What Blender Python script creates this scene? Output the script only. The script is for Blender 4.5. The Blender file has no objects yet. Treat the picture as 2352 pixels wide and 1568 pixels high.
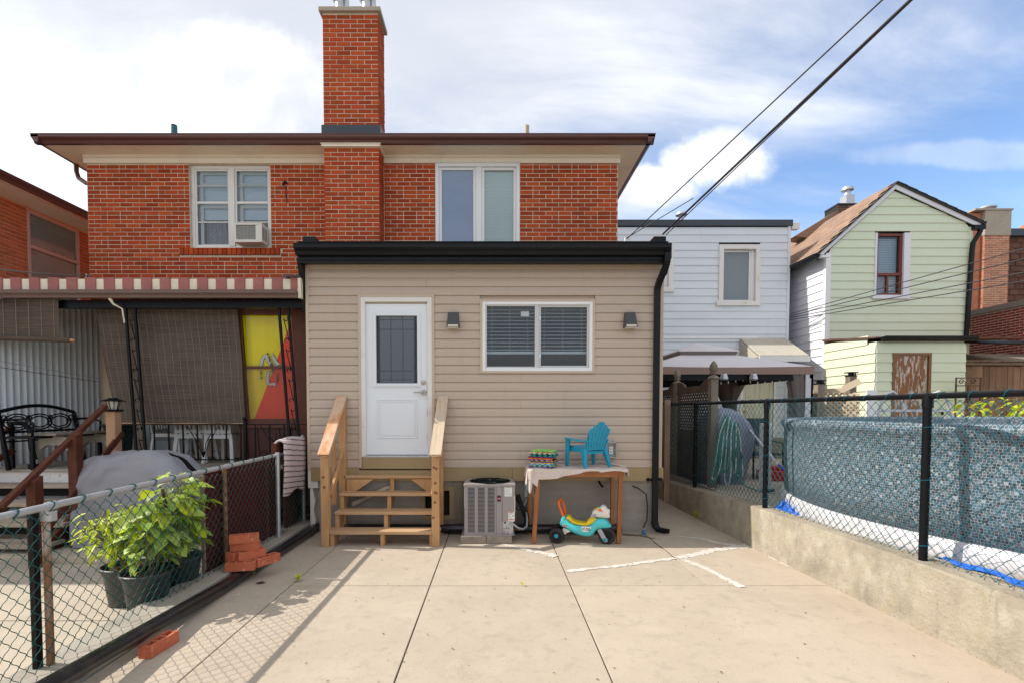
import bpy, math, random
from mathutils import Vector, Matrix, Euler
R = random.Random(7)
S = bpy.context.scene
C = S.collection
rad = math.radians
# ------------------------------------------------------------------ camera
F = 1150.0; VX = 1136.0; VY = 942.0; PITCH = rad(2.0); EYE = 1.64
PY = VY + F * math.tan(PITCH)
cam_d = bpy.data.cameras.new('camera'); cam = bpy.data.objects.new('camera', cam_d); C.objects.link(cam)
cam.location = (0, 0, EYE); cam.rotation_euler = (rad(90) - PITCH, 0, 0)
cam_d.sensor_width = 36; cam_d.sensor_fit = 'HORIZONTAL'; cam_d.lens = 36 * F / 2352
cam_d.shift_x = (1176 - VX) / 2352; cam_d.shift_y = (PY - 784) / 2352
cam_d.clip_start = .05; cam_d.clip_end = 900
S.camera = cam
# ------------------------------------------------------------------ light
SUN = Vector((-1.09, .12, 1.0)).normalized()          # towards the sun
ELEV = math.asin(SUN.z); AZ = math.atan2(SUN.x, SUN.y)
W = bpy.data.worlds.new('World'); S.world = W; W.use_nodes = True
sl = bpy.data.lights.new('sun', 'SUN'); sl.energy = 3.1; sl.angle = rad(.5); sl.color = (1, .95, .87)
so = bpy.data.objects.new('sun', sl); C.objects.link(so)
so.rotation_euler = (-SUN).to_track_quat('-Z', 'Y').to_euler()
S.view_settings.view_transform = 'Standard'; S.view_settings.look = 'None'
S.view_settings.gamma = 1; S.view_settings.use_curve_mapping = False
S.view_settings.exposure = .8

def sky():
    nt = W.node_tree; N = nt.nodes; L = nt.links; N.clear()
    def nd(t, **k):
        n = N.new(t)
        for a, b in k.items(): setattr(n, a, b)
        return n
    def m(op, a, b=None, c=None, clamp=False):
        n = nd('ShaderNodeMath', operation=op, use_clamp=clamp)
        for i, v in enumerate((a, b, c)):
            if v is None: continue
            if isinstance(v, (int, float)): n.inputs[i].default_value = v
            else: L.new(v, n.inputs[i])
        return n.outputs[0]
    def rng(v, a, b, c=0, d=1):
        n = nd('ShaderNodeMapRange', interpolation_type='SMOOTHSTEP'); L.new(v, n.inputs[0])
        for i, q in enumerate((a, b, c, d)): n.inputs[i + 1].default_value = q
        return n.outputs[0]
    def mix(f, a, b):
        n = nd('ShaderNodeMix', data_type='RGBA')
        L.new(f, n.inputs[0])
        for i, v in ((6, a), (7, b)):
            if isinstance(v, tuple): n.inputs[i].default_value = (*v, 1)
            else: L.new(v, n.inputs[i])
        return n.outputs[2]
    sk = nd('ShaderNodeTexSky', sky_type='NISHITA', sun_disc=False)
    sk.sun_elevation = ELEV; sk.sun_rotation = AZ % (2 * math.pi); sk.air_density = 1.0; sk.dust_density = .6; sk.ozone_density = 1.6
    tc = nd('ShaderNodeTexCoord').outputs['Generated']
    sp = nd('ShaderNodeSeparateXYZ'); L.new(tc, sp.inputs[0]); x, y, z = sp.outputs
    # cloud sheet seen as a plane overhead
    zz = m('ADD', m('MAXIMUM', z, 0), .22)
    px = m('DIVIDE', x, zz); py = m('DIVIDE', y, zz)
    def noise(sx, sy, rot, sc, det, rough, dist=0, off=0):
        cb = nd('ShaderNodeCombineXYZ'); L.new(px, cb.inputs[0]); L.new(py, cb.inputs[1]); cb.inputs[2].default_value = off
        mp = nd('ShaderNodeMapping'); L.new(cb.outputs[0], mp.inputs[0])
        mp.inputs['Rotation'].default_value = (0, 0, rot); mp.inputs['Scale'].default_value = (sx, sy, 1)
        n = nd('ShaderNodeTexNoise'); L.new(mp.outputs[0], n.inputs['Vector'])
        n.inputs['Scale'].default_value = sc; n.inputs['Detail'].default_value = det; n.inputs['Roughness'].default_value = rough; n.inputs['Distortion'].default_value = dist
        return n.outputs[0]
    streak = noise(.6, 1.5, rad(-48), 1.6, 9, .60, .35)
    broad = noise(1, 1, 0, .55, 4, .5, .4, 3.3)
    g = m('ADD', m('ADD', m('MULTIPLY', x, -.454), m('MULTIPLY', y, -.257)), m('MULTIPLY', z, .853))
    g = m('ADD', g, m('MULTIPLY', m('SUBTRACT', streak, .5), .95))
    g = m('ADD', g, m('MULTIPLY', m('SUBTRACT', broad, .5), .30))
    sheet = rng(g, -.26, .32, .0, .97)
    # piled clouds, given by their direction
    ys = m('MAXIMUM', y, .02); u = m('DIVIDE', x, ys); v = m('DIVIDE', z, ys)
    cb = nd('ShaderNodeCombineXYZ'); L.new(u, cb.inputs[0]); L.new(v, cb.inputs[1])
    def n2(sc, det, rough, off):
        mp = nd('ShaderNodeMapping'); L.new(cb.outputs[0], mp.inputs[0]); mp.inputs['Location'].default_value = (off, off * .7, off)
        n = nd('ShaderNodeTexNoise'); L.new(mp.outputs[0], n.inputs['Vector']); n.inputs['Scale'].default_value = sc
        n.inputs['Detail'].default_value = det; n.inputs['Roughness'].default_value = rough
        return m('SUBTRACT', n.outputs[0], .5)
    puff = m('ADD', m('MULTIPLY', n2(5.5, 8, .58, 2.0), 1.5), m('MULTIPLY', n2(17, 6, .6, 5.0), .55))
    front = rng(y, .05, .2)
    cum = None; dark = None
    for (cu, cv, ru, rv) in ((.315, .44, .10, .042), (.435, .485, .115, .058), (.20, .425, .07, .022), (-.56, .63, .26, .12), (-.80, .53, .22, .10), (.93, .50, .24, .03)):
        a = m('DIVIDE', m('SUBTRACT', u, cu), ru); b = m('DIVIDE', m('SUBTRACT', v, cv), rv)
        r = m('SQRT', m('ADD', m('MULTIPLY', a, a), m('MULTIPLY', b, b)))
        q = rng(m('ADD', m('SUBTRACT', 1.0, r), puff), -.12, .42, 0, .93 if 0 < cu < .9 else (.75 if cu < 0 else .22))
        cum = q if cum is None else m('MAXIMUM', cum, q)
    cum = m('MULTIPLY', cum, front)
    shade = rng(n2(6, 5, .5, 9.0), -.12, .22)
    blue = nd('ShaderNodeMix', data_type='RGBA', blend_type='MULTIPLY'); blue.inputs[0].default_value = 1
    L.new(sk.outputs[0], blue.inputs[6]); blue.inputs[7].default_value = (SKYM[0], SKYM[1], SKYM[2], 1)
    c_sheet = mix(rng(m('ADD', m('MULTIPLY', broad, .55), m('MULTIPLY', streak, .45)), .40, .60), tuple(CL * k for k in (.56, .59, .65)), tuple(CL * k for k in (.86, .875, .91)))
    c = mix(sheet, blue.outputs[2], c_sheet)
    c = mix(cum, c, mix(shade, tuple(CL * k for k in (.95, .955, .97)), tuple(CL * k for k in (.60, .62, .68))))
    bg = nd('ShaderNodeBackground'); bg.inputs[1].default_value = .12
    out = nd('ShaderNodeOutputWorld'); L.new(c, bg.inputs[0]); L.new(bg.outputs[0], out.inputs[0])
SKYM = (.98, 1.07, 1.18); CL = 6.7
sky()

# ------------------------------------------------------------------ helpers
def at(px, py, Y):                                     # a point of the photograph at the distance Y in front of the eye
    u = (px - VX) / F; v = (PY - py) / F
    d = Vector((u, math.cos(PITCH) + v * math.sin(PITCH), -math.sin(PITCH) + v * math.cos(PITCH)))
    return Vector((0, 0, EYE)) + d * (Y / d.y)
LOC = {}
def base(o): return LOC.get(o.name, Vector((0, 0, 0)))
def props(o, label=None, cat=None, group=None, kind=None):
    for k, v in (('label', label), ('category', cat), ('group', group), ('kind', kind)):
        if v: o[k] = v
    return o
class MB:
    def __init__(s): s.v = []; s.f = []
    def add(s, vs, fs):
        o = len(s.v); s.v += [tuple(p) for p in vs]; s.f += [tuple(i + o for i in f) for f in fs]; return s
    def box(s, x0, x1, y0, y1, z0, z1):
        return s.add([(x, y, z) for x in (x0, x1) for y in (y0, y1) for z in (z0, z1)],
                     [(0, 1, 3, 2), (4, 6, 7, 5), (0, 4, 5, 1), (2, 3, 7, 6), (0, 2, 6, 4), (1, 5, 7, 3)])
    def bar(s, p0, p1, w, h, side=None):               # box from p0 to p1; w across, h upright
        p0 = Vector(p0); p1 = Vector(p1); d = (p1 - p0).normalized()
        a = Vector(side).normalized() if side else d.cross(Vector((0, 0, 1)))
        if a.length < 1e-4: a = Vector((1, 0, 0))
        a.normalize(); b = a.cross(d).normalized()
        vs = [p + a * (w / 2 * i) + b * (h / 2 * j) for p in (p0, p1) for i, j in ((-1, -1), (1, -1), (1, 1), (-1, 1))]
        return s.add(vs, [(0, 3, 2, 1), (4, 5, 6, 7), (0, 1, 5, 4), (1, 2, 6, 5), (2, 3, 7, 6), (3, 0, 4, 7)])
    def tube(s, pts, r, n=8, closed=False, cap=True):
        P = [Vector(p) for p in pts]; k = len(P); rs = r if isinstance(r, (list, tuple)) else [r] * k
        ref = None; vs = []
        for i in range(k):
            a = P[(i - 1) % k] if (closed or i > 0) else P[i]; b = P[(i + 1) % k] if (closed or i < k - 1) else P[i]
            t = (b - a)
            t = t.normalized() if t.length > 1e-9 else Vector((0, 0, 1))
            if ref is None:
                ref = Vector((0, 0, 1)) if abs(t.z) < .9 else Vector((1, 0, 0))
            e = ref - t * ref.dot(t)
            if e.length < 1e-6: e = t.orthogonal()
            e.normalize(); ref = e; g = t.cross(e)
            for j in range(n):
                an = 2 * math.pi * j / n
                vs.append(P[i] + (e * math.cos(an) + g * math.sin(an)) * rs[i])
        fs = []
        for i in range(k if closed else k - 1):
            for j in range(n):
                a = i * n + j; b = i * n + (j + 1) % n; c = ((i + 1) % k) * n + (j + 1) % n; d = ((i + 1) % k) * n + j
                fs.append((a, b, c, d))
        if not closed and cap:
            fs.append(tuple(range(n - 1, -1, -1))); fs.append(tuple(range((k - 1) * n, k * n)))
        return s.add(vs, fs)
    def lathe(s, prof, c, n=16, axis='z'):
        vs = []
        for r, z in prof:
            for j in range(n):
                an = 2 * math.pi * j / n; a, b = r * math.cos(an), r * math.sin(an)
                p = (a, b, z) if axis == 'z' else ((z, a, b) if axis == 'x' else (b, z, a))
                vs.append((p[0] + c[0], p[1] + c[1], p[2] + c[2]))
        fs = []
        for i in range(len(prof) - 1):
            for j in range(n):
                fs.append((i * n + j, i * n + (j + 1) % n, (i + 1) * n + (j + 1) % n, (i + 1) * n + j))
        if prof[0][0] > 1e-6: fs.append(tuple(range(n - 1, -1, -1)))
        if prof[-1][0] > 1e-6: fs.append(tuple(range((len(prof) - 1) * n, len(prof) * n)))
        return s.add(vs, fs)
    def prism(s, poly, axis, a, b):                    # poly in the plane of the other two axes
        def P(q, t):
            return (t, q[0], q[1]) if axis == 'x' else ((q[0], t, q[1]) if axis == 'y' else (q[0], q[1], t))
        n = len(poly)
        return s.add([P(q, a) for q in poly] + [P(q, b) for q in poly],
                     [tuple(range(n - 1, -1, -1)), tuple(range(n, 2 * n))] + [(i, (i + 1) % n, n + (i + 1) % n, n + i) for i in range(n)])
    def grid(s, nu, nv, fn):
        vs = [fn(i / nu, j / nv) for i in range(nu + 1) for j in range(nv + 1)]
        return s.add(vs, [(i * (nv + 1) + j, (i + 1) * (nv + 1) + j, (i + 1) * (nv + 1) + j + 1, i * (nv + 1) + j + 1) for i in range(nu) for j in range(nv)])
    def loft(s, st, n=14, e=2.4):                      # st: (x, y, z, half width y, half height z) sections along x
        vs = []
        for (x, y, z, hy, hz) in st:
            for j in range(n):
                an = 2 * math.pi * j / n; ca, sa = math.cos(an), math.sin(an)
                vs.append((x, y + hy * math.copysign(abs(ca) ** (2 / e), ca), z + hz * math.copysign(abs(sa) ** (2 / e), sa)))
        fs = []
        for i in range(len(st) - 1):
            for j in range(n): fs.append((i * n + j, i * n + (j + 1) % n, (i + 1) * n + (j + 1) % n, (i + 1) * n + j))
        fs.append(tuple(range(n - 1, -1, -1))); fs.append(tuple(range((len(st) - 1) * n, len(st) * n)))
        return s.add(vs, fs)
    def xf(s, M, start=0):
        s.v[start:] = [tuple(M @ Vector(p)) for p in s.v[start:]]; return s
    def mesh(s, name, m, smooth=False, off=Vector((0, 0, 0))):
        me = bpy.data.meshes.new(name)
        me.from_pydata([(p[0] - off.x, p[1] - off.y, p[2] - off.z) for p in s.v], [], s.f)
        if m: me.materials.append(m)
        if smooth: me.polygons.foreach_set('use_smooth', [True] * len(me.polygons))
        me.update(); return me
def thing(name, label, cat, loc=(0, 0, 0), group=None, kind=None):
    o = bpy.data.objects.new(name, None); C.objects.link(o); o.location = loc; o.empty_display_size = .1
    LOC[o.name] = Vector(loc); return props(o, label, cat, group, kind)
def fin(o, smooth, bevel):
    if bevel:
        b = o.modifiers.new('bevel', 'BEVEL'); b.width = bevel; b.segments = 2; b.limit_method = 'ANGLE'; b.angle_limit = rad(40)
        b.harden_normals = False
    if smooth == 'auto':
        e = o.modifiers.new('edges', 'EDGE_SPLIT'); e.split_angle = rad(38)
def part(name, mb, m, parent, smooth=False, bevel=0, kind=None, label=None):
    off = base(parent)
    me = mb.mesh(name, m, bool(smooth), off); o = bpy.data.objects.new(name, me); C.objects.link(o); o.parent = parent
    LOC[o.name] = off; fin(o, smooth, bevel); return props(o, label, None, None, kind)
def solo(name, mb, m, label=None, cat=None, group=None, kind=None, smooth=False, bevel=0):
    me = mb.mesh(name, m, bool(smooth)); o = bpy.data.objects.new(name, me); C.objects.link(o)
    fin(o, smooth, bevel); return props(o, label, cat, group, kind)
def piece(name, me, loc, parent, rot=None, scale=None, M=None):
    o = bpy.data.objects.new(name, me); C.objects.link(o); o.parent = parent
    if M is not None:
        M = Matrix.Translation(-base(parent)) @ M; o.matrix_basis = M
    else:
        o.location = Vector(loc) - base(parent)
        if rot: o.rotation_euler = rot
        if scale: o.scale = scale
    return o
def copy_tree(o, parent=None):
    c = o.copy(); C.objects.link(c)
    if parent: c.parent = parent
    for ch in o.children: copy_tree(ch, c)
    return c
def spread_xf(root, loc, rz): root.location = loc; root.rotation_euler = (0, 0, rz)

# ------------------------------------------------------------------ materials
def mat(name, col, rough=.6, metal=0, layers=(), bump=None, objrand=0, island=0, spec=.5, coat=0, hue=0, trans=0):
    """layers: (colour, scale, lo, hi, amount, stretch) mixed in by world-space noise"""
    m = bpy.data.materials.new(name); m.use_nodes = True; nt = m.node_tree; N = nt.nodes; L = nt.links
    b = N['Principled BSDF']; b.inputs['Roughness'].default_value = rough; b.inputs['Metallic'].default_value = metal
    b.inputs['Specular IOR Level'].default_value = spec; b.inputs['Coat Weight'].default_value = coat
    pos = N.new('ShaderNodeNewGeometry')
    def noise(sc, st=(1, 1, 1), det=5, rough_=.6, off=0):
        mp = N.new('ShaderNodeMapping'); L.new(pos.outputs['Position'], mp.inputs[0]); mp.inputs['Scale'].default_value = st; mp.inputs['Location'].default_value = (off, off, off)
        n = N.new('ShaderNodeTexNoise'); L.new(mp.outputs[0], n.inputs['Vector']); n.inputs['Scale'].default_value = sc; n.inputs['Detail'].default_value = det; n.inputs['Roughness'].default_value = rough_
        return n.outputs[0]
    rgb = N.new('ShaderNodeRGB'); rgb.outputs[0].default_value = (*col, 1); cur = rgb.outputs[0]
    if objrand or island or hue:
        ri = N.new('ShaderNodeObjectInfo').outputs['Random']
        ad = N.new('ShaderNodeMath'); ad.operation = 'ADD'; L.new(ri, ad.inputs[0]); L.new(pos.outputs['Random Per Island'], ad.inputs[1])
        fr = N.new('ShaderNodeMath'); fr.operation = 'FRACT'; L.new(ad.outputs[0], fr.inputs[0])
        hs = N.new('ShaderNodeHueSaturation'); L.new(cur, hs.inputs['Color'])
        mr = N.new('ShaderNodeMapRange'); L.new(fr.outputs[0], mr.inputs[0]); a = max(objrand, island); mr.inputs[3].default_value = 1 - a; mr.inputs[4].default_value = 1 + a
        L.new(mr.outputs[0], hs.inputs['Value'])
        if hue:
            mu = N.new('ShaderNodeMath'); mu.operation = 'MULTIPLY'; L.new(fr.outputs[0], mu.inputs[0]); mu.inputs[1].default_value = 7.13
            f2 = N.new('ShaderNodeMath'); f2.operation = 'FRACT'; L.new(mu.outputs[0], f2.inputs[0])
            m2 = N.new('ShaderNodeMapRange'); L.new(f2.outputs[0], m2.inputs[0]); m2.inputs[3].default_value = .5 - hue; m2.inputs[4].default_value = .5 + hue
            L.new(m2.outputs[0], hs.inputs['Hue'])
        cur = hs.outputs[0]
    for k, ly in enumerate(layers):
        c2, sc, lo, hi, amt = ly[:5]; st = ly[5] if len(ly) > 5 else (1, 1, 1)
        n = noise(sc, st, 6, .62, 3.7 * k)
        mr = N.new('ShaderNodeMapRange'); L.new(n, mr.inputs[0])
        for i, q in enumerate((lo, hi, 0, amt)): mr.inputs[i + 1].default_value = q
        mx = N.new('ShaderNodeMix'); mx.data_type = 'RGBA'; L.new(mr.outputs[0], mx.inputs[0]); L.new(cur, mx.inputs[6]); mx.inputs[7].default_value = (*c2, 1); cur = mx.outputs[2]
    L.new(cur, b.inputs['Base Color'])
    if bump:
        sc, stg, dist = bump[:3]; st = bump[3] if len(bump) > 3 else (1, 1, 1)
        bp = N.new('ShaderNodeBump'); L.new(noise(sc, st, 8, .65, 1.3), bp.inputs['Height']); bp.inputs['Strength'].default_value = stg; bp.inputs['Distance'].default_value = dist
        L.new(bp.outputs[0], b.inputs['Normal'])
    if trans:
        out = N['Material Output']; t = N.new('ShaderNodeBsdfTranslucent'); mxs = N.new('ShaderNodeMixShader'); mxs.inputs[0].default_value = trans
        L.new(cur, t.inputs[0]); L.new(b.outputs[0], mxs.inputs[1]); L.new(t.outputs[0], mxs.inputs[2]); L.new(mxs.outputs[0], out.inputs[0])
    return m
def glassy(name, tint=(.9, .95, 1), refl=.12, rough=.02, blur=0, grey=(.3, .35, .4)):
    m = bpy.data.materials.new(name); m.use_nodes = True; nt = m.node_tree; N = nt.nodes; L = nt.links
    for n in list(N):
        if n.type == 'BSDF_PRINCIPLED': N.remove(n)
    out = N['Material Output']; t = N.new('ShaderNodeBsdfTransparent'); t.inputs[0].default_value = (*tint, 1)
    g = N.new('ShaderNodeBsdfGlossy'); g.inputs['Roughness'].default_value = rough
    fr = N.new('ShaderNodeLayerWeight'); fr.inputs[0].default_value = .25
    ad = N.new('ShaderNodeMath'); ad.operation = 'ADD'; ad.use_clamp = True; L.new(fr.outputs['Fresnel'], ad.inputs[0]); ad.inputs[1].default_value = refl
    mx = N.new('ShaderNodeMixShader'); L.new(ad.outputs[0], mx.inputs[0]); L.new(t.outputs[0], mx.inputs[1]); L.new(g.outputs[0], mx.inputs[2])
    sh = mx.outputs[0]
    if blur:
        d = N.new('ShaderNodeBsdfDiffuse'); d.inputs[0].default_value = (*grey, 1)
        m2 = N.new('ShaderNodeMixShader'); m2.inputs[0].default_value = blur; L.new(sh, m2.inputs[1]); L.new(d.outputs[0], m2.inputs[2]); sh = m2.outputs[0]
    L.new(sh, out.inputs[0]); return m
M = {}
M['concrete'] = mat('yard_concrete', (.45, .372, .285), .88, 0, [((.345, .28, .21), 1.1, .42, .72, .5), ((.50, .42, .325), 2.3, .52, .72, .5), ((.16, .135, .105), 85, .58, .68, .55), ((.54, .48, .40), 110, .60, .70, .5), ((.27, .225, .17), 9, .52, .75, .45), ((.47, .33, .215), .9, .60, .72, .4, (1.5, .35, 1)), ((.12, .10, .08), 26, .68, .74, .5)], (150, .35, .005), objrand=.045)
M['concrete2'] = mat('patio_concrete', (.45, .38, .29), .88, 0, [((.30, .27, .22), 1.3, .45, .7, .6), ((.22, .2, .17), 70, .6, .7, .5), ((.52, .42, .32), 3, .55, .75, .4)], (120, .3, .004))
M['wallcon'] = mat('retaining_concrete', (.38, .325, .245), .92, 0, [((.22, .19, .14), 2.6, .45, .66, .75), ((.50, .45, .36), 6, .48, .72, .6), ((.30, .24, .08), 5.5, .58, .70, .45, (1, 1, .6)), ((.10, .085, .065), 52, .64, .69, .8), ((.14, .12, .09), 130, .64, .70, .6), ((.27, .215, .09), 3.5, .58, .72, .4, (1, 1, .4)), ((.16, .14, .11), 14, .58, .72, .6, (1, 1, .3))], (40, .8, .018))
M['found'] = mat('foundation_parging', (.33, .30, .265), .9, 0, [((.22, .2, .18), 2.0, .42, .68, .7), ((.43, .40, .36), 4, .5, .75, .5, (.3, 1, 3)), ((.25, .23, .2), 18, .5, .8, .4, (.2, 1, 3))], (30, .5, .01, (.35, 1, 2)))
M['curbcon'] = mat('kerb_concrete', (.36, .32, .26), .9, 0, [((.2, .18, .14), 3, .45, .7, .7), ((.18, .17, .14), 60, .6, .7, .5)], (60, .5, .008))
M['brick'] = mat('red_brick', (.385, .064, .02), .88, 0, [((.46, .10, .03), 6, .5, .8, .4), ((.20, .035, .018), 14, .58, .8, .45), ((.10, .025, .015), 70, .6, .75, .5), ((.20, .035, .018), .8, .54, .74, .4, (1, 1, .5))], (90, .45, .004), objrand=.26, island=.26, hue=.004, spec=.12)
M['brick_o'] = mat('orange_brick', (.46, .125, .042), .85, 0, [((.50, .17, .07), 6, .5, .8, .5), ((.22, .06, .03), 20, .6, .78, .5)], (90, .45, .004), objrand=.2, island=.2)
M['brick_d'] = mat('dark_red_painted_brick', (.24, .018, .012), .7, 0, [((.32, .05, .03), 5, .5, .8, .5), ((.12, .012, .01), 14, .55, .75, .6)], (60, .4, .004), objrand=.2, island=.2)
M['brick_n'] = mat('loose_brick', (.50, .125, .055), .88, 0, [((.57, .19, .10), 12, .48, .75, .6), ((.33, .07, .035), 30, .55, .75, .5), ((.62, .45, .36), 14, .60, .70, .6), ((.2, .06, .04), 8, .62, .74, .5)], (120, .5, .004), objrand=.08)
M['brick_y'] = mat('old_brick', (.46, .17, .09), .88, 0, [((.54, .30, .2), 6, .5, .7, .7), ((.25, .09, .05), 14, .55, .75, .6)], (60, .5, .004), objrand=.25, island=.25)
M['mortar'] = mat('mortar', (.67, .55, .41), .95, 0, [((.42, .36, .28), 4, .45, .7, .6)], (120, .4, .003))
M['mortar_p'] = mat('pink_mortar', (.62, .33, .22), .95)
M['siding'] = mat('beige_vinyl', (.485, .388, .308), .5, 0, [((.43, .345, .265), 60, .45, .7, .5, (.05, 1, 6)), ((.52, .42, .33), 1.2, .5, .8, .3), ((.38, .30, .23), 2.2, .54, .76, .35, (4, 1, .5))], (140, .12, .001, (.04, 1, 5)), objrand=.025)
M['tanband'] = mat('tan_aluminium', (.33, .24, .12), .5, 0, [((.25, .185, .095), 2, .4, .7, .5)])
M['tantrim'] = mat('tan_trim', (.52, .41, .31), .45)
M['wsiding'] = mat('white_siding', (.66, .70, .74), .5, 0, [((.56, .60, .64), 2, .45, .75, .5, (.4, 1, 1.5)), ((.6, .52, .40), 2.5, .64, .78, .5, (2.5, 1, .25))], None, objrand=.02)
M['wsiding2'] = mat('white_side_siding', (.70, .71, .76), .5, 0, [((.6, .61, .66), 2, .45, .75, .4)], None, objrand=.02)
M['lime'] = mat('pale_green_siding', (.63, .69, .53), .5, 0, [((.58, .65, .45), 1.6, .45, .75, .5), ((.7, .7, .52), 1.1, .6, .75, .5)], None, objrand=.02)
M['lime_sunlit'] = mat('sunlit_green_siding', (.68, .70, .52), .5, 0, [((.64, .66, .45), 1.6, .45, .75, .5)], None, objrand=.02)  # sunlit copy of the green siding, warm sunlight put into its colour
M['white'] = mat('white_paint', (.78, .78, .78), .4, 0, [((.68, .68, .68), 3, .5, .8, .4)])
M['whitedoor'] = mat('white_door_paint', (.74, .77, .80), .35)
M['oldwhite'] = mat('weathered_white_paint', (.72, .70, .66), .55, 0, [((.5, .42, .3), 4, .58, .75, .6), ((.3, .22, .12), 30, .66, .75, .5)])
M['cream'] = mat('cream_soffit_paint', (.84, .75, .60), .6, 0, [((.6, .5, .38), 2, .5, .75, .5), ((.3, .22, .14), 14, .68, .76, .5, (.4, 1, 1))])
M['brown'] = mat('brown_aluminium', (.095, .032, .026), .32, 0, [((.13, .055, .045), 1.5, .45, .75, .4, (.3, 1, 1))])
M['black'] = mat('black_aluminium', (.006, .007, .009), .36, 0, [((.012, .012, .014), 3, .5, .75, .4)], spec=.22)
M['navy'] = mat('dark_navy_flashing', (.03, .04, .055), .4)
M['iron'] = mat('black_iron', (.005, .0055, .007), .4, 0, [((.03, .02, .015), 20, .66, .75, .4)], spec=.18)
M['plblack'] = mat('black_plastic_pipe', (.010, .010, .012), .3, 0, [((.06, .05, .045), 5, .52, .75, .6), ((.3, .28, .25), 30, .70, .74, .6)])
M['wood'] = mat('new_deck_wood', (.52, .29, .125), .7, 0, [((.38, .19, .075), 16, .42, .62, .6, (1, 1, .12)), ((.56, .38, .22), 2, .5, .8, .4), ((.22, .10, .04), 9, .68, .74, .6)], (60, .3, .003, (1, 1, .1)), objrand=.07)
M['woodx'] = mat('tread_wood', (.50, .31, .165), .72, 0, [((.36, .21, .10), 16, .42, .62, .6, (.1, 1, 1)), ((.58, .42, .27), 2, .5, .8, .4), ((.22, .11, .05), 8, .68, .74, .6)], (60, .3, .003, (.08, 1, 1)), objrand=.06)
M['woodrail'] = mat('weathered_rail_wood', (.58, .46, .33), .75, 0, [((.42, .30, .18), 22, .42, .62, .5, (1, .1, .1)), ((.45, .24, .10), 8, .68, .73, .7)], (60, .3, .003, (1, .1, .1)))
M['woodrail_o'] = mat('orange_stained_rail_wood', (.60, .42, .27), .7, 0, [((.58, .20, .06), 5, .46, .58, .85, (1.4, .5, .5)), ((.4, .26, .14), 24, .45, .62, .5, (1, .1, .1))], (60, .3, .003, (1, .1, .1)))
M['tablewood'] = mat('varnished_table_wood', (.28, .085, .014), .32, 0, [((.42, .16, .03), 10, .45, .65, .6, (1, 1, .15)), ((.17, .04, .01), 20, .5, .7, .5, (1, 1, .1))], (40, .1, .002), coat=.3)
M['brownwood'] = mat('brown_painted_wood', (.085, .026, .014), .5, 0, [((.14, .05, .03), 8, .45, .7, .6), ((.4, .33, .27), 10, .70, .75, .8, (1, 1, 1))], (30, .3, .003), spec=.15)
M['greywood'] = mat('grey_weathered_wood', (.24, .20, .15), .85, 0, [((.14, .115, .085), 14, .42, .62, .7, (1, 1, .1)), ((.32, .28, .22), 3, .5, .75, .5)], (50, .5, .004, (1, 1, .12)), objrand=.12)
M['greywoodx'] = mat('worn_tread_wood', (.34, .28, .21), .85, 0, [((.12, .05, .03), 5, .55, .7, .8, (.3, 1, 1)), ((.45, .38, .3), 14, .45, .65, .6, (.1, 1, 1))], (50, .5, .004, (.1, 1, 1)), objrand=.1)
M['lattice'] = mat('shaded_lattice_wood', (.13, .085, .055), .85, 0, [((.06, .04, .03), 4, .42, .7, .7)], (50, .4, .004))  # shade beside the extension put into the wood colour
M['lattice2'] = mat('sunlit_lattice_wood', (.62, .51, .36), .85, 0, [((.3, .22, .14), 4, .45, .7, .6)], (50, .4, .004))  # sunlight put into the wood colour, paler than the shaded lattice
M['fencewood'] = mat('brown_fence_board', (.25, .165, .11), .85, 0, [((.13, .08, .05), 9, .42, .65, .7, (1, 1, .12)), ((.34, .25, .18), 3, .5, .75, .5)], (40, .5, .004, (1, 1, .12)), objrand=.2)
M['maroon'] = mat('dark_maroon_board', (.085, .010, .010), .8, 0, [((.05, .008, .008), 3, .42, .65, .6), ((.2, .05, .045), 40, .64, .74, .6)], (60, .4, .003), objrand=.1, spec=.15)
M['galv'] = mat('galvanised_steel', (.50, .51, .52), .42, .6, [((.36, .36, .36), 12, .5, .7, .6), ((.62, .62, .6), 5, .5, .8, .4)])
M['rust'] = mat('rusty_steel', (.26, .13, .06), .8, .1, [((.48, .44, .38), 6, .5, .62, .8, (1, 1, .4)), ((.12, .045, .02), 14, .5, .7, .7)])
M['chrome'] = mat('brushed_nickel', (.42, .40, .37), .3, .9)
M['wire_g'] = mat('green_coated_wire', (.003, .085, .072), .5, 0, [((.01, .14, .12), 3, .45, .7, .6)], spec=.2)
M['wire_t'] = mat('teal_coated_wire', (.004, .10, .135), .5, 0, [((.012, .16, .20), 3, .45, .7, .6)], spec=.2)
M['ac'] = mat('grey_taupe_cabinet', (.30, .27, .265), .45, 0, [((.26, .235, .23), 4, .45, .75, .4)])
M['dark'] = mat('dark_interior', (.012, .012, .013), .9)  # near-black puts the shade of slots, wells and holes into colour
M['dim'] = mat('dim_room', (.02, .02, .022), .9)  # near-black puts the gloom of unlit rooms into colour
M['panel_grey'] = mat('grey_enamel_box', (.36, .40, .42), .45)
M['pvc'] = mat('grey_conduit', (.42, .45, .48), .45)
M['tanpvc'] = mat('tan_drain_pipe', (.46, .38, .28), .55, 0, [((.3, .25, .19), 6, .5, .7, .6)])
M['block'] = mat('concrete_block', (.30, .25, .20), .95, 0, [((.17, .13, .10), 6, .42, .68, .7), ((.42, .36, .29), 14, .55, .75, .5)], (60, .7, .01))
M['blue'] = mat('turquoise_chair_plastic', (.012, .30, .46), .35)
M['toyteal'] = mat('aqua_toy_plastic', (.06, .55, .60), .3, coat=.2)
M['toyyel'] = mat('yellow_toy_plastic', (.78, .56, .008), .35)
M['toyor'] = mat('orange_toy_plastic', (.85, .14, .008), .32)
M['toywhite'] = mat('white_toy_plastic', (.72, .68, .62), .4)
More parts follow.
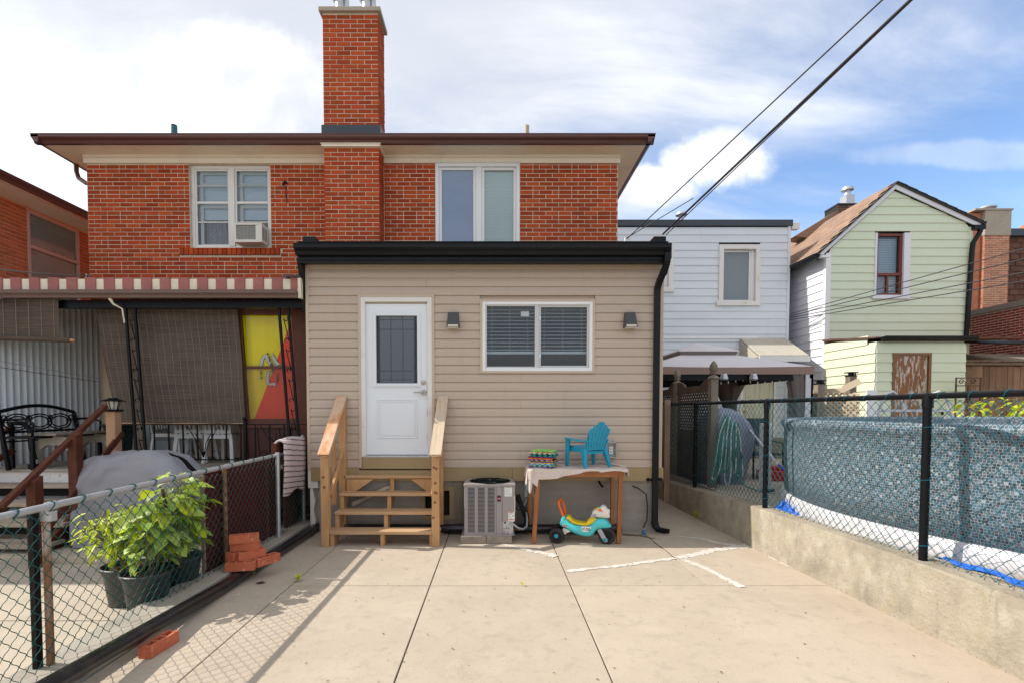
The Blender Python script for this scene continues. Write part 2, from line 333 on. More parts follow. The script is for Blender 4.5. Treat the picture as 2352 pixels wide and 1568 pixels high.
M['toygrey'] = mat('grey_toy_plastic', (.35, .37, .40), .4)
M['tyre'] = mat('black_toy_wheel', (.012, .012, .013), .38)
M['stickw'] = mat('white_sticker', (.75, .74, .72), .5)
M['inkb'] = mat('black_print', (.02, .02, .02), .6)
M['orangeink'] = mat('orange_print', (.75, .22, .03), .5)
M['greenink'] = mat('green_print', (.04, .25, .10), .5)
M['redink'] = mat('red_emblem', (.55, .02, .03), .4)
M['greyink'] = mat('grey_print', (.42, .43, .44), .6)
M['towel'] = mat('pale_pink_towel', (.66, .56, .49), .95, 0, [((.50, .40, .35), 120, .45, .65, .6), ((.7, .61, .55), 4, .5, .75, .4)], (240, .9, .006))
M['pot'] = mat('black_plant_pot', (.028, .027, .027), .45, 0, [((.06, .055, .05), 4, .5, .75, .5)])
M['soil'] = mat('potting_soil', (.10, .06, .035), .95, 0, [((.35, .25, .17), 40, .58, .68, .8), ((.03, .02, .015), 20, .5, .7, .6)], (80, .9, .02))
M['leaf'] = mat('bright_leaf', (.50, .60, .025), .5, 0, [((.60, .64, .05), 9, .45, .7, .6)], None, objrand=.3, island=.3, hue=.02, trans=.45)
M['leaf2'] = mat('dull_green_leaf', (.34, .45, .06), .5, 0, [((.50, .55, .22), 9, .45, .7, .6)], None, objrand=.32, island=.32, hue=.02, trans=.35)
M['stem'] = mat('plant_stem', (.20, .17, .07), .7)
M['cover'] = mat('grey_grill_cover', (.25, .245, .265), .75, 0, [((.31, .305, .325), 3, .5, .75, .4)], (25, .25, .006))
M['cover2'] = mat('blue_grey_cover', (.24, .26, .32), .7, 0, [((.3, .32, .38), 2, .5, .75, .5)], (14, .5, .02))
M['corr'] = mat('corrugated_white_metal', (.58, .58, .58), .5, 0, [((.42, .41, .40), 4, .5, .72, .6, (1, 1, .3))])
M['bamboo'] = None
M['vest'] = mat('brown_painted_frame', (.115, .036, .022), .7, 0, [((.07, .02, .014), 6, .45, .7, .6), ((.2, .09, .06), 20, .6, .75, .4)])
M['awn_m'] = mat('maroon_awning_metal', (.32, .10, .085), .5, 0, [((.36, .16, .14), 14, .5, .72, .6), ((.15, .04, .035), 4, .5, .75, .5)])
M['awn_c'] = mat('cream_awning_metal', (.72, .64, .49), .5, 0, [((.45, .38, .27), 9, .52, .75, .5)])
M['gutterb'] = mat('dusty_brown_gutter', (.15, .09, .075), .45, 0, [((.2, .13, .11), 4, .5, .7, .5)])
M['tanpost'] = mat('tan_painted_post', (.44, .24, .13), .6, 0, [((.36, .19, .10), 5, .5, .7, .5)])
M['greenbin'] = mat('dark_green_bin', (.008, .035, .025), .4)
M['chairw'] = mat('white_plastic_chair', (.66, .65, .63), .45, 0, [((.55, .53, .5), 4, .5, .75, .5)])
M['awn_d'] = mat('grey_cream_awning', (.47, .43, .35), .6, 0, [((.34, .30, .24), 5, .5, .7, .5)])
M['stone'] = mat('grey_bench_concrete', (.40, .36, .30), .85, 0, [((.28, .25, .21), 5, .5, .7, .6)], (50, .5, .005))
M['canopy'] = mat('taupe_canopy_fabric', (.80, .76, .77), .85, 0, [((.68, .63, .63), 1.5, .45, .75, .5)], trans=.25)
M['valance'] = mat('brown_canopy_valance', (.30, .20, .16), .85)
M['curtain'] = mat('brown_mesh_curtain', (.10, .075, .06), .9, trans=.3)
M['curtain2'] = mat('grey_curtain', (.24, .21, .19), .9, trans=.3)
M['poolwhite'] = mat('white_pool_vinyl', (.62, .60, .61), .4, 0, [((.6, .57, .55), 2, .5, .75, .5)])
M['tarp'] = mat('blue_tarp', (.01, .12, .62), .4, 0, [((.02, .2, .75), 8, .45, .7, .6)], (30, .6, .02))
M['hose'] = mat('green_garden_hose', (.05, .22, .18), .4, objrand=.3)
M['hosew'] = mat('pale_garden_hose', (.50, .55, .50), .45)
M['shingle'] = mat('brown_roof_shingle', (.30, .19, .13), .9, 0, [((.20, .125, .085), 5, .42, .7, .7, (1, .3, 1)), ((.38, .27, .2), 30, .5, .75, .5)], (50, .6, .01), objrand=.12, island=.16)
M['shingle_d'] = mat('dark_brown_shingle', (.12, .05, .03), .9, 0, [((.2, .10, .07), 6, .5, .72, .6)], (50, .6, .008), objrand=.2, island=.25)
M['asphalt'] = mat('dark_roofing', (.05, .045, .045), .9)
M['peel'] = mat('peeling_brown_door', (.22, .085, .02), .5, 0, [((.52, .48, .46), 15, .51, .55, .9, (1.5, 1, .32)), ((.15, .05, .015), 4, .5, .7, .5)])
M['doorw'] = mat('dirty_white_door', (.60, .58, .46), .5, 0, [((.3, .26, .18), 2.6, .55, .75, .6)])
M['redwood'] = mat('dark_red_window_frame', (.16, .03, .018), .45)
M['pinkframe'] = mat('pinkish_window_frame', (.55, .36, .32), .5)
M['render'] = mat('grey_render', (.40, .34, .27), .9, 0, [((.5, .2, .12), 5, .64, .68, .9), ((.3, .25, .2), 3, .5, .7, .5)], (40, .6, .01))
M['caulk'] = mat('white_crack_filler', (.60, .56, .50), .8, 0, [((.44, .36, .27), 16, .52, .60, .75), ((.55, .50, .43), 14, .5, .72, .6)], (60, .4, .004))
M['joint'] = mat('dark_joint', (.05, .045, .035), .95)
M['damp'] = mat('damp_stain', (.12, .10, .08), .6)
M['rubber'] = mat('black_insulation', (.012, .012, .013), .7, bump=(60, .6, .006))
M['cable'] = mat('black_cable', (.02, .02, .022), .5)
M['cableg'] = mat('grey_cable', (.16, .15, .15), .6)
M['lampcase'] = mat('charcoal_lamp_case', (.05, .05, .055), .4)
M['lens'] = mat('frosted_lens', (.62, .56, .46), .4)
M['blindw'] = mat('white_blind_slat', (.68, .76, .80), .5)
M['blindc'] = mat('pale_blind', (.84, .92, .87), .6)
M['lace'] = mat('lace_curtain', (.45, .42, .43), .9, 0, [((.25, .23, .24), 60, .45, .6, .8)], trans=.25)
M['flagy'] = mat('yellow_flag_cloth', (.92, .76, .0), .9, spec=0)
M['flago'] = mat('orange_red_flag_cloth', (.92, .07, .004), .9, spec=0)
M['flagw'] = mat('white_flag_print', (.66, .63, .62), .8)
M['acw'] = mat('offwhite_ac_case', (.68, .65, .57), .5, 0, [((.5, .46, .38), 10, .6, .75, .5)])
M['chairmesh'] = mat('black_chair_mesh', (.03, .03, .033), .8)
M['red'] = mat('red_plastic', (.5, .03, .015), .4)
M['clear'] = mat('cloudy_clear_cover', (.36, .36, .34), .2)
M['glass'] = glassy('window_glass', (.86, .90, .92), .02)
M['glassc'] = glassy('porch_glass', (.95, .96, .95), .0)
M['glassb'] = glassy('blue_reflecting_glass', (.42, .60, .80), .14, .03, .15, (.28, .42, .56))  # sky reflection put into the pane as blue tint and diffuse
M['glassd'] = glassy('textured_door_glass', (.40, .46, .50), .12, .18, .35, (.10, .135, .165))
M['glassf'] = glassy('frosted_glass', (.5, .55, .58), .10, .25, .8, (.27, .31, .34))
M['screen'] = glassy('insect_screen', (.93, .92, .91), .0, .5, .07, (.35, .3, .3))
def ground(px, py, z=0.0):
    u = (px - VX) / F; v = (PY - py) / F
    d = Vector((u, math.cos(PITCH) + v * math.sin(PITCH), -math.sin(PITCH) + v * math.cos(PITCH)))
    return Vector((0, 0, EYE)) + d * ((z - EYE) / d.z)
def holed(mb, u0, u1, z0, z1, a, b, holes, axis='y'):
    """wall in the plane axis=const with rectangular openings, as boxes"""
    us = sorted({u0, u1, *[q for h in holes for q in h[:2] if u0 < q < u1]})
    zs = sorted({z0, z1, *[q for h in holes for q in h[2:] if z0 < q < z1]})
    for i in range(len(us) - 1):
        run = None
        for j in range(len(zs) - 1):
            cu = (us[i] + us[i + 1]) / 2; cz = (zs[j] + zs[j + 1]) / 2
            solid = not any(h[0] < cu < h[1] and h[2] < cz < h[3] for h in holes)
            if solid: run = [run[0] if run else zs[j], zs[j + 1]]
            if (not solid or j == len(zs) - 2) and run:
                if axis == 'y': mb.box(us[i], us[i + 1], a, b, run[0], run[1])
                else: mb.box(a, b, us[i], us[i + 1], run[0], run[1])
                run = None
    return mb
def frame(mb, x0, x1, z0, z1, w, y0, y1, bottom=None):
    b = w if bottom is None else bottom
    mb.box(x0, x0 + w, y0, y1, z0, z1); mb.box(x1 - w, x1, y0, y1, z0, z1)
    mb.box(x0 + w, x1 - w, y0, y1, z1 - w, z1)
    if b: mb.box(x0 + w, x1 - w, y0, y1, z0, z0 + b)
    return mb
# ================================================================== setting
g = MB().box(-150, 150, -60, 300, -.6, -.13); solo('ground', g, mat('earth', (.16, .14, .11), .95), kind='structure')
yard = thing('yard', None, None, (0, 0, 0), kind='structure')
part('joint_bed', MB().box(-2.52, 3.3, -3.2, 13.3, -.129, -.014), M['joint'], yard)
XS = [-2.5, -1.915, -.607, .715, 2.0, 3.29]; YS = [-3.2, 1.9, 4.645, 7.29, 10.2, 13.2]
for j in range(5):
    for i in range(5):
        if j < 2 and i == 4: continue
        x0, x1 = XS[i], XS[i + 1] if not (j < 2 and i == 3) else XS[5]
        if j >= 3 and x1 < 2.3: continue
        d = R.uniform(-.0015, .0015); gp = .005
        part('slab', MB().box(x0 + gp, x1 - gp, YS[j] + gp, YS[j + 1] - gp, -.1, d), M['concrete'], yard, bevel=.004)
def ribbon(name, pts, w, z, m, parent, n=44, jit=.45):
    P = [ground(*p) for p in pts]; tot = [0]
    for a, b in zip(P, P[1:]): tot.append(tot[-1] + (b - a).length)
    vs = []; fs = []
    for k in range(n + 1):
        t = tot[-1] * k / n; i = max(j for j in range(len(P) - 1) if tot[j] <= t + 1e-9)
        q = P[i].lerp(P[i + 1], (t - tot[i]) / (tot[i + 1] - tot[i])); d = (P[i + 1] - P[i]).normalized(); s = Vector((-d.y, d.x, 0))
        ww = w if not callable(w) else w(k / n)
        a = ww / 2 * (1 + R.uniform(-jit, jit)); b = ww / 2 * (1 + R.uniform(-jit, jit))
        vs += [(q + s * a).to_tuple()[:2] + (z,), (q - s * b).to_tuple()[:2] + (z,), (q + s * a * .9).to_tuple()[:2] + (z + .003,), (q - s * b * .9).to_tuple()[:2] + (z + .003,)]
        if k:
            o = 4 * k
            fs += [(o - 4 + 2, o - 4 + 3, o + 3, o + 2), (o - 4, o - 4 + 2, o + 2, o), (o - 4 + 3, o - 4 + 1, o + 1, o + 3)]
    mb = MB(); mb.add(vs, fs); return part(name, mb, m, parent)
ribbon('crack_filler', [(1160, 1250), (1215, 1262), (1278, 1277)], lambda t: .04 + .085 * t, .002, M['caulk'], yard)
ribbon('crack_filler', [(1299, 1311), (1420, 1299), (1549, 1281)], lambda t: .07, .002, M['caulk'], yard)
ribbon('crack_filler', [(1556, 1281), (1600, 1272), (1645, 1262), (1722, 1252)], lambda t: .085 + .06 * t, .002, M['caulk'], yard)
ribbon('crack_filler', [(1560, 1231), (1610, 1236), (1655, 1248), (1690, 1251)], lambda t: .015 + .08 * t, .0025, M['caulk'], yard)
ribbon('crack_filler', [(1570, 1284), (1620, 1304), (1706, 1348)], lambda t: .07, .002, M['caulk'], yard)
ribbon('hairline_crack', [(1500, 1243), (1528, 1262), (1553, 1284)], .006, .0012, M['joint'], yard, n=40, jit=.9)
ribbon('hairline_crack', [(1990, 1352), (2080, 1400), (2190, 1470), (2262, 1520)], .004, .0012, M['joint'], yard, n=60, jit=.9)
ribbon('damp_patch', [(1430, 1226), (1470, 1229), (1502, 1236)], lambda t: .10 - .06 * t, .0018, M['damp'], yard)
ribbon('wall_seam', [(1765, 1277), (1930, 1352), (2100, 1430), (2352, 1556)], lambda t: .026, .002, M['caulk'], yard, n=60, jit=.8)
lit = MB()                                              # bits of leaf and grit lying about
for k in range(150):
    x, y = R.uniform(-1.9, 3.0), R.uniform(2.6, 5.9); r = R.uniform(.004, .012); a = R.uniform(0, 6.3)
    p = [(x + r * math.cos(a + i * 2.1) * R.uniform(.5, 1.2), y + r * math.sin(a + i * 2.1), .004 + R.uniform(0, .006)) for i in range(3)]
    lit.add(p, [(0, 1, 2)])
solo('dead_leaf_bits', lit, mat('dead_leaf', (.12, .07, .03), .8, hue=.03, island=.5), 'scattered specks of dead leaf on the beige concrete yard', kind='stuff')
patio = thing('patio', None, None, (0, 0, 0), kind='structure')
part('slab', MB().box(-14, -6.02, -4, 5.3, -.1, 0), M['concrete2'], patio); part('slab', MB().box(-6.01, -2.8, -4, 3.85, -.1, 0), M['concrete2'], patio)
part('slab', MB().box(-6.01, -2.8, 3.86, 5.3, -.1, .001), M['concrete2'], patio); part('slab', MB().box(-14, -2.8, 5.31, 8.2, -.1, .075), M['concrete2'], patio, bevel=.01)
ny = thing('neighbour_yard', None, None, (0, 0, 0), kind='structure')
part('paving', MB().box(3.3, 30, -4, 40, -.1, .45), M['concrete2'], ny)

# ================================================================== bricks
BR = {}
def brick_mesh(l, h, d, m):
    k = (round(l, 3), h, d, m.name)
    if k not in BR:
        mb = MB(); b = .003; l2, h2 = l / 2, h / 2     # face at y=0, rounded arris, runs back to y=d
        mb.add([(-l2, b, -h2), (l2, b, -h2), (l2, b, h2), (-l2, b, h2), (-l2 + b, 0, -h2 + b), (l2 - b, 0, -h2 + b), (l2 - b, 0, h2 - b), (-l2 + b, 0, h2 - b),
                (-l2, d, -h2), (l2, d, -h2), (l2, d, h2), (-l2, d, h2)],
               [(4, 5, 6, 7), (0, 1, 5, 4), (1, 2, 6, 5), (2, 3, 7, 6), (3, 0, 4, 7), (8, 9, 1, 0), (9, 10, 2, 1), (10, 11, 3, 2), (11, 8, 0, 3)])
        BR[k] = mb.mesh('brick', m)
    return BR[k]
def lay(u0, u1, z0, z1, holes=(), pitch=.209, course=.0668, header=6, off=0, gap=.0115, half=.5, phase=0):
    """bricks of a face as (u centre, z centre, length)"""
    out = []; n = int(round((z1 - z0) / course))
    for c in range(n):
        zc = z0 + (c + .5) * course; u = u0
        pat = [pitch, pitch / 2] if header and (c + phase) % header == 0 else [pitch]
        shift = (pitch / 2 if c % 2 else 0) + off
        u = u0 - shift; k = 0
        while u < u1 - 1e-4:
            l = pat[k % len(pat)]; a, b = max(u, u0), min(u + l, u1); u += l; k += 1
            segs = [(a, b)]
            for h in holes:
                if h[2] - .02 < zc < h[3] + .02:
                    ns = []
                    for s in segs:
                        if h[0] <= s[0] and h[1] >= s[1]: continue
                        if h[0] > s[0] and h[0] < s[1]: ns.append((s[0], h[0]))
                        if h[1] > s[0] and h[1] < s[1]: ns.append((h[1], s[1]))
                        if h[1] <= s[0] or h[0] >= s[1]: ns.append(s)
                    segs = ns
            for s in segs:
                if s[1] - s[0] > .035: out.append(((s[0] + s[1]) / 2, zc, s[1] - s[0] - gap))
    return out
def frame_of(face, plane):
    """turns (u, z) on a wall face into a matrix; face is the side the wall looks to"""
    rz = {'-y': 0, '+x': rad(90), '-x': rad(-90), '+y': rad(180)}[face]
    def f(u, z, jy=0):
        if face == '-y': p = Vector((u, plane + jy, z))
        elif face == '+x': p = Vector((plane - jy, u, z))
        elif face == '-x': p = Vector((plane + jy, u, z))
        else: p = Vector((u, plane - jy, z))
        return Matrix.Translation(p) @ Matrix.Rotation(rz, 4, 'Z')
    return f
def brick_face(bl, face, plane, parent, m, single=0, stuff=None, h=.0545, d=.03, jit=.0025):
    """single: how many bricks become objects; the rest go into the MB stuff"""
    f = frame_of(face, plane)
    for k, (u, z, l) in enumerate(bl):
        Mx = f(u, z, R.uniform(-jit, jit))
        if k < single: piece('brick', brick_mesh(l, h, d, m), None, parent, M=Mx)
        else:
            me = brick_mesh(l, h, d, m); o = len(stuff.v)
            stuff.v += [tuple(Mx @ v.co) for v in me.vertices]; stuff.f += [tuple(i + o for i in p.vertices) for p in me.polygons]

# ================================================================== brick house
HY = 8.21
house = thing('brick_house', 'two-storey red brick house with a wide brown eaves gutter and a tall chimney', 'house', (-2.3, HY, 0))
HX0, HX1, HZ = -6.58, 1.99, 5.62
w1 = (-4.93, -3.62, 4.26, 5.60); w2 = (-.955, .405, 4.0, 5.61)
wall = MB(); holed(wall, HX0, HX1, -.1, HZ, HY + .008, HY + .25, [w1, w2])
wall.box(HX0, HX0 + .25, HY + .25, 14, -.1, HZ); wall.box(HX1 - .25, HX1, HY + .25, 14, -.1, HZ); wall.box(HX0, HX1, 13.8, 14.05, -.1, HZ)
wall = part('wall', wall, M['mortar'], house)
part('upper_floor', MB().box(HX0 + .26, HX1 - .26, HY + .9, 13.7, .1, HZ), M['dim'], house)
PX0, PX1, PYF = -2.64, -1.785, 7.88
rest = MB()
pil = MB().box(PX0 + .008, PX1 - .008, PYF + .008, HY + .01, 0, 5.70)
chim = part('chimney', pil.box(PX0 + .008, PX1 - .008, PYF + .008, PYF + .43, 5.70, 7.72), M['mortar'], house)
b_p = lay(PX0, PX1, 4.15, 5.69, header=0, pitch=.2138); b_c = lay(PX0, PX1, 5.69 + .18, 7.69, header=0, pitch=.2138, course=.0674)
brick_face(b_c, '-y', PYF, chim, M['brick'], 200, rest); brick_face(b_p, '-y', PYF, chim, M['brick'], 200, rest)
n_single = len(b_c) + len(b_p)
for fx, pl, y1 in (('+x', PX1, 1), ('-x', PX0, 1)):
    brick_face(lay(PYF + .02, HY, 4.15, 5.69, header=0, off=.05), fx, pl, chim, M['brick'], 0, rest)
    brick_face(lay(PYF + .02, PYF + .43, 5.87, 7.69, header=0, off=.05, course=.0674), fx, pl, chim, M['brick'], 0, rest)
win_sill = (-5.1, -3.47, 4.16, 4.262)
bl = lay(HX0, PX0, 3.25, HZ, [w1, win_sill], phase=2) + lay(PX1, HX1, 4.05, HZ, [w2], phase=2)
bl.sort(key=lambda b: abs(b[0] + 1.2) + .4 * abs(b[1] - 4.8) + (9 if b[1] < 4.3 else 0))
brick_face(bl, '-y', HY, wall, M['brick'], max(0, 296 - n_single), rest)
brick_face(lay(HY + .03, HY + .2, w1[2], w1[3], header=0, off=.06), '+x', w1[0] - .012, wall, M['brick'], 0, rest)
brick_face(lay(HY + .02, 14, 3.6, HZ, header=6), '+x', HX1 + .008, wall, M['brick'], 0, rest)
brick_face(lay(HY + .02, 14, 3.2, HZ, header=6), '-x', HX0 - .008, wall, M['brick'], 0, rest)
part('brick_rest', rest, M['brick'], house, kind='stuff')
for k in range(21):                                     # soldier sill
    Mx = Matrix.Translation((win_sill[0] + .04 + k * .0775, HY - .03, 4.205)) @ Matrix.Rotation(rad(90), 4, 'Y')
    piece('sill_brick', brick_mesh(.105, .067, .12, M['brick']), None, house, M=Mx)
# chimney top
cap = MB().box(PX0 - .045, PX1 + .045, PYF - .045, PYF + .475, 7.715, 7.78); part('cap', cap, M['render'], chim, bevel=.008)
for x in (-2.42, -2.0):
    part('flue', MB().lathe([(.12, 7.79), (.115, 7.86), (.09, 7.87)], (x, PYF + .2, 0), 14), M['tanpvc'], chim, smooth='auto')
    part('flue_cap', MB().lathe([(.075, 7.86), (.075, 8.02), (.12, 8.05), (.13, 8.08), (.04, 8.14)], (x, PYF + .2, 0), 16).box(x + .08, x + .14, PYF + .16, PYF + .2, 7.9, 8.05), M['galv'], chim, smooth='auto')
part('flashing', MB().box(PX0 - .025, PX1 + .03, PYF - .03, PYF + .47, 5.85, 6.02), M['navy'], chim, bevel=.006)
part('pilaster_cap', MB().box(PX0 - .02, PX1 + .02, PYF - .04, HY, 5.69, 5.722).box(PX0 - .035, PX1 + .035, PYF - .055, HY, 5.722, 5.735), M['cream'], house, bevel=.004)
# eaves
soff = MB().box(-6.97, 2.34, 7.9, 14.3, 5.735, 5.75); part('soffit', soff, M['cream'], house)
fr = MB()
for a, b in ((HX0 - .03, PX0 - .001), (PX1 + .001, HX1 + .03)):
    fr.box(a, b, HY - .025, HY + .01, 5.605, 5.69); fr.box(a, b, HY - .04, HY + .01, 5.69, 5.734)
fr.box(HX0 - .03, HX0 + .001, HY + .01, 14, 5.605, 5.734); fr.box(HX1 - .001, HX1 + .03, HY + .01, 14, 5.605, 5.734)
part('frieze_board', fr, M['cream'], house, bevel=.006)
def ogee(s=1.0):                                         # gutter section: (out, up), out is towards the eye
    return [(0, 0), (-.055, 0), (-.062, .018), (-.075, .04), (-.10, .058), (-.115, .075), (-.115, .105), (-.122, .112), (-.122, .122), (-.112, .122), (-.108, .112), (0, .112)]
gut = MB().prism([(7.905 + a, 5.735 + b) for a, b in ogee()], 'x', -7.08, 2.45)
part('gutter', gut, M['brown'], house, smooth=False)
sg = MB()
for sx, xx in ((1, -6.97), (-1, 2.34)):
    sg.prism([(xx + a * sx, 5.735 + b) for a, b in ogee()], 'y', 7.79, 14.3)
part('gutter', sg, M['brown'], house)
rf = MB(); e = 5.852
rf.add([(-7.02, 7.84, e), (2.40, 7.84, e), (2.40, 14.35, e), (-7.02, 14.35, e), (-4.6, 11.1, e + .85), (0, 11.1, e + .85)],
       [(0, 1, 5, 4), (1, 2, 5), (2, 3, 4, 5), (3, 0, 4), (3, 2, 1, 0)])
rf.box(-7.0, -6.6, 7.86, 8.2, e, e + .03)
part('roof', rf, M['asphalt'], house)
dp = MB().tube([(-6.98, 8.5, 5.74), (-6.98, 8.5, 5.62), (-6.93, 8.48, 5.5), (-6.78, 8.44, 5.40), (-6.62, 8.4, 5.34), (-6.62, 8.4, 3.0)], .035, 8)
part('downpipe', dp, M['brown'], house, smooth='auto')
vp = at(400, 298, 9.4); part('vent_pipe', MB().lathe([(.055, -.2), (.052, .075), (.03, .085)], tuple(vp), 12), mat('patina_pipe', (.03, .14, .17), .6, 0, [((.02, .02, .02), 14, .55, .6, .9, (.5, .5, 2))]), house, smooth='auto')
vp = at(1210, 296, 9.4); part('vent_pipe', MB().lathe([(.045, -.2), (.045, .05), (.02, .065)], tuple(vp), 12), M['tanpvc'], house, smooth='auto')
part('pipe_stub', MB().tube([(-3.36, HY - .06, 5.29), (-3.36, HY + .02, 5.30)], .018, 10).tube([(-3.37, HY - .05, 5.29), (-3.40, HY - .04, 5.24)], .015, 8), M['iron'], house)
part('rust_streak', MB().box(-3.375, -3.355, HY - .0045, HY - .0035, 5.06, 5.24).box(-3.362, -3.348, HY - .0045, HY - .0035, 4.98, 5.1), mat('rust_streak', (.07, .02, .012), .9), house)
# upper window with storm sashes
def pane(parent, x0, x1, z0, z1, y, m, name='pane'):
    return part(name, MB().box(x0, x1, y, y + .004, z0, z1), m, parent)
wf = MB(); x0, x1, z0, z1 = w1; y0 = HY + .06
frame(wf, x0, x1, z0, z1, .05, y0, y0 + .1); xm = (x0 + x1) / 2 + .0; wf.box(xm - .045, xm + .045, y0 - .01, y0 + .1, z0 + .05, z1 - .05)
wn = part('window', wf, M['oldwhite'], house, bevel=.004)
for a, b in ((x0 + .05, xm - .045), (xm + .045, x1 - .05)):
    sb = MB(); frame(sb, a, b, z0 + .05, z1 - .05, .028, y0 + .015, y0 + .05)
    zmid = z0 + .05 + .62 * (z1 - z0 - .1) - .06; sb.box(a + .028, b - .028, y0 + .02, y0 + .05, zmid - .018, zmid + .018)
    for zz in (z1 - .31, zmid - .31): sb.box(a + .028, b - .028, y0 + .03, y0 + .045, zz - .009, zz + .009)
    part('sash', sb, M['oldwhite'], wn, bevel=.003)
    pane(wn, a + .028, b - .028, zmid + .018, z1 - .078, y0 + .03, M['glass']); pane(wn, a + .028, b - .028, z0 + .078, zmid - .018, y0 + .034, M['glass'])
    ib = MB(); frame(ib, a + .05, b + .0, z0 + .06, z1 - .06, .05, y0 + .075, y0 + .1); ib.box(a + .1, b - .05, y0 + .075, y0 + .1, zmid - .07, zmid - .02); ib.box(a + .1, b - .05, y0 + .075, y0 + .1, zmid + .29, zmid + .33); part('inner_sash', ib, M['oldwhite'], wn)
    bc = MB().grid(1, 60, lambda u, v: (a + u * (b - a), y0 + .115 + .004 * math.sin(v * 190), zmid - .25 + v * (z1 - zmid + .15))); part('blind', bc, mat('blueish_blind', (.66, .74, .82), .6), wn)
    lc = MB().grid(40, 1, lambda u, v: (a + .1 + u * (b - a - .1), y0 + .15 + .02 * math.sin(u * 34), z0 + .05 + v * (zmid - z0))); part('curtain', lc, M['lace'], wn, smooth=True)
# window unit
acx0, acx1, acz0, acz1 = -4.13, -3.69, 4.30, 4.60
wac = thing('window_air_conditioner', 'small off-white window air conditioner poking out of the upstairs brick house window', 'air conditioner', (-3.9, HY, acz0))
part('case', frame(MB(), acx0, acx1, acz0, acz1, .03, HY - .17, HY + .06, .045).box(acx0 + .03, acx1 - .03, HY - .1, HY + .06, acz0 + .045, acz1 - .03), M['acw'], wac, bevel=.006)
gs = MB()
for k in range(13): gs.box(acx0 + .035, acx1 - .10, HY - .155, HY - .12, acz0 + .058 + k * .0162, acz0 + .066 + k * .0162)
for k in range(5): gs.box(acx0 + .08 + k * .06, acx0 + .084 + k * .06, HY - .15, HY - .12, acz0 + .05, acz1 - .035)
part('grille', gs, mat('grille_grey', (.40, .40, .37), .5), wac); part('coil', MB().box(acx0 + .035, acx1 - .1, HY - .115, HY - .105, acz0 + .05, acz1 - .035), M['dim'], wac)
part('side_strip', MB().box(acx1 - .10, acx1 - .03, HY - .165, HY - .1, acz0 + .045, acz1 - .03), M['acw'], wac)
sv = MB()
for a in range(2):
    for k in range(8): sv.box(acx1 - .004, acx1 + .0015, HY - .15 + a * .09, HY - .08 + a * .09, acz0 + .06 + k * .024, acz0 + .07 + k * .024)
part('side_louvre', sv, M['dark'], wac)
# right upper window
x0, x1, z0, z1 = w2; y0 = HY - .012; wf = MB(); frame(wf, x0, x1, z0, z1, .055, y0, y0 + .12); xm = (x0 + x1) / 2 + .02
wf.box(xm - .045, xm + .045, y0 + .01, y0 + .12, z0 + .055, z1 - .055); wn2 = part('window', wf, M['white'], house, bevel=.005)
for k, (a, b) in enumerate(((x0 + .055, xm - .045), (xm + .045, x1 - .055))):
    part('sash', frame(MB(), a, b, z0 + .05, z1 - .055, .045, y0 + .03, y0 + .08), M['white'], wn2, bevel=.006)
    pane(wn2, a + .045, b - .045, z0 + .09, z1 - .1, y0 + .05, M['glassb'] if k == 0 else M['glass'])
    bs = MB()
    for q in range(46): bs.box(a, b, y0 + .085, y0 + .105, z0 + .08 + q * .031, z0 + .0805 + q * .031 + .026)
    bs.box(a, b, y0 + .108, y0 + .11, z0 + .05, z1); part('blind', bs, M['blindc'], wn2)
part('head_flashing', MB().box(x0 - .02, x1 + .02, HY - .03, HY, z1, z1 + .02), M['oldwhite'], house)

# ================================================================== rear extension
EY = 6.72; EX0, EX1 = -2.51, 2.245
ext = thing('rear_extension', 'single-storey flat-roofed extension clad in beige siding with black eaves', 'house extension', (0, EY, 0))
door = (-1.80, -.815, .85, 3.15); win = (-.195, 1.335, 2.135, 3.11)
inner = MB(); holed(inner, EX0 + .03, EX1 - .03, .70, 3.6, EY + .02, EY + .12, [(-1.73, -.885, 1.037, 3.06), (-.15, 1.29, 2.18, 3.06)])
inner.box(EX0 + .02, EX0 + .12, EY + .12, HY, -.1, 3.6); inner.box(EX1 - .12, EX1 - .02, EY + .12, HY, -.1, 3.6)
part('wall', inner, M['tantrim'], ext)
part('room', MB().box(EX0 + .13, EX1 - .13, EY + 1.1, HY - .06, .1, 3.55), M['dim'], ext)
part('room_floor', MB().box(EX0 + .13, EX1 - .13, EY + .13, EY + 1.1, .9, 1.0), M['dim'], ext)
PROF = [(0, 0), (-.018, .002), (-.018, .006), (-.0165, .068), (-.004, .1125), (0, .1143)]   # one course: (out, up)
SID = {}
def board(parent, x0, x1, z, y, m, prof=PROF, name='siding_board', face='-y', slant=None):
    mb = MB()
    vs = []
    for s in (0, 1):
        for a, b in prof:
            x = (x0, x1)[s]
            if slant: x = slant(z + b)[s]
            vs.append((x, y + a, z + b))
    n = len(prof)
    mb.add(vs, [tuple(range(n)), tuple(range(2 * n - 1, n - 1, -1))] + [((i + 1) % n, i, n + i, n + (i + 1) % n) for i in range(n)])
    if face != '-y':                                     # board runs along y; face -x or +x
        s = -1 if face == '-x' else 1
        mb.v = [(y + (p[1] - y) * -s, p[0], p[2]) for p in mb.v]
        if s == 1: mb.f = [f for f in mb.f]
    return part(name, mb, m, parent)
z = .875; k = 0
while z < 3.52:
    segs = [(EX0 + .035, EX1 - .035)]
    for h in (door, win):
        if h[2] - .03 < z + .057 < h[3] + .0:
            segs = [s for a, b in segs for s in ((a, min(b, h[0])), (max(a, h[1]), b)) if s[1] - s[0] > .03]
    for a, b in segs:
        if b - a > 3:
            c = (-.9, .35, -.3)[k % 3]
            board(ext, a, c - .001, z, EY, M['siding']); board(ext, c + .001, b, z, EY - .0006, M['siding'])
        else: board(ext, a, b, z, EY, M['siding'])
    z += .1143; k += 1
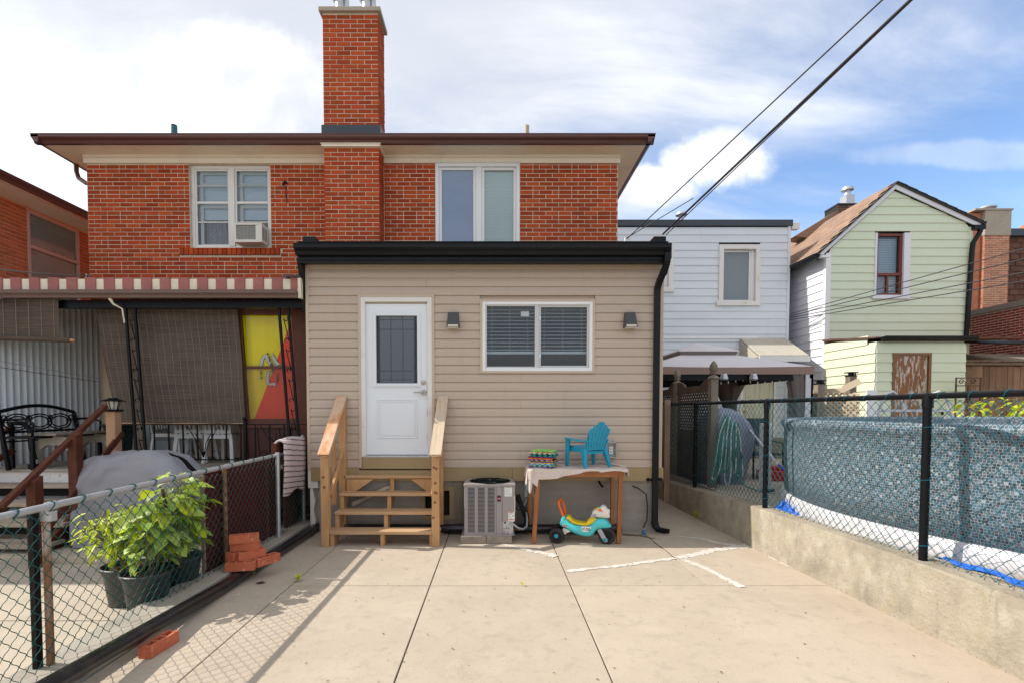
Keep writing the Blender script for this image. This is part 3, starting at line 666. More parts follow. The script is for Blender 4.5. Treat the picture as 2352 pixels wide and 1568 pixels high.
tr = MB().box(EX0, EX0 + .04, EY - .022, EY + .1, .84, 3.56).box(EX1 - .045, EX1, EY - .022, EY + .1, .84, 3.56); part('corner_trim', tr, M['tantrim'], ext, bevel=.003)
part('frieze_trim', MB().box(EX0 + .04, EX1 - .045, EY - .024, EY, 3.52, 3.56), M['tantrim'], ext)
for a, b in ((EX0 + .045, -1.86), (-1.858, -.762), (-.76, .24), (.242, EX1 + .02)):
    part('skirt_board', MB().box(a, b, EY - .03, EY + .02, .695, .873), M['tanband'], ext, bevel=.002)
part('skirt_return', MB().box(EX1 - .003, EX1 + .022, EY + .02, EY + 1.4, .695, .873), M['tanband'], ext)
part('side_sheathing', MB().box(EX1 - .02, EX1 + .0, EY + .1, HY, .86, 3.56), M['tantrim'], ext); part('side_sheathing', MB().box(EX0 - .0, EX0 + .02, EY + .1, HY, .86, 3.56), M['tantrim'], ext)
fo = MB(); holed(fo, EX0 + .13, EX1 - .03, -.1, .695, EY + .03, EY + .25, [(-1.0, -.55, .18, .6)]); fo.box(EX0 + .02, EX0 + .25, EY + .25, HY, -.1, .695); fo.box(EX1 - .25, EX1 - .03, EY + .25, HY, -.1, .695)
part('foundation', fo, M['found'], ext, bevel=.004)
part('cellar_hatch', frame(MB(), -1.0, -.55, .16, .62, .06, EY + .015, EY + .06), M['tanband'], ext); part('hatch_void', MB().box(-1.0, -.55, EY + .1, EY + .12, .16, .62), M['dark'], ext)
part('board_panel', MB().box(-.55, -.43, EY + .0, EY + .03, .0, .69), M['greywood'], ext); part('corner_block', MB().box(EX0 - .0, EX0 + .13, EY - .01, EY + .2, .60, .86), M['oldwhite'], ext)
part('plaster_edge', MB().prism([(EX0 + .02, -.05), (EX0 + .07, -.05), (EX0 + .09, .15), (EX0 + .065, .3), (EX0 + .085, .42), (EX0 + .05, .6), (EX0 + .02, .6)], 'y', EY + .005, EY + .2), M['oldwhite'], ext)
# black eaves
gz = 3.615
part('eaves_soffit', MB().box(EX0 - .01, EX1 - .01, 6.50, EY - .02, 3.565, 3.60).box(EX0 - .01, EX1 - .01, 6.515, 6.56, 3.53, 3.565), M['black'], ext, bevel=.004)
part('gutter', MB().prism([(6.51 + a * 1.05, gz + b * 1.05) for a, b in ogee()], 'x', EX0 - .03, EX1 - .01), M['black'], ext)
part('fascia', MB().box(EX0 - .012, EX1 - .012, 6.512, 6.56, 3.60, 3.79).box(EX0 - .02, EX1 - .015, 6.49, 6.58, 3.787, 3.80), M['black'], ext, bevel=.003)
part('roof', MB().box(EX0 - .05, EX1 + .05, 6.56, HY - .012, 3.6, 3.78), M['asphalt'], ext)
for x in (EX0 + .01, EX1 - .17): part('parapet_block', MB().box(x, x + .16, 6.60, HY - .02, 3.78, 3.90), M['black'], ext, bevel=.006)
part('side_fascia', MB().prism([(6.56, 3.6), (EY + .02, 3.6), (EY + .02, 2.95), (EY - .05, 3.25)], 'x', EX0 - .055, EX0 - .005), M['black'], ext)
part('side_fascia', MB().box(EX0 - .06, EX0 - .005, EY + .02, HY - .02, 3.35, 3.78), M['black'], ext)
part('side_fascia', MB().box(EX1 + .005, EX1 + .06, EY + .02, HY - .02, 3.45, 3.78), M['black'], ext)
# downpipe
dpx = EX1 - .10
def rectpipe(mb, pts, w=.076, d=.055):
    for a, b in zip(pts, pts[1:]): mb.bar(a, b, w, d, side=(1, 0, 0))
    return mb
pp = [(EX1 + .03, 6.45, 3.63), (EX1 + .02, 6.45, 3.52), (EX1 - .02, 6.55, 3.38), (dpx - .005, EY - .06, 3.24), (dpx, EY - .06, 3.15)]
def rtube(mb, pts, w, d):
    P = [Vector(p) for p in pts]; vs = []; n = len(P)
    for i in range(n):
        t = (P[min(n - 1, i + 1)] - P[max(0, i - 1)]).normalized(); a = Vector((1, 0, 0)); a = (a - t * a.dot(t)).normalized(); b = a.cross(t)
        vs += [P[i] + a * (w / 2 * q) + b * (d / 2 * r_) for q, r_ in ((-1, -1), (1, -1), (1, 1), (-1, 1))]
    return mb.add(vs, [(0, 3, 2, 1), tuple(range(4 * n - 4, 4 * n))] + [(i * 4 + j, i * 4 + (j + 1) % 4, i * 4 + 4 + (j + 1) % 4, i * 4 + 4 + j) for i in range(n - 1) for j in range(4)])
def smooth_path(pts, k=5):
    P = [Vector(p) for p in pts]; out = [P[0]]
    for i in range(1, len(P) - 1):
        a = P[i].lerp(P[i - 1], .42); b = P[i].lerp(P[i + 1], .42)
        for q in range(k + 1): t = q / k; out.append(a.lerp(P[i], t).lerp(P[i].lerp(b, t), t))
    return out + [P[-1]]
el_ = smooth_path([(EX1 - .045, 6.45, 3.64), (EX1 - .045, 6.45, 3.50), (dpx, EY - .06, 3.27), (dpx, EY - .06, 3.12)])
part('downpipe', rtube(MB(), el_ + [(dpx, EY - .06, .14)], .076, .055), M['black'], ext, bevel=.005)
rb = MB()
for k in range(1, len(el_) - 1): d_ = (el_[k + 1] - el_[k - 1]).normalized() * .003; rtube(rb, [el_[k] - d_, el_[k] + d_], .0805, .0595)
part('elbow_rib', rb, M['black'], ext)
sh = [(dpx, EY - .06, .16), (dpx + .005, EY - .065, .10), (dpx + .04, EY - .09, .055), (dpx + .14, EY - .13, .04)]
part('downpipe_shoe', rectpipe(MB(), sh, .085, .075), M['black'], ext, bevel=.008)
part('pipe_strap', MB().box(dpx - .05, dpx + .05, EY - .095, EY - .088, .72, .75).box(dpx - .085, dpx + .085, EY - .034, EY - .03, .70, .73).prism([(dpx - .12, .715), (dpx - .085, .75), (dpx - .06, .715), (dpx - .085, .68)], 'y', EY - .036, EY - .032).prism([(dpx + .12, .715), (dpx + .085, .75), (dpx + .06, .715), (dpx + .085, .68)], 'y', EY - .036, EY - .032), M['iron'], ext)
# door
dj = MB(); frame(dj, door[0] - .015, door[1] + .015, door[2] - .01, door[3] + .02, .035, EY - .03, EY, .02); part('door_channel', dj, M['tantrim'], ext, bevel=.003)
part('door_sill_board', MB().box(door[0] + .03, door[1] - .03, EY - .045, EY - .01, .865, 1.02), M['tanband'], ext, bevel=.003)
df = MB(); frame(df, door[0] + .02, door[1] - .02, 1.02, door[3] - .015, .06, EY - .028, EY + .06, 0); part('door_frame', df, M['oldwhite'], ext, bevel=.004)
part('threshold', MB().box(-1.74, -.875, EY - .05, EY + .06, 1.015, 1.04), M['galv'], ext, bevel=.004)
dx0, dx1, dz0, dz1 = -1.725, -.89, 1.048, 3.055
pw = (-1.585, -1.03, 2.0, 2.90)                          # glazed opening
db = MB(); holed(db, dx0, dx1, dz0, dz1, EY + .012, EY + .05, [pw]); dr = part('door', db, M['whitedoor'], ext)
lp = MB(); frame(lp, pw[0] - .045, pw[1] + .045, pw[2] - .05, pw[3] + .045, .05, EY + .0, EY + .012, .055); frame(lp, pw[0] - .028, pw[1] + .028, pw[2] - .03, pw[3] + .028, .03, EY - .008, EY + .0, .032); part('door_light_frame', lp, M['whitedoor'], dr, bevel=.006)
part('pane', MB().box(pw[0], pw[1], EY + .02, EY + .026, pw[2], pw[3]), M['glassd'], dr)
ld = MB(); r = .0035; yy = EY + .016
for fx in (.085, .355, .645, .915): X = pw[0] + fx * (pw[1] - pw[0]); ld.box(X - r, X + r, yy, yy + .004, pw[2], pw[3])
for fz in (.06, .19, .80, .94): Z = pw[2] + fz * (pw[3] - pw[2]); ld.box(pw[0], pw[1], yy + .0005, yy + .0045, Z - r, Z + r)
frame(ld, pw[0], pw[1], pw[2], pw[3], .010, yy - .001, yy + .005); part('lead_came', ld, mat('lead', (.06, .065, .07), .4, .5), dr)
ch = MB()                                               # bevelled chips of the border
for k in range(26):
    for X in (pw[0] + .012, pw[1] - .04): ch.box(X, X + .028, yy + .004, yy + .0065 + R.uniform(0, .003), pw[2] + .02 + k * .0335, pw[2] + .043 + k * .0335)
part('glass_border', ch, mat('obscure_glass', (.10, .12, .13), .12, spec=.8), dr)
lp2 = (-1.58, -1.035, 1.27, 1.79); pn = MB(); frame(pn, *lp2, .012, EY + .004, EY + .012); frame(pn, lp2[0] + .03, lp2[1] - .03, lp2[2] + .03, lp2[3] - .03, .01, EY + .006, EY + .012)
pn.box(lp2[0] + .045, lp2[1] - .045, EY + .008, EY + .012, lp2[2] + .045, lp2[3] - .045); part('door_panel', pn, M['whitedoor'], dr, bevel=.005)
hx, hz = -.95, 1.885
part('lever_handle', MB().lathe([(.0, -.03), (.035, -.03), (.038, -.02), (.038, .01)], (hx, EY + .012, hz), 18, 'y').tube([(hx, EY - .02, hz), (hx, EY - .05, hz), (hx - .03, EY - .055, hz), (hx - .125, EY - .055, hz - .004)], [.012, .012, .011, .008], 10), M['chrome'], dr, smooth='auto')
part('deadbolt', MB().lathe([(0, -.018), (.022, -.018), (.032, -.012), (.034, .01)], (hx + .0, EY + .012, 2.02), 18, 'y'), M['chrome'], dr, smooth='auto')
# window
wc = MB(); frame(wc, win[0], win[1], win[2], win[3], .032, EY - .03, EY + .0); part('window_channel', wc, M['tantrim'], ext, bevel=.003)
wf = MB(); frame(wf, win[0] + .03, win[1] - .03, win[2] + .03, win[3] - .028, .045, EY - .025, EY + .06); wn = part('window', wf, M['white'], ext, bevel=.004)
xm = .555; a0, a1, c0, c1 = win[0] + .075, win[1] - .075, win[2] + .075, win[3] - .073
sf = MB(); frame(sf, a0, xm + .02, c0, c1, .016, EY - .012, EY + .02); sf.box(xm - .02, xm + .035, EY - .016, EY + .03, c0, c1); frame(sf, xm + .035, a1, c0, c1, .028, EY + .0, EY + .035); part('sash', sf, mat('grey_white_sash', (.55, .55, .55), .4), wn, bevel=.003)
pane(wn, a0 + .016, xm - .02, c0 + .016, c1 - .016, EY + .005, M['glass']); pane(wn, xm + .05, a1 - .028, c0 + .028, c1 - .028, EY + .018, M['glass'])
part('latch', MB().box(xm + .04, xm + .06, EY - .01, EY + .0, c1 - .2, c1 - .15).box(xm + .04, xm + .06, EY - .01, EY + .0, c0 + .13, c0 + .18), M['white'], wn)
part('window_label', MB().box(.35, .46, EY + .002, EY + .004, c1 - .15, c1 - .085), mat('faded_label', (.42, .46, .48), .6), wn)
bt = 2.40
for k, (a, b) in enumerate(((a0 - .02, xm - .005), (xm + .005, a1 + .02))):
    bl_ = thing('venetian_blind', ('white venetian blind half raised behind the left sash of the extension window', 'white venetian blind half raised behind the right sash of the extension window')[k], 'blind', ((a + b) / 2, EY + .1, bt), 'blinds in the extension window')
    z = bt + .06
    me = None
    while z < c1 + .02:
        Mx = Matrix.Translation(((a + b) / 2, EY + .10, z)) @ Matrix.Rotation(rad(24), 4, 'X')
        if me is None: me = MB().box(-(b - a) / 2, (b - a) / 2, -.021, .021, -.0012, .0012).mesh('slat', M['blindw'])
        piece('slat', me, None, bl_, M=Mx); z += .0485
    part('bottom_rail', MB().box(a, b, EY + .08, EY + .12, bt, bt + .035), M['blindw'], bl_, bevel=.004)
    cd = MB()
    for fx in (.15, .5, .85): X = a + fx * (b - a); cd.tube([(X, EY + .074, bt), (X, EY + .074, c1)], .0018, 5)
    part('cord', cd, M['blindw'], bl_)
solo('ornament', MB().lathe([(0.022, 0), (.03, .015), (.018, .035), (.006, .05), (.012, .06), (0, .075)], (.10, EY + .16, 2.16), 10), M['redink'], 'tiny red ornament on the inner sill of the extension window', 'ornament', smooth=True)
solo('bowl', MB().lathe([(.05, 0), (.10, .03), (.11, .05), (.10, .052)], (1.12, EY + .18, 2.16), 16), M['white'], 'white bowl on the inner sill of the extension window', 'bowl', smooth=True)
part('inner_sill', MB().box(-.15, 1.29, EY + .06, EY + .3, 2.13, 2.155), M['white'], ext)
# wall lamps
for k, (X, lab) in enumerate(((-.545, 'charcoal box wall lamp between the white door and the wide window'), (1.79, 'charcoal box wall lamp beside the black downpipe'))):
    Z = 2.73; t = thing('wall_lamp', lab, 'wall lamp', (X, EY, Z), 'wall lamps on the beige extension')
    mb = MB(); y1 = EY - .012; mb.add([(X - .085, y1, Z), (X + .085, y1, Z), (X - .068, y1, Z + .2), (X + .068, y1, Z + .2), (X - .085, y1 - .125, Z + .0), (X + .085, y1 - .125, Z), (X - .068, y1 - .06, Z + .2), (X + .068, y1 - .06, Z + .2)],
                                      [(0, 1, 3, 2), (4, 6, 7, 5), (0, 2, 6, 4), (1, 5, 7, 3), (2, 3, 7, 6), (0, 4, 5, 1)])
    part('housing', mb, M['lampcase'], t, bevel=.008); part('lens', MB().box(X - .07, X + .07, y1 - .118, y1 - .01, Z - .012, Z - .002).box(X - .066, X + .066, y1 - .127, y1 - .12, Z + .004, Z + .028), M['lens'], t)
X, Z = 1.555, 1.01
t = thing('outlet_box', 'clear weatherproof outlet box on the siding behind the turquoise chair', 'outlet', (X, EY, Z))
part('cover', frame(MB(), X - .07, X + .07, Z, Z + .21, .016, EY - .075, EY - .02).box(X - .065, X + .065, EY - .03, EY - .014, Z + .01, Z + .2), M['clear'], t, bevel=.006)
part('socket', MB().box(X - .026, X + .026, EY - .05, EY - .03, Z + .05, Z + .15), M['stickw'], t, bevel=.004)
part('socket_hole', MB().box(X - .012, X - .006, EY - .052, EY - .05, Z + .11, Z + .13).box(X + .006, X + .012, EY - .052, EY - .05, Z + .11, Z + .13).box(X - .012, X - .006, EY - .052, EY - .05, Z + .07, Z + .09).box(X + .006, X + .012, EY - .052, EY - .05, Z + .07, Z + .09), M['dark'], t)
part('hinge', MB().box(X - .06, X - .03, EY - .07, EY - .03, Z + .21, Z + .225).box(X + .03, X + .06, EY - .07, EY - .03, Z + .21, Z + .225).box(X + .07, X + .085, EY - .06, EY - .03, Z + .06, Z + .12).box(X - .09, X - .07, EY - .04, EY - .02, Z + .02, Z + .05), M['clear'], t)
def lettering(txt, size, loc, m, parent, rot=(rad(90), 0, 0), ext_=.0006, align='CENTER'):
    cu = bpy.data.curves.new('lettering', 'FONT'); cu.body = txt; cu.size = size; cu.extrude = ext_; cu.align_x = align; cu.resolution_u = 2
    cu.materials.append(m); o = bpy.data.objects.new('lettering_source', cu); C.objects.link(o)
    me = bpy.data.meshes.new_from_object(o.evaluated_get(bpy.context.evaluated_depsgraph_get())); bpy.data.objects.remove(o)
    o = bpy.data.objects.new('lettering', me); C.objects.link(o); o.parent = parent
    o.location = Vector(loc) - base(parent); o.rotation_euler = rot; return o
# ================================================================== wooden steps
st = thing('wooden_steps', 'open wooden steps with two sloping handrails up to the white door', 'steps', (-1.36, 6.35, 0))
for k in range(4):
    z = .20 * (k + 1) - .02; y = 6.0 + .2 * k
    x0, x1 = (-2.055, -.67) if k == 0 else (-2.0, -.735)
    part('tread', MB().box(x0, x1, y, y + .235 if k < 3 else 6.70, z - .038, z), M['woodx'], st, bevel=.005)
for x0, x1 in ((-1.995, -1.945), (-1.385, -1.335), (-.79, -.742)):
    poly = [(6.02, 0)]
    for k in range(4): poly += [(6.02 + .2 * k, .20 * (k + 1) - .059), (6.02 + .2 * (k + 1), .20 * (k + 1) - .059)]
    poly = poly[:-1] + [(6.69, .741), (6.69, .52), (6.16, 0)]
    part('stringer', MB().prism(poly, 'x', x0, x1), M['wood'], st, bevel=.003)
for x in (-2.045, -.71):
    part('post', MB().box(x - .045, x + .045, 5.985, 6.075, 0, 1.085), M['wood'], st, bevel=.004)
    part('post', MB().box(x - .02, x + .07, 6.60, 6.69, 0, 1.76) if x < -1 else MB().box(x - .06, x + .03, 6.60, 6.69, 0, 1.76), M['wood'], st, bevel=.004)
    part('baluster_board', MB().box(x - .02, x + .02, 6.30, 6.39, .45, 1.44), M['wood'], st, bevel=.003)
    part('lower_rail', MB().bar((x + (.045 if x < -1 else -.045), 6.08, .60), (x + (.045 if x < -1 else -.045), 6.62, 1.10), .036, .085), M['wood'], st, bevel=.003)
part('handrail', MB().bar((-2.04, 5.95, 1.105), (-2.04, 6.70, 1.825), .14, .038), M['woodrail_o'], st, bevel=.004)
part('handrail', MB().bar((-.705, 5.95, 1.105), (-.685, 6.70, 1.825), .14, .038), M['woodrail'], st, bevel=.004)
for a, b in ((-1.945, -1.6), (-.79, -1.1)):
    part('gusset', MB().prism([(a, .735), (b, .735), (a, .50)], 'y', 6.56, 6.60), M['wood'], st)
kn = MB()
for x, y, z in [(-.70, 5.939, .9)] * 0 + [(R.choice((-2.045, -.71)) + R.uniform(-.03, .03), 5.984, R.uniform(.2, 1.0)) for _ in range(9)]:
    kn.lathe([(0, -.001), (R.uniform(.008, .016), -.0006), (.018, .001)], (x, y, z), 9, 'y')
part('knot', kn, mat('wood_knot', (.22, .08, .025), .7), st)
# pipe below the steps
solo('drain_pipe', MB().tube([(-1.88, 6.66, .40), (-1.45, 6.68, .60)], .032, 10).tube([(-1.90, 6.655, .39), (-1.80, 6.665, .437)], .038, 10).tube([(-1.47, 6.68, .59), (-1.42, 6.7, .61), (-1.38, 6.7, .56)], .036, 10), M['tanpvc'], 'tan plastic drain pipe slanting behind the open wooden steps', 'pipe', smooth='auto')
# ================================================================== air conditioner
ax0, ax1, ay0, ay1, az0, az1 = -.376, .253, 6.165, 6.665, .105, .705
for k, (a, b) in enumerate(((-.415, -.105), (-.10, .215))):
    solo('concrete_block', MB().box(a, b, 6.125, 6.6, 0, .09), M['block'], ('mottled concrete block under the stair side of the grey air conditioner', 'mottled concrete block under the hose side of the grey air conditioner')[k], 'block', 'blocks under the air conditioner', bevel=.006)
ac = thing('air_conditioner', 'grey louvred outdoor air conditioning unit standing on blocks beside the wooden steps', 'air conditioner', (-.06, 6.4, .09))
cab = MB().box(ax0, .1, ay0, ay1, az0, az1).box(.1, ax1, ay0, ay1, az0 + .165, az1).box(.1, ax1 - .02, ay0 + .035, ay1, az0, az0 + .165)
part('cabinet', cab, M['ac'], ac, bevel=.008)
part('base_pan', MB().prism([(ax0 - .005, ay0 - .012), (.08, ay0 - .012), (.15, ay0 - .02), (ax1 - .03, ay0 - .012), (ax1, ay0 + .03), (ax1, ay1), (ax0 - .005, ay1)], 'z', .088, .108), M['ac'], ac, bevel=.004)
part('lid', MB().box(ax0 - .008, ax1 + .006, ay0 - .008, ay1 + .006, .698, .738), M['ac'], ac, bevel=.012)
sl_ = MB(); lv = MB()
for a, b in ((.045, .13), (.169, .254), (.291, .376)):
    for k in range(34):
        z = .688 - k * .01648
        sl_.box(ax0 + a, ax0 + b, ay0 - .0012, ay0 + .002, z - .0095, z - .001)
        lv.add([(ax0 + a, ay0, z + .004), (ax0 + b, ay0, z + .004), (ax0 + b, ay0 - .0055, z - .0005), (ax0 + a, ay0 - .0055, z - .0005), (ax0 + a, ay0, z - .002), (ax0 + b, ay0, z - .002)],
               [(0, 1, 2, 3), (3, 2, 5, 4), (0, 3, 4), (1, 5, 2)])
part('louvre_slot', sl_, M['dark'], ac); part('louvre', lv, M['ac'], ac)  # near-black strips laid on the cabinet stand for shaded slots
part('panel_seam', MB().box(.018, .0215, ay0 - .0008, ay0, az0, az1).box(.088, .0895, ay0 - .0006, ay0, az0 + .16, az1), M['dark'], ac)
fcx, fcy = -.06, 6.415
fg = MB()
for k in range(11):
    r = .05 + k * .0205; zz = .738 + .022 * math.cos(r / .27 * 1.5)
    fg.tube([(fcx + r * math.cos(t * math.pi / 20), fcy + r * math.sin(t * math.pi / 20), zz) for t in range(40)], .0032, 5, closed=True)
for k in range(12):
    an = k * math.pi / 6; fg.tube([(fcx + r * math.cos(an), fcy + r * math.sin(an), .742 + .022 * math.cos(r / .27 * 1.5)) for r in (.03, .1, .18, .268)], .003, 5)
part('fan_grille', fg, M['iron'], ac, smooth=True)
part('fan_well', MB().lathe([(.262, .7385), (.0, .7385)], (fcx, fcy, 0), 32), M['dark'], ac)
fb = MB().lathe([(.055, .739), (.055, .752), (0, .756)], (fcx, fcy, 0), 16)
for k in range(3):
    an = k * 2.094 + .5; fb.add([(fcx + r * math.cos(an + d), fcy + r * math.sin(an + d), .7395 + h) for r, d, h in ((.05, -.2, .001), (.24, -.3, .002), (.24, .35, .011), (.05, .5, .009))], [(0, 1, 2, 3)])
part('fan_blade', fb, mat('fan_grey', (.3, .28, .25), .5), ac)
sp = MB().box(.123, .215, ay0 - .0015, ay0, .58, .69); part('data_label', sp, M['stickw'], ac)
tx = MB()
for k in range(11): tx.box(.128, .128 + R.uniform(.05, .08), ay0 - .0022, ay0 - .0015, .682 - k * .0088, .685 - k * .0088)
tx.box(.195, .211, ay0 - .0022, ay0 - .0015, .593, .605); part('label_print', tx, M['greyink'], ac)
part('badge', MB().box(.033, .077, ay0 - .003, ay0, .515, .592), M['inkb'], ac)
el = MB().lathe([(0, -.0046), (.019, -.0046), (.019, -.003)], (0, 0, 0), 20, 'y'); el.xf(Matrix.Translation((.055, ay0, .552)) @ Matrix.Diagonal((1, 1, .62, 1))); part('badge_emblem', el, M['redink'], ac)
lettering('RUUD', .0125, (.055, ay0 - .0052, .5478), M['stickw'], ac)
wl = MB().box(.168, ax1 - .004, ay0 - .0016, ay0, .27, .385); part('warning_label', wl, M['stickw'], ac)
part('label_bar', MB().box(.172, .232, ay0 - .0022, ay0, .372, .382).box(.172, ax1 - .006, ay0 - .0022, ay0, .285, .296), M['orangeink'], ac)
part('label_bar', MB().box(.172, .19, ay0 - .0022, ay0, .335, .342).box(.22, .244, ay0 - .0022, ay0, .335, .342), M['greenink'], ac)
tx = MB()
for k in range(4): tx.box(.174, .232 + R.uniform(-.02, .01), ay0 - .0022, ay0, .305 + k * .007, .307 + k * .007)
for k in range(3): tx.box(.174, .225, ay0 - .0022, ay0, .349 + k * .007, .351 + k * .007)
part('label_print', tx, M['greyink'], ac)
lettering('WARNING', .009, (.202, ay0 - .003, .3738), M['inkb'], ac); lettering('WARNING', .009, (.205, ay0 - .003, .2872), M['inkb'], ac)
part('side_label', MB().box(ax1 - .006, ax1 + .001, ay0 + .0 - .0015, ay0 + .02, .385, .585), M['stickw'], ac)
vp_ = MB().box(.102, ax1 - .022, ay0 + .028, ay0 + .034, az0 + .005, az0 + .16).box(.185, .2, ay0 - .005, ay0 + .03, az0 - .0, az0 + .12)
part('valve_plate', vp_, M['galv'], ac)
vv = MB()
for x, z, r in ((.13, .245, .012), (.118, .17, .007), (.145, .175, .007), (.172, .175, .007), (.118, .14, .005), (.145, .195, .006)): vv.lathe([(0, -.002), (r, -.002), (r, .002)], (x, ay0 + .027, z), 10, 'y')
part('port', vv, M['dark'], ac)
part('valve', MB().lathe([(0, -.035), (.014, -.035), (.014, .0)], (.14, ay0 + .027, .125), 10, 'y').lathe([(0, -.03), (.01, -.03), (.01, 0)], (.205, ay0 + .027, .20), 8, 'y'), M['chrome'], ac, smooth='auto')
part('refrigerant_line', MB().tube([(.21, 6.30, .2), (.30, 6.38, .14), (.38, 6.48, .12), (.43, 6.56, .17), (.42, 6.60, .27), (.36, 6.63, .38), (.31, 6.66, .52)], [.02, .02, .024, .034, .036, .028, .026], 10), M['rubber'], ac, smooth=True)
part('refrigerant_line', MB().tube([(.40, 6.57, .25), (.345, 6.6, .40), (.28, 6.65, .50)], [.026, .022, .024], 10), M['rubber'], ac, smooth=True)
part('copper_line', MB().tube([(.20, 6.2, .17), (.30, 6.28, .13), (.38, 6.36, .12)], .006, 6), mat('copper', (.5, .25, .15), .35, .9), ac)
part('whip_conduit', MB().tube([(.19, 6.19, .25), (.235, 6.2, .225), (.30, 6.24, .165), (.36, 6.30, .14), (.41, 6.38, .15), (.425, 6.47, .21), (.42, 6.55, .30)], .0135, 10), M['pvc'], ac, smooth=True)
db_ = thing('disconnect_box', 'grey electrical disconnect box on the foundation behind the table leg', 'electrical box', (.47, EY, .5))
part('case', MB().box(.405, .52, EY - .07, EY + .03, .49, .695).box(.40, .525, EY - .078, EY - .068, .485, .70), M['panel_grey'], db_, bevel=.008); part('switch_cover', MB().lathe([(0, -.035), (.03, -.035), (.038, -.02), (.038, 0)], (.445, EY - .078, .61), 14, 'y'), M['panel_grey'], db_, smooth='auto')
part('conduit', MB().tube([(.435, EY - .03, .50), (.43, EY - .03, .43), (.39, EY - .04, .36), (.33, EY - .02, .33), (.28, EY + .02, .33)], .016, 10).tube([(.49, EY - .03, .5), (.47, EY - .05, .38), (.40, EY - .03, .335)], .012, 8), M['pvc'], db_, smooth=True)
# ================================================================== table with its load
tb = thing('wooden_table', 'narrow brown varnished wooden table with long legs against the extension', 'table', (1.03, 6.4, 0))
part('table_top', MB().box(.42, 1.625, 6.10, 6.67, .895, .922), M['tablewood'], tb, bevel=.005)
part('apron', MB().box(.52, 1.575, 6.13, 6.152, .825, .895).box(.52, 1.575, 6.62, 6.64, .825, .895).box(.50, .52, 6.15, 6.62, .825, .895).box(1.575, 1.595, 6.15, 6.62, .825, .895), M['tablewood'], tb)
for a, b in (((.482, 6.145, 0), (.545, 6.15, .90)), ((1.53, 6.13, 0), (1.555, 6.15, .90)), ((.455, 6.62, 0), (.49, 6.62, .90)), ((1.565, 6.62, 0), (1.57, 6.62, .90))):
    part('leg', MB().bar(a, b, .052, .052, side=(1, 0, 0)), M['tablewood'], tb, bevel=.004)
def hang(u):
    if u < .10: return .12 + .10 * math.sin(u / .10 * math.pi * .5)
    if u < .7: return .07 + .055 * math.cos((u - .12) * 5.2) ** 1 if u < .42 else max(.022, .07 + .055 * math.cos((u - .12) * 5.2))
    return .026 + .006 * math.sin(u * 20)
def tow(u, v):
    x = .41 + 1.225 * u; zt = .9265
    if v < .62:
        t = v / .62; y = 6.655 - t * .57; z = zt + .003 * math.sin(u * 23 + t * 7) + (.02 * max(0, 1 - abs(u - .93) / .06) * max(0, 1 - t * 1.6))
        return (x, y, z)
    t = (v - .62) / .38; h = hang(u)
    return (x + .02 * math.sin(u * 30) * t - .0 * t, 6.083 - .012 * t - .012 * math.sin(u * 26 + 1) * t, zt - .002 - h * t)
tw = MB().grid(70, 34, tow)
tw.grid(14, 12, lambda u, v: (.408 - .012 * v - .012 * math.sin(u * 9) * v, 6.085 + u * .40, .9262 - v * (.20 - .10 * u)))
tw.grid(8, 12, lambda u, v: (.415 + .075 * u * (1 - .55 * v), 6.074 - .016 * math.sin(u * 3.1), .925 - v * (.30 - .05 * abs(u - .5))))
tw.grid(6, 10, lambda u, v: (1.635 + .008 * v, 6.09 + u * .16, .9255 - v * (.075 + .03 * math.sin(u * 3))))
o = solo('table_towel', tw, M['towel'], 'pale pinkish towel spread over the table and hanging off its front corner', 'towel', smooth=True); sm_ = o.modifiers.new('thick', 'SOLIDIFY'); sm_.thickness = .006; sm_.offset = 1
part_roll = MB().tube([(1.40, 6.60, .945), (1.48, 6.50, .95), (1.58, 6.36, .945), (1.63, 6.22, .935)], [.012, .016, .016, .012], 8)
solo('rolled_cloth', part_roll, M['towel'], 'rolled towel edge lying behind the turquoise chair on the table', 'cloth', smooth=True)
ch = thing('toy_chair', 'small turquoise slatted plastic armchair for a child standing on the table', 'chair')
cm = M['blue']
part('seat', MB().grid(6, 8, lambda u, v: (-.165 + .33 * u, -.13 + .31 * v, .215 + .05 * v - .012 * math.sin(v * 3.1) - .012 * (v > .9))).grid(6, 1, lambda u, v: (-.165 + .33 * u, .18, .253 - .04 * v)).box(-.17, -.15, -.12, .18, .18, .235).box(.15, .17, -.12, .18, .18, .235).box(-.15, .15, -.13, -.11, .165, .195), cm, ch)
W6 = [-.118, -.071, -.0235, .0235, .071, .118]; TOP = [.475, .515, .545, .545, .515, .475]
for k in range(6):
    xb, xt = W6[k] * .83, W6[k] * 1.13; wb, wt = .018, .0235; zt = TOP[k]
    def P(x, z, d=0): return (x, -.125 - (z - .2) * .33 - d, z)
    sgn = 1 if k < 3 else -1; tl, trr = (zt - .016, zt + .006) if k < 2 else ((zt + .006, zt - .016) if k > 3 else (zt, zt + .006) if k == 2 else (zt + .006, zt))
    vs = [P(xb - wb, .215), P(xb + wb, .215), P(xt + wt, trr), P(xt - wt, tl), P(xb - wb, .215, .011), P(xb + wb, .215, .011), P(xt + wt, trr, .011), P(xt - wt, tl, .011)]
    part('back_slat', MB().add(vs, [(0, 3, 2, 1), (4, 5, 6, 7), (0, 1, 5, 4), (1, 2, 6, 5), (2, 3, 7, 6), (3, 0, 4, 7)]), cm, ch, bevel=.003)
bb = MB()
for z, w in ((.215, .12), (.30, .125), (.415, .14)): bb.box(-w, w, -.125 - (z - .2) * .33 - .014, -.125 - (z - .2) * .33 - .0, z - .006, z + .006)
for s in (-1, 1): bb.bar((s * .125, -.125, .19), (s * .155, -.17, .335), .03, .016, side=(0, 1, 0)); bb.bar((s * .125, -.13, .30), (s * .148, -.2, .43), .016, .014, side=(0, 1, 0))
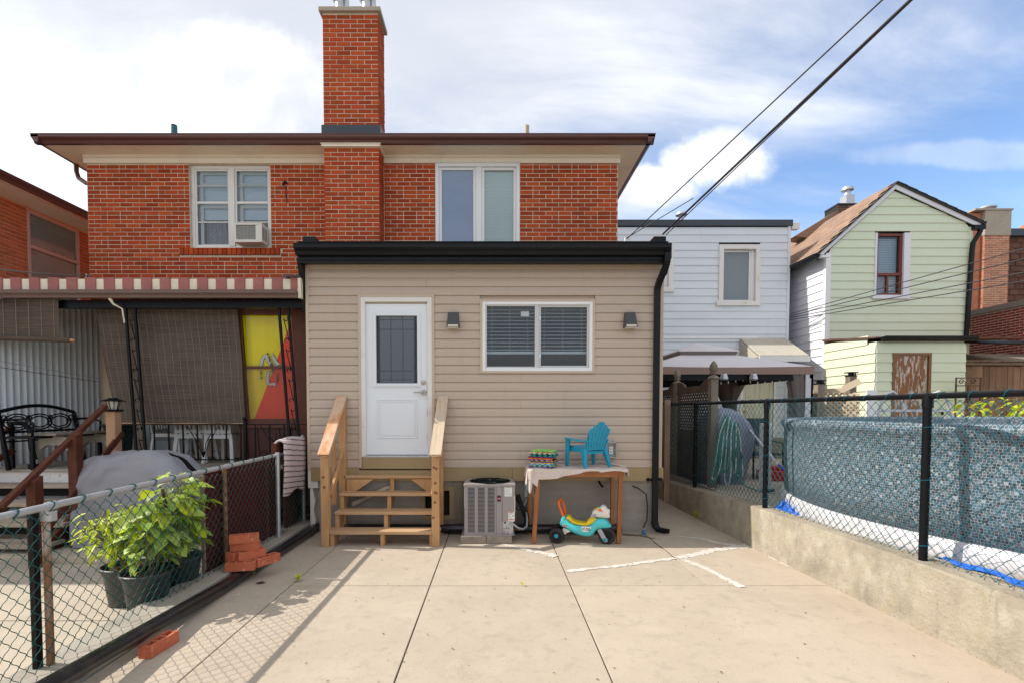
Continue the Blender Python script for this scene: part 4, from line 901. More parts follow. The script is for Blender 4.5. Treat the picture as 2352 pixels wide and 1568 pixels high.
part('back_frame', bb, cm, ch, bevel=.002)
for s in (-1, 1):
    ab = MB(); path = [(s * .15, -.165, .325), (s * .175, -.11, .325), (s * .195, 0, .33), (s * .205, .12, .342), (s * .20, .19, .345)]; wd = [.025, .042, .055, .068, .06]
    vs = []
    for (x, y, z), w in zip(path, wd):
        vs += [(x - w / 2, y, z + .006), (x + w / 2, y, z + .006), (x + w / 2, y, z - .012), (x - w / 2, y, z - .012)]
    ab.add(vs, [(i * 4 + j, i * 4 + (j + 1) % 4, i * 4 + 4 + (j + 1) % 4, i * 4 + 4 + j) for i in range(4) for j in range(4)] + [(0, 3, 2, 1), (16, 17, 18, 19)])
    part('armrest', ab, cm, ch, bevel=.005)
    def leg(p0, p1, w0, w1, d0, d1):
        vs = []
        for p, w, d in ((p0, w0, d0), (p1, w1, d1)): vs += [(p[0] - w / 2, p[1] - d / 2, p[2]), (p[0] + w / 2, p[1] - d / 2, p[2]), (p[0] + w / 2, p[1] + d / 2, p[2]), (p[0] - w / 2, p[1] + d / 2, p[2])]
        return MB().add(vs, [(0, 3, 2, 1), (4, 5, 6, 7), (0, 1, 5, 4), (1, 2, 6, 5), (2, 3, 7, 6), (3, 0, 4, 7)])
    part('leg', leg((s * .205, .165, 0), (s * .195, .16, .335), .03, .03, .045, .07), cm, ch, bevel=.004)
    part('leg', leg((s * .185, -.175, 0), (s * .150, -.10, .235), .034, .05, .03, .085), cm, ch, bevel=.004)
ch.location = (1.20, 6.375, .931); ch.rotation_euler = (0, 0, rad(27)); ch.scale = (1.04, 1.04, 1.04)
# foam mats
cols = [('purple', (.22, .10, .38)), ('lime green', (.25, .55, .12)), ('sky blue', (.22, .45, .62)), ('pale blue', (.30, .55, .72)), ('orange yellow', (.75, .42, .05)), ('royal blue', (.02, .10, .42)), ('amber', (.80, .45, .06)), ('violet', (.30, .13, .45)), ('orange', (.80, .25, .03)), ('red', (.50, .03, .05)), ('deep blue', (.015, .10, .40)), ('emerald green', (.03, .38, .13)), ('navy', (.03, .08, .22)), ('mint', (.35, .62, .48)), ('peach', (.72, .45, .22)), ('grass green', (.28, .60, .14))]
def mat_poly(ph=0, s=.150, d=.017, n=9):
    out = []
    for side in range(4):
        a = side * math.pi / 2
        for k in range(n):
            for e in (0, 1):
                t = -s + 2 * s * (k + e) / n; q = s - d if (k + ph) % 2 else s
                t = max(-s + d, min(s - d, t)); out.append((t * math.cos(a) - (-q) * math.sin(a) * -1, t * math.sin(a) + (-q) * math.cos(a)))
    return out
names = ['bottom', 'second from the bottom', 'third from the bottom', 'fourth from the bottom', 'fifth from the bottom', 'sixth from the bottom', 'seventh from the bottom', 'eighth from the bottom', 'eighth from the top', 'seventh from the top', 'sixth from the top', 'fifth from the top', 'fourth from the top', 'third from the top', 'second from the top', 'top']
for k, (cn, cc) in enumerate(cols):
    t = .0128; z = .931 + k * t; me = MB().prism(mat_poly(k % 2), 'z', 0, t - .0006)
    wob = R.uniform(-.012, .012) + (-.018 if 6 < k < 10 else 0)
    me.xf(Matrix.Translation((.625 + wob, 6.36 + R.uniform(-.008, .008), z)) @ Matrix.Rotation(rad(-17) + R.uniform(-.05, .05) + (math.pi / 2 if k % 3 == 0 else 0), 4, 'Z'))
    if k == 15: me.v = [(p[0], p[1], p[2] + .010 * max(0, (.16 - abs(p[0] - .6))) / .16) for p in me.v]
    solo('foam_mat', me, mat('foam_' + cn.replace(' ', '_'), cc, .8), f'{cn} foam puzzle mat, {names[k]} of the stack on the table', 'foam mat', 'foam puzzle mats stacked on the table')
# ================================================================== ride-on toy
toy = thing('ride_on_scooter', 'aqua and yellow toddler ride-on scooter with orange handle parked under the table', 'toy scooter')
K = .000463
def lx(p): return (p - 415) * K
def lz(p): return (1305 - p) * K
def lofted(rows, wf):
    return MB().loft([(lx(x), 0, (lz(t) + lz(b)) / 2, wf(x), abs(lz(t) - lz(b)) / 2) for x, t, b in rows], 18, 2.8)
body = [(492, 770, 850), (500, 730, 885), (530, 660, 905), (590, 645, 925), (640, 650, 945), (700, 720, 985), (800, 790, 1040), (900, 805, 1080), (1000, 815, 1110), (1100, 825, 1130), (1200, 825, 1138), (1280, 800, 1125), (1340, 720, 1075), (1390, 640, 1000), (1440, 628, 935), (1520, 628, 905), (1620, 632, 895), (1680, 660, 890), (1730, 730, 882), (1780, 790, 865), (1798, 818, 845)]
part('body', lofted(body, lambda x: .072 if x < 700 else (.078 if x < 1350 else .082 - .04 * max(0, (x - 1600) / 200) ** 2)), M['toyteal'], toy, smooth=True)
seat = [(650, 650, 690), (665, 610, 705), (700, 590, 735), (745, 605, 765), (800, 680, 800), (850, 715, 812), (920, 742, 822), (1000, 755, 835), (1100, 758, 842), (1165, 755, 845), (1200, 700, 842), (1240, 650, 835), (1300, 612, 810), (1360, 598, 760), (1400, 605, 700), (1415, 630, 660)]
part('seat', lofted(seat, lambda x: .066 if x < 800 else (.0795 if x < 1300 else .07)), M['toyyel'], toy, smooth=True)
head = [(1314, 495, 530), (1325, 455, 565), (1350, 428, 588), (1400, 405, 605), (1450, 380, 618), (1500, 348, 625), (1560, 308, 630), (1610, 292, 632), (1660, 325, 632), (1710, 400, 626), (1745, 480, 612), (1760, 540, 590)]
part('head', lofted(head, lambda x: .075), M['toywhite'], toy, smooth=True)
part('cowl_panel', MB().prism([(lx(1452), lz(425)), (lx(1515), lz(362)), (lx(1602), lz(447))], 'y', -.082, .082), M['toyor'], toy, bevel=.003)
part('dashboard', MB().loft([(lx(1350), 0, lz(425), .03, .006), (lx(1420), 0, lz(395), .045, .008), (lx(1490), 0, lz(360), .04, .006)], 10, 2.4), M['toyyel'], toy, smooth=True)
part('button', MB().lathe([(.016, 0), (.016, .008), (.008, .014), (0, .014)], (lx(1500), -.02, lz(352)), 12), M['blue'], toy, smooth='auto')
part('headlamp', MB().lathe([(0, -.004), (.026, -.004), (.03, .0)], (lx(1700), -.066, lz(430)), 16, 'y'), M['toywhite'], toy, smooth='auto')
for s in (-1, 1):
    part('grip', MB().tube([(lx(1400), s * .06, lz(535)), (lx(1375), s * .10, lz(540)), (lx(1330), s * .135, lz(548))], .014, 12).tube([(lx(1335), s * .13, lz(547)), (lx(1325), s * .142, lz(550))], .021, 12), M['toygrey'], toy, smooth='auto')
part('push_handle', MB().tube([(lx(590), -.052, lz(660)), (lx(560), -.054, lz(560)), (lx(505), -.056, lz(440)), (lx(460), -.054, lz(340)), (lx(448), -.045, lz(270)), (lx(462), -.028, lz(225)), (lx(490), 0, lz(208)), (lx(505), .028, lz(225)), (lx(520), .045, lz(270)), (lx(545), .054, lz(340)), (lx(580), .056, lz(440)), (lx(605), .054, lz(560)), (lx(610), .052, lz(660))], .0155, 12), M['toyor'], toy, smooth=True)
part('handle_socket', MB().lathe([(.024, 0), (.022, .03), (.018, .034)], (lx(590), -.05, lz(700)), 12).lathe([(.024, 0), (.022, .03), (.018, .034)], (lx(610), .05, lz(700)), 12), M['toyteal'], toy, smooth='auto')
def wheel(r, w, y, cx, cz, hub=True):
    t = part('wheel', MB().lathe([(r * .70, -w * .5), (r * .93, -w * .5), (r, -w * .32), (r * 1.005, 0), (r, w * .32), (r * .93, w * .5), (r * .70, w * .5), (r * .66, w * .3), (r * .3, w * .25), (r * .3, -w * .25), (r * .66, -w * .3), (r * .70, -w * .5)], (cx, y, cz), 30, 'y'), M['tyre'], toy, smooth='auto')
    sp_ = MB()
    for k in range(5):
        an = k * 1.2566 + .4; sp_.tube([(cx + q * r * math.cos(an), y + s_ * w * .33, cz + q * r * math.sin(an)) for q in (.22, .66) for s_ in (-1,)], r * .07, 8)
    part('spoke', sp_, M['tyre'], t)
    tr_ = MB()
    for k in range(24):
        an = k * math.pi / 12; tr_.bar((cx + r * math.cos(an), y - w * .36, cz + r * math.sin(an)), (cx + r * math.cos(an + .12), y + w * .36, cz + r * math.sin(an + .12)), .007, .005)
    part('tread_rib', tr_, M['tyre'], t)
    if hub: part('hub', MB().lathe([(0, -w * .62), (r * .22, -w * .62), (r * .27, -w * .55), (r * .27, w * .5)], (cx, y, cz), 18, 'y'), M['blue'], t, smooth='auto')
wheel(.091, .055, -.115, lx(415), .091); wheel(.091, .055, .115, lx(415), .091); wheel(.10, .05, 0, lx(1690), .10, False)
part('axle_bracket', MB().prism([(lx(585), lz(930)), (lx(660), lz(950)), (lx(770), lz(1010)), (lx(745), lz(1030)), (lx(680), lz(1050)), (lx(640), lz(1095)), (lx(560), lz(1110)), (lx(560), lz(960))], 'y', -.06, .06), M['toywhite'], toy, bevel=.006)
part('axle', MB().tube([(lx(415), -.12, .091), (lx(415), .12, .091)], .012, 10).bar((lx(415), 0, .091), (lx(620), 0, lz(1020)), .09, .03), M['toygrey'], toy)
for s in (-1, 1):
    part('fork', MB().bar((lx(1490), s * .040, lz(915)), (lx(1650), s * .046, lz(1195)), .018, .052, side=(0, 1, 0)).lathe([(0, -.009), (.027, -.009), (.027, .009), (0, .009)], (lx(1655), s * .046, lz(1190)), 16, 'y'), M['toygrey'], toy, bevel=.006)
    part('fork_cap', MB().lathe([(0, -.008), (.018, -.008), (.022, -.002), (.022, .008), (0, .008)], (lx(1640), s * .056, lz(1180)), 16, 'y'), M['blue'], toy, smooth='auto')
part('number_sticker', MB().prism([(lx(1048), lz(850)), (lx(1295), lz(850)), (lx(1285), lz(900)), (lx(1250), lz(955)), (lx(1190), lz(985)), (lx(1100), lz(985)), (lx(1055), lz(960))], 'y', -.0815, -.07), M['stickw'], toy)
ck = MB()
for i in range(4):
    for j in range(3):
        if (i + j) % 2 == 0: ck.box(lx(1170 + i * 28), lx(1198 + i * 28), -.0828, -.0815, lz(905 + j * 26), lz(879 + j * 26))
for i in range(5):
    for j in range(3):
        if (i + j) % 2 == 0: ck.box(lx(560 + i * 23), lx(583 + i * 23), -.0752, -.0735, lz(850 + j * 23 + i * 4), lz(827 + j * 23 + i * 4))
part('checker', ck, M['inkb'], toy)
part('side_sticker', MB().prism([(lx(550), lz(820)), (lx(600), lz(812)), (lx(700), lz(872)), (lx(705), lz(905)), (lx(690), lz(915)), (lx(560), lz(880))], 'y', -.0736, -.06), M['stickw'], toy)
lettering('01', .046, (lx(1112), -.0832, lz(948)), M['inkb'], toy)
toy.location = (.795, 6.27, 0); toy.rotation_euler = (0, 0, rad(-14)); toy.scale = (1.03, 1.03, 1.03)
# ================================================================== pipes, kerb, odds on the ground
solo('concrete_kerb', MB().box(-2.80, -2.505, -2.5, 6.95, -.1, .115), M['curbcon'], 'low weathered concrete kerb beneath the green chain-link fence', 'kerb', bevel=.012)
pl = thing('corrugated_drain_pipe', 'long black plastic pipe lying along the low kerb of the yard', 'pipe', (-2.45, 4, 0))
pts = [(-2.435 + .008 * math.sin(y * 1.3) + .05 * max(0, 4.4 - y), y, .058 + .072 * max(0, 4.4 - y) ** 1.0) for y in [-1 + .3 * k for k in range(27)]]
part('pipe_run', MB().tube(pts, .055, 14), M['plblack'], pl, smooth=True)
part('coupling', MB().tube([(-2.436, 4.95, .058), (-2.434, 5.12, .058)], .061, 14).tube([(-2.43, 5.35, .058), (-2.428, 5.37, .058)], .059, 14), M['plblack'], pl, smooth='auto')
part('yellow_tie', MB().tube([(-2.44 + .063 * math.cos(k * .5), 4.93 + .01 * math.sin(k), .058 + .063 * math.sin(k * .5)) for k in range(13)], .004, 5), mat('yellow_tie', (.5, .5, .05), .5), pl)
solo('foundation_pipe', MB().tube([(-2.0, 6.62, .075), (1.66, 6.60, .075)], .058, 14).tube([(1.60, 6.60, .075), (1.68, 6.60, .075)], .066, 14), M['plblack'], 'thick black pipe running along the foot of the extension foundation', 'pipe', smooth='auto')
hk = thing('thin_black_hose', 'thin black hose with a blue end beside the downpipe shoe', 'hose', (2.0, 6.6, 0))
part('hose', MB().tube([(1.87, EY + .02, .62), (1.93, EY - .04, .60), (2.03, EY - .05, .52), (2.05, EY - .05, .35), (2.04, EY - .06, .18), (1.98, EY - .10, .08)], .009, 8), M['cable'], hk, smooth=True)
part('end_cap', MB().lathe([(.025, 0), (.025, .035), (.02, .045), (0, .045)], (1.98, EY - .12, .004), 12), mat('blue_cap', (.02, .16, .38), .4), hk, smooth='auto')
solo('pipe_hook', MB().tube([(1.40, EY + .03, .70), (1.40, EY - .03, .69), (1.42, EY - .05, .65), (1.45, EY - .05, .62)], .014, 8), M['iron'], 'small black spout sticking out of the foundation above the toy scooter', 'spout', smooth=True)
# ================================================================== chain-link
def chainlink(name, X, y0, y1, z0, z1, m, parent, diag=.092, r=.0025):
    w = diag / 2; n = int((y1 - y0) / w); mb = MB()
    for i in range(n):
        ya = y0 + i * w; pts = []
        zb = z0(ya); zt = z1(ya); k = int((zt - zb) / w)
        for j in range(k + 1):
            hi = (i + j) % 2; y = ya + (w + .004 if hi else -.004); z = zb + j * w
            x = X(y); s = .0045 if hi else -.0045
            pts.append((x - s, y, z))
            if j < k:
                pts.append((x + (.002 if hi else -.002), ya + w * (.72 if hi else .28), z + w * .33)); pts.append((x + (-.002 if hi else .002), ya + w * (.28 if hi else .72), z + w * .67))
        mb.tube(pts, r, 4, cap=False)
    return part(name, mb, m, parent, smooth=True, kind='stuff')
# ---------------- left fence
lf = thing('chain_link_fence', 'green chain-link fence with a pale steel top rail along the low kerb', 'fence', (-2.64, 4, 0))
FX = -2.64
rz = lambda y: 1.075 + .008 * (y - 3)
chainlink('wire_mesh', lambda y: FX, .8, 6.93, lambda y: .125, lambda y: rz(y) + .0, M['wire_g'], lf)
part('top_rail', MB().tube([(FX, y, rz(y)) for y in (-.5, 2, 4, 6.3)], .0215, 12), M['galv'], lf, smooth='auto')
for y in (2.96, 4.93): part('post', MB().tube([(FX - .03, y, 0), (FX - .03, y, rz(y) - .0)], .021, 10), M['rust'], lf, smooth='auto')
part('black_bar', MB().box(FX - .085, FX - .055, 2.90, 2.94, 0, 1.05), M['iron'], lf)  # black upright bar next to the rusty post
part('post', MB().tube([(FX + .035, 5.99, .1), (FX + .035, 5.99, 1.14)], .024, 12), M['galv'], lf, smooth='auto')
part('post', MB().lathe([(.03, .1), (.03, 1.24), (.036, 1.25), (.036, 1.27), (.026, 1.30), (0, 1.31)], (FX - .01, 6.90, 0), 14), M['galv'], lf, smooth='auto')
tie = MB()
for k in range(22):
    y = 1.6 + k * .225; tie.tube([(FX + .028 * math.cos(t), y + .012 * math.sin(t * 2) + t * .004, rz(y) + .028 * math.sin(t)) for t in [q * .6 - 1 for q in range(9)]], .0042, 5)
part('tie', tie, M['wire_g'], lf, smooth=True)
part('rail_clamp', MB().tube([(FX, 2.93, rz(2.9)), (FX, 2.99, rz(3))], .027, 12).box(FX - .05, FX + .02, 2.94, 2.98, rz(3) - .09, rz(3) - .03), M['galv'], lf, smooth='auto'); part('rail_clamp', MB().tube([(FX, 4.9, rz(4.9)), (FX, 4.96, rz(5))], .026, 12), M['galv'], lf, smooth='auto')
# boards behind it
mb_ = thing('board_screen', 'dark maroon board screen standing behind the far end of the green fence', 'screen', (-2.72, 5.5, 0))
for a, b, t, mm in ((4.66, 4.95, 1.06, 'maroon'), (4.97, 5.93, 1.07, 'maroon'), (5.98, 6.30, 1.08, 'maroon'), (6.44, 6.62, 1.02, 'maroon'), (6.63, 6.88, 1.05, 'maroon')):
    part('board', MB().box(-2.735, -2.71, a, b, .05, t), M[mm], mb_, bevel=.003)
part('edge_strip', MB().box(-2.735, -2.708, 4.63, 4.655, .06, 1.04), M['fencewood'], mb_)
solo('timber_post', MB().box(-2.72, -2.66, 6.08, 6.40, 1.09, 1.24), M['brownwood'], 'short brown timber board end poking above the fence beside the striped mat', 'board', bevel=.004)
def stripe_mat():
    m = mat('striped_bath_mat', (.68, .57, .56), .95, 0, [((.68, .60, .58), 30, .45, .7, .5)], (70, 1, .012)); nt = m.node_tree; N = nt.nodes; L = nt.links
    b = N['Principled BSDF']; src = b.inputs['Base Color'].links[0].from_socket
    g = N.new('ShaderNodeNewGeometry'); sp = N.new('ShaderNodeSeparateXYZ'); L.new(g.outputs['Position'], sp.inputs[0])
    n = N.new('ShaderNodeTexNoise'); n.inputs['Scale'].default_value = 22; L.new(g.outputs['Position'], n.inputs['Vector'])
    def mt(op, a, b2=None):
        q = N.new('ShaderNodeMath'); q.operation = op
        for i, v in enumerate((a, b2)):
            if v is None: continue
            if isinstance(v, (int, float)): q.inputs[i].default_value = v
            else: L.new(v, q.inputs[i])
        return q.outputs[0]
    z = mt('ADD', mt('ADD', sp.outputs[2], mt('MULTIPLY', sp.outputs[1], .10)), mt('MULTIPLY', n.outputs[0], .022))
    f = mt('LESS_THAN', mt('FRACT', mt('MULTIPLY', z, 14.6)), .21)
    mx = N.new('ShaderNodeMix'); mx.data_type = 'RGBA'; L.new(f, mx.inputs[0]); L.new(src, mx.inputs[6]); mx.inputs[7].default_value = (.13, .10, .11, 1); L.new(mx.outputs[2], b.inputs['Base Color'])
    return m
def bm(u, v):
    y = 6.12 + u * .66 + .01 * v; top = 1.265 + .02 * math.sin(u * 3)
    if v < .85:
        t = v / .85; return (-2.585 + .012 * math.sin(u * 9) * t + .02 * math.sin(t * 2.5) + .003 * R.uniform(-1, 1), y, top - (1 - t) * .68 - .02 * math.sin(u * 8) * (1 - t))
    t = (v - .85) / .15; return (-2.585 - .13 * t, y, top + .02 * math.sin(t * 3.14) - .09 * max(0, t - .6))
o = solo('bath_mat', MB().grid(26, 40, bm), stripe_mat(), 'fluffy pale pink bath mat with dark stripes hung over the fence end', 'bath mat', smooth=True); q = o.modifiers.new('t', 'SOLIDIFY'); q.thickness = .022
# ---------------- loose bricks
def loose_brick():
    mb = MB(); l, w, h = .257, .09, .079
    xs = [-l / 2, -.105, -.047, -.029, .029, .047, .105, l / 2]; ys = [-w / 2, -.022, .022, w / 2]
    for i in range(7):
        for j in range(3):
            if j == 1 and i in (1, 3, 5): continue
            mb.box(xs[i], xs[i + 1], ys[j], ys[j + 1], 0, h)
    return mb
def brick_at(loc, rz_, lab, tilt=(0, 0)):
    mb = MB(); src = loose_brick(); seen = {}
    # drop the inner faces shared by neighbouring boxes
    cnt = {}
    for f in src.f:
        k = tuple(sorted(tuple(round(c, 5) for c in src.v[i]) for i in f)); cnt[k] = cnt.get(k, 0) + 1
    mb.v = src.v; mb.f = [f for f in src.f if cnt[tuple(sorted(tuple(round(c, 5) for c in src.v[i]) for i in f))] == 1]
    o = solo('loose_brick', mb, M['brick_n'], lab, 'brick', 'loose red bricks by the kerb'); o.location = loc; o.rotation_euler = (tilt[0], tilt[1], rz_); return o
bz = .118
brick_at((-2.425, 4.735, bz + .002), rad(10), 'bottom red brick of the small pile, lying nearest the yard')
brick_at((-2.505, 4.87, bz + .081), rad(74), 'stubby red brick end in the second layer of the pile')
brick_at((-2.39, 4.86, bz + .081), rad(48), 'red brick set aslant in the second layer of the pile')
brick_at((-2.27, 4.93, bz + .004), rad(62), 'single red brick lying just beside the pile, against the black pipe')
brick_at((-2.44, 4.86, bz + .161), rad(14), 'red brick with a worn face, second from the top of the pile')
brick_at((-2.44, 4.84, bz + .241), rad(22), 'topmost red brick of the pile with its holes showing')
brick_at((-2.30, 3.38, .003), rad(84), 'lone red brick with three holes wedged under the black pipe')
# ---------------- pots and plants
def leaf_mesh(l, w, m, droop=.25, n=5, wavy=.0):
    mb = MB(); vs = []; fs = []
    for i in range(n + 1):
        t = i / n; ww = w / 2 * math.sin(math.pi * t ** .75) ** .8 if 0 < t < 1 else 0; z = -droop * l * t * t; x = l * t
        s = wavy * math.sin(i * 2.3)
        vs += [(x, -ww, z + ww * .35 + s), (x, 0, z), (x, ww, z + ww * .35 - s)]
        if i:
            o = 3 * i; fs += [(o - 3, o - 2, o + 1, o), (o - 2, o - 1, o + 2, o + 1)]
    return mb.add(vs, fs).mesh('leaf', m, True)
LP = [leaf_mesh(.10, .036, M['leaf'], .35), leaf_mesh(.085, .032, M['leaf'], .5), leaf_mesh(.07, .026, M['leaf'], .2)]
LE = [leaf_mesh(.15, .105, M['leaf2'], .22, 6, .004), leaf_mesh(.125, .085, M['leaf2'], .35, 6, .004), leaf_mesh(.12, .08, M['leaf'], .3, 6, .003)]
def pot(x, y, lab, k_=1):
    t = thing('plant_pot', lab, 'plant pot', (x, y, 0), 'black plastic plant pots behind the fence')
    part('body', MB().lathe([(r_ * k_, z_) for r_, z_ in [(0, 0), (.125, 0), (.13, .01), (.162, .27), (.166, .275), (.170, .30), (.182, .305), (.184, .325), (.176, .33), (.165, .32), (.155, .25)]], (x, y, 0), 32), M['pot'], t, smooth='auto')
    sm = MB().grid(12, 12, lambda u, v: (x + (u - .5) * .31 * k_ * math.sqrt(max(0, 1 - (2 * v - 1) ** 2 / 2)), y + (v - .5) * .31 * k_ * math.sqrt(max(0, 1 - (2 * u - 1) ** 2 / 2)), .285 + R.uniform(-.008, .01)))
    part('soil', sm, M['soil'], t)
def plant(name, lab, bx, by, bz_, stems, meshes, n, spread_, m_leafscale=(.8, 1.25), outward=.6, grp=None):
    t = thing(name, lab, 'plant', (bx, by, bz_), grp)
    sm = MB(); anchors = []
    for (tx, ty, tz) in stems:
        a = Vector((bx + R.uniform(-.07, .07), by + R.uniform(-.07, .07), bz_)); b = Vector((tx, ty, tz)); mid = a.lerp(b, .5) + Vector((R.uniform(-.04, .04), R.uniform(-.04, .04), .04))
        pts = [a.lerp(mid, k / 4).lerp(mid.lerp(b, k / 4), k / 4) for k in range(5)]; sm.tube(pts, [.008, .0075, .007, .006, .004], 6)
        for q in range(60): f = .25 + .75 * (q / 59); anchors.append((a.lerp(mid, f).lerp(mid.lerp(b, f), f), b))
    for k in range(n):
        p, tip = R.choice(anchors); an = R.uniform(0, 6.283); el = R.uniform(-.5, .5); rr = R.uniform(.25, 1) * spread_
        q = p + Vector((math.cos(an) * rr, math.sin(an) * rr, R.uniform(-.05, .07)))
        if q.x > FX - .05: q.x = FX - .05 - R.uniform(0, .06)
        sm.tube([p, p.lerp(q, .5) + Vector((0, 0, .012)), q], .0028, 4)
        s = R.uniform(*m_leafscale)
        Mx = Matrix.Translation(q) @ Euler((R.uniform(-.6, .6), R.uniform(-.25, .85), an), 'XYZ').to_matrix().to_4x4() @ Matrix.Diagonal((s, s, s, 1))
        piece('leaf', R.choice(meshes), None, t, M=Mx)
    part('stem', sm, M['stem'], t, smooth=True); return t
pot(-3.13, 4.24, 'black plastic plant pot holding the bright pepper plant', 1.12); pot(-2.85, 4.06, 'black plastic plant pot holding the broad-leaved plant, close to the fence', 1.04); pot(-2.87, 4.50, 'black plastic plant pot half hidden behind the other two, by the board screen', 1.1)
plant('pepper_plant', 'bushy pepper plant with small yellow-green leaves in the pot farther from the fence', -3.14, 4.22, .29, [(-3.36, 4.12, .70), (-3.26, 4.15, .80), (-3.12, 4.25, .84), (-3.44, 4.2, .64), (-3.02, 4.3, .80), (-3.26, 4.3, .70)], LP, 290, .13, (.7, 1.4))
plant('eggplant_plant', 'eggplant with broad dull green leaves in the pot close to the fence', -2.86, 4.14, .29, [(-2.92, 4.1, .86), (-2.8, 4.25, .92), (-3.0, 4.2, .78), (-2.78, 4.4, .9), (-2.85, 4.5, .95), (-2.78, 4.62, .88), (-2.85, 4.05, .62)], LE, 185, .14, (.55, 1.35))
plant('eggplant_plant', 'tall leafy eggplant standing behind the pots against the maroon board screen', -2.87, 4.50, .29, [(-2.8, 4.7, .92), (-2.92, 4.62, 1.06), (-2.85, 4.6, .78), (-3.0, 4.65, .84), (-2.75, 4.55, .55)], LE, 140, .13, (.55, 1.3))
solo('plant_stake', MB().tube([(-2.72, 4.28, .28), (-2.80, 4.20, .98)], .013, 7), M['brownwood'], 'brown wooden stake leaning among the eggplant leaves', 'stake', smooth='auto')
def weed(x, y, z, lab, n=9, s=.5):
    t = thing('weed', lab, 'weed', (x, y, z), 'weeds in the concrete joints')
    for k in range(n):
        an = k * 2.4; Mx = Matrix.Translation((x, y, z + .01 + .004 * k * s)) @ Euler((0, -R.uniform(.2, 1.1), an), 'XYZ').to_matrix().to_4x4() @ Matrix.Diagonal((s, s, s, 1))
        piece('leaf', LP[2], None, t, M=Mx)
p = ground(685, 1334); weed(p.x, p.y, 0, 'small green weed in the joint near the drain pipe', 12, .8)
p = ground(1200, 1344); weed(p.x, p.y, 0, 'tiny weed in the cross joint in the middle of the yard', 7, .45)
p = ground(1600, 1190); weed(p.x, p.y, 0, 'low weed at the foot of the retaining wall in the alley', 16, 1.2)
p = ground(597, 1339); solo('fallen_leaf', MB().add([(p.x - .05, p.y, .006), (p.x, p.y - .025, .012), (p.x + .055, p.y + .01, .008), (p.x + .01, p.y + .03, .014)], [(0, 1, 3), (1, 2, 3)]), mat('purple_leaf', (.05, .02, .035), .7), 'dark purple fallen leaf on the concrete near the brick pile', 'leaf')
# ---------------- covered grill
from mathutils import noise as mn
def cov_n(x, y, z):
    p = Vector((x * 2.6, y * 2.6, z * 1.5)); a = mn.ridged_multi_fractal(p, .9, 2.1, 4, .9, 2.0) - 1.1
    b = mn.noise(Vector((x * 6, y * 6, z * 3)))
    k = .050 * a + .016 * b; w = min(1, max(0, (z - .08) * 6))
    return (x + k * (x + 4.2) * 1.1, y - abs(k) * 1.2 * (1 if y < 5.98 else -1), z + k * .7 * w)
def cov(u, v):
    lev = [(0, .76, .34), (.10, .76, .34), (.45, .75, .335), (.62, .745, .33), (.80, .71, .31), (.93, .60, .26), (1.03, .50, .21), (1.06, .42, .15), (1.07, .2, .07), (1.072, 0, 0)]
    k = min(int(v * 9), 8); t = v * 9 - k; a, b = lev[k], lev[k + 1]
    z = a[0] + (b[0] - a[0]) * t; hx_ = a[1] + (b[1] - a[1]) * t; hy_ = a[2] + (b[2] - a[2]) * t
    an = u * 2 * math.pi; ca, sa = math.cos(an), math.sin(an); e = 2 / 4.2
    f = 1 + (.045 * (1 - 2 * abs(math.sin(an * 4.5 + .9 * math.sin(z * 4)))) + .018 * math.sin(an * 17 + 2 + z * 3)) * max(0, 1.05 - z) + .010 * math.sin(an * 5 + z * 9)
    x = hx_ * math.copysign(abs(ca) ** e, ca) * f; y = hy_ * math.copysign(abs(sa) ** e, sa) * f
    zz = z + .02 * math.sin(x * 7 + 1) * math.sin(y * 9 + 2) * (1 if z > .9 else .3) - (.05 * max(0, x - .15) if z > .85 else 0)
    return cov_n(-4.20 + x, 5.98 + y, .085 + zz)
cg = thing('covered_grill', 'barbecue grill hidden under a grey fabric cover behind the green fence', 'grill', (-4.2, 5.98, .08))
part('cover', MB().grid(120, 45, cov), M['cover'], cg, smooth=True)
part('leg', MB().box(-4.85, -4.80, 5.75, 5.8, .076, .2).box(-3.6, -3.55, 5.75, 5.8, .076, .2), M['iron'], cg)
# ================================================================== porch
PZ = .88
po = thing('porch', 'raised back porch with a striped metal awning and black iron railing', 'porch', (-4.5, 7.3, 0))
part('floor', MB().box(-7.2, -2.78, 6.45, HY - .01, PZ - .035, PZ), M['curbcon'], po, bevel=.01)
part('floor_edge', MB().box(-7.2, -2.95, 6.48, 6.60, PZ - .20, PZ - .035).box(-7.2, -2.95, 6.54, 6.66, .0, PZ - .2), mat('flaking_white_paint', (.66, .66, .65), .7, 0, [((.2, .17, .14), 12, .62, .68, .8), ((.5, .48, .45), 3, .5, .7, .5)], (30, .4, .006)), po)
for s in range(34):                                      # awning panels
    x = -2.60 - s * .122
    if s % 2 == 0: part('awning_panel', MB().prism([(x - .07, 6.612), (x - .066, 6.60), (x + .066, 6.60), (x + .07, 6.612), (x + .07, 6.66), (x - .07, 6.66)], 'z', 3.185, 3.37), M['awn_m'], po)
    else: part('awning_panel', MB().box(x - .055, x + .055, 6.617, 6.655, 3.185, 3.355), M['awn_c'], po)
rs = MB()
for s in range(38):
    x = -2.60 - s * .122
    rs.prism([(6.662, 3.30), (HY - .02, 3.52), (HY - .02, 3.535), (6.662, 3.355)], 'x', x - (.07 if s % 2 == 0 else .052), x + (.07 if s % 2 == 0 else .052))
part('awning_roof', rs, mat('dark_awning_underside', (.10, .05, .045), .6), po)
part('awning_end', MB().prism([(6.58, 3.1), (6.66, 3.1), (6.66, 3.36), (6.58, 3.36)], 'x', -2.565, -2.525), M['awn_c'], po, bevel=.004); part('awning_flashing', MB().box(-2.75, -2.525, 6.56, 6.9, 3.371, 3.385), M['navy'], po)
part('porch_gutter', MB().prism([(6.61 + a * .75, 3.10 + b * .78) for a, b in ogee()], 'x', -7.4, -2.57), M['gutterb'], po)
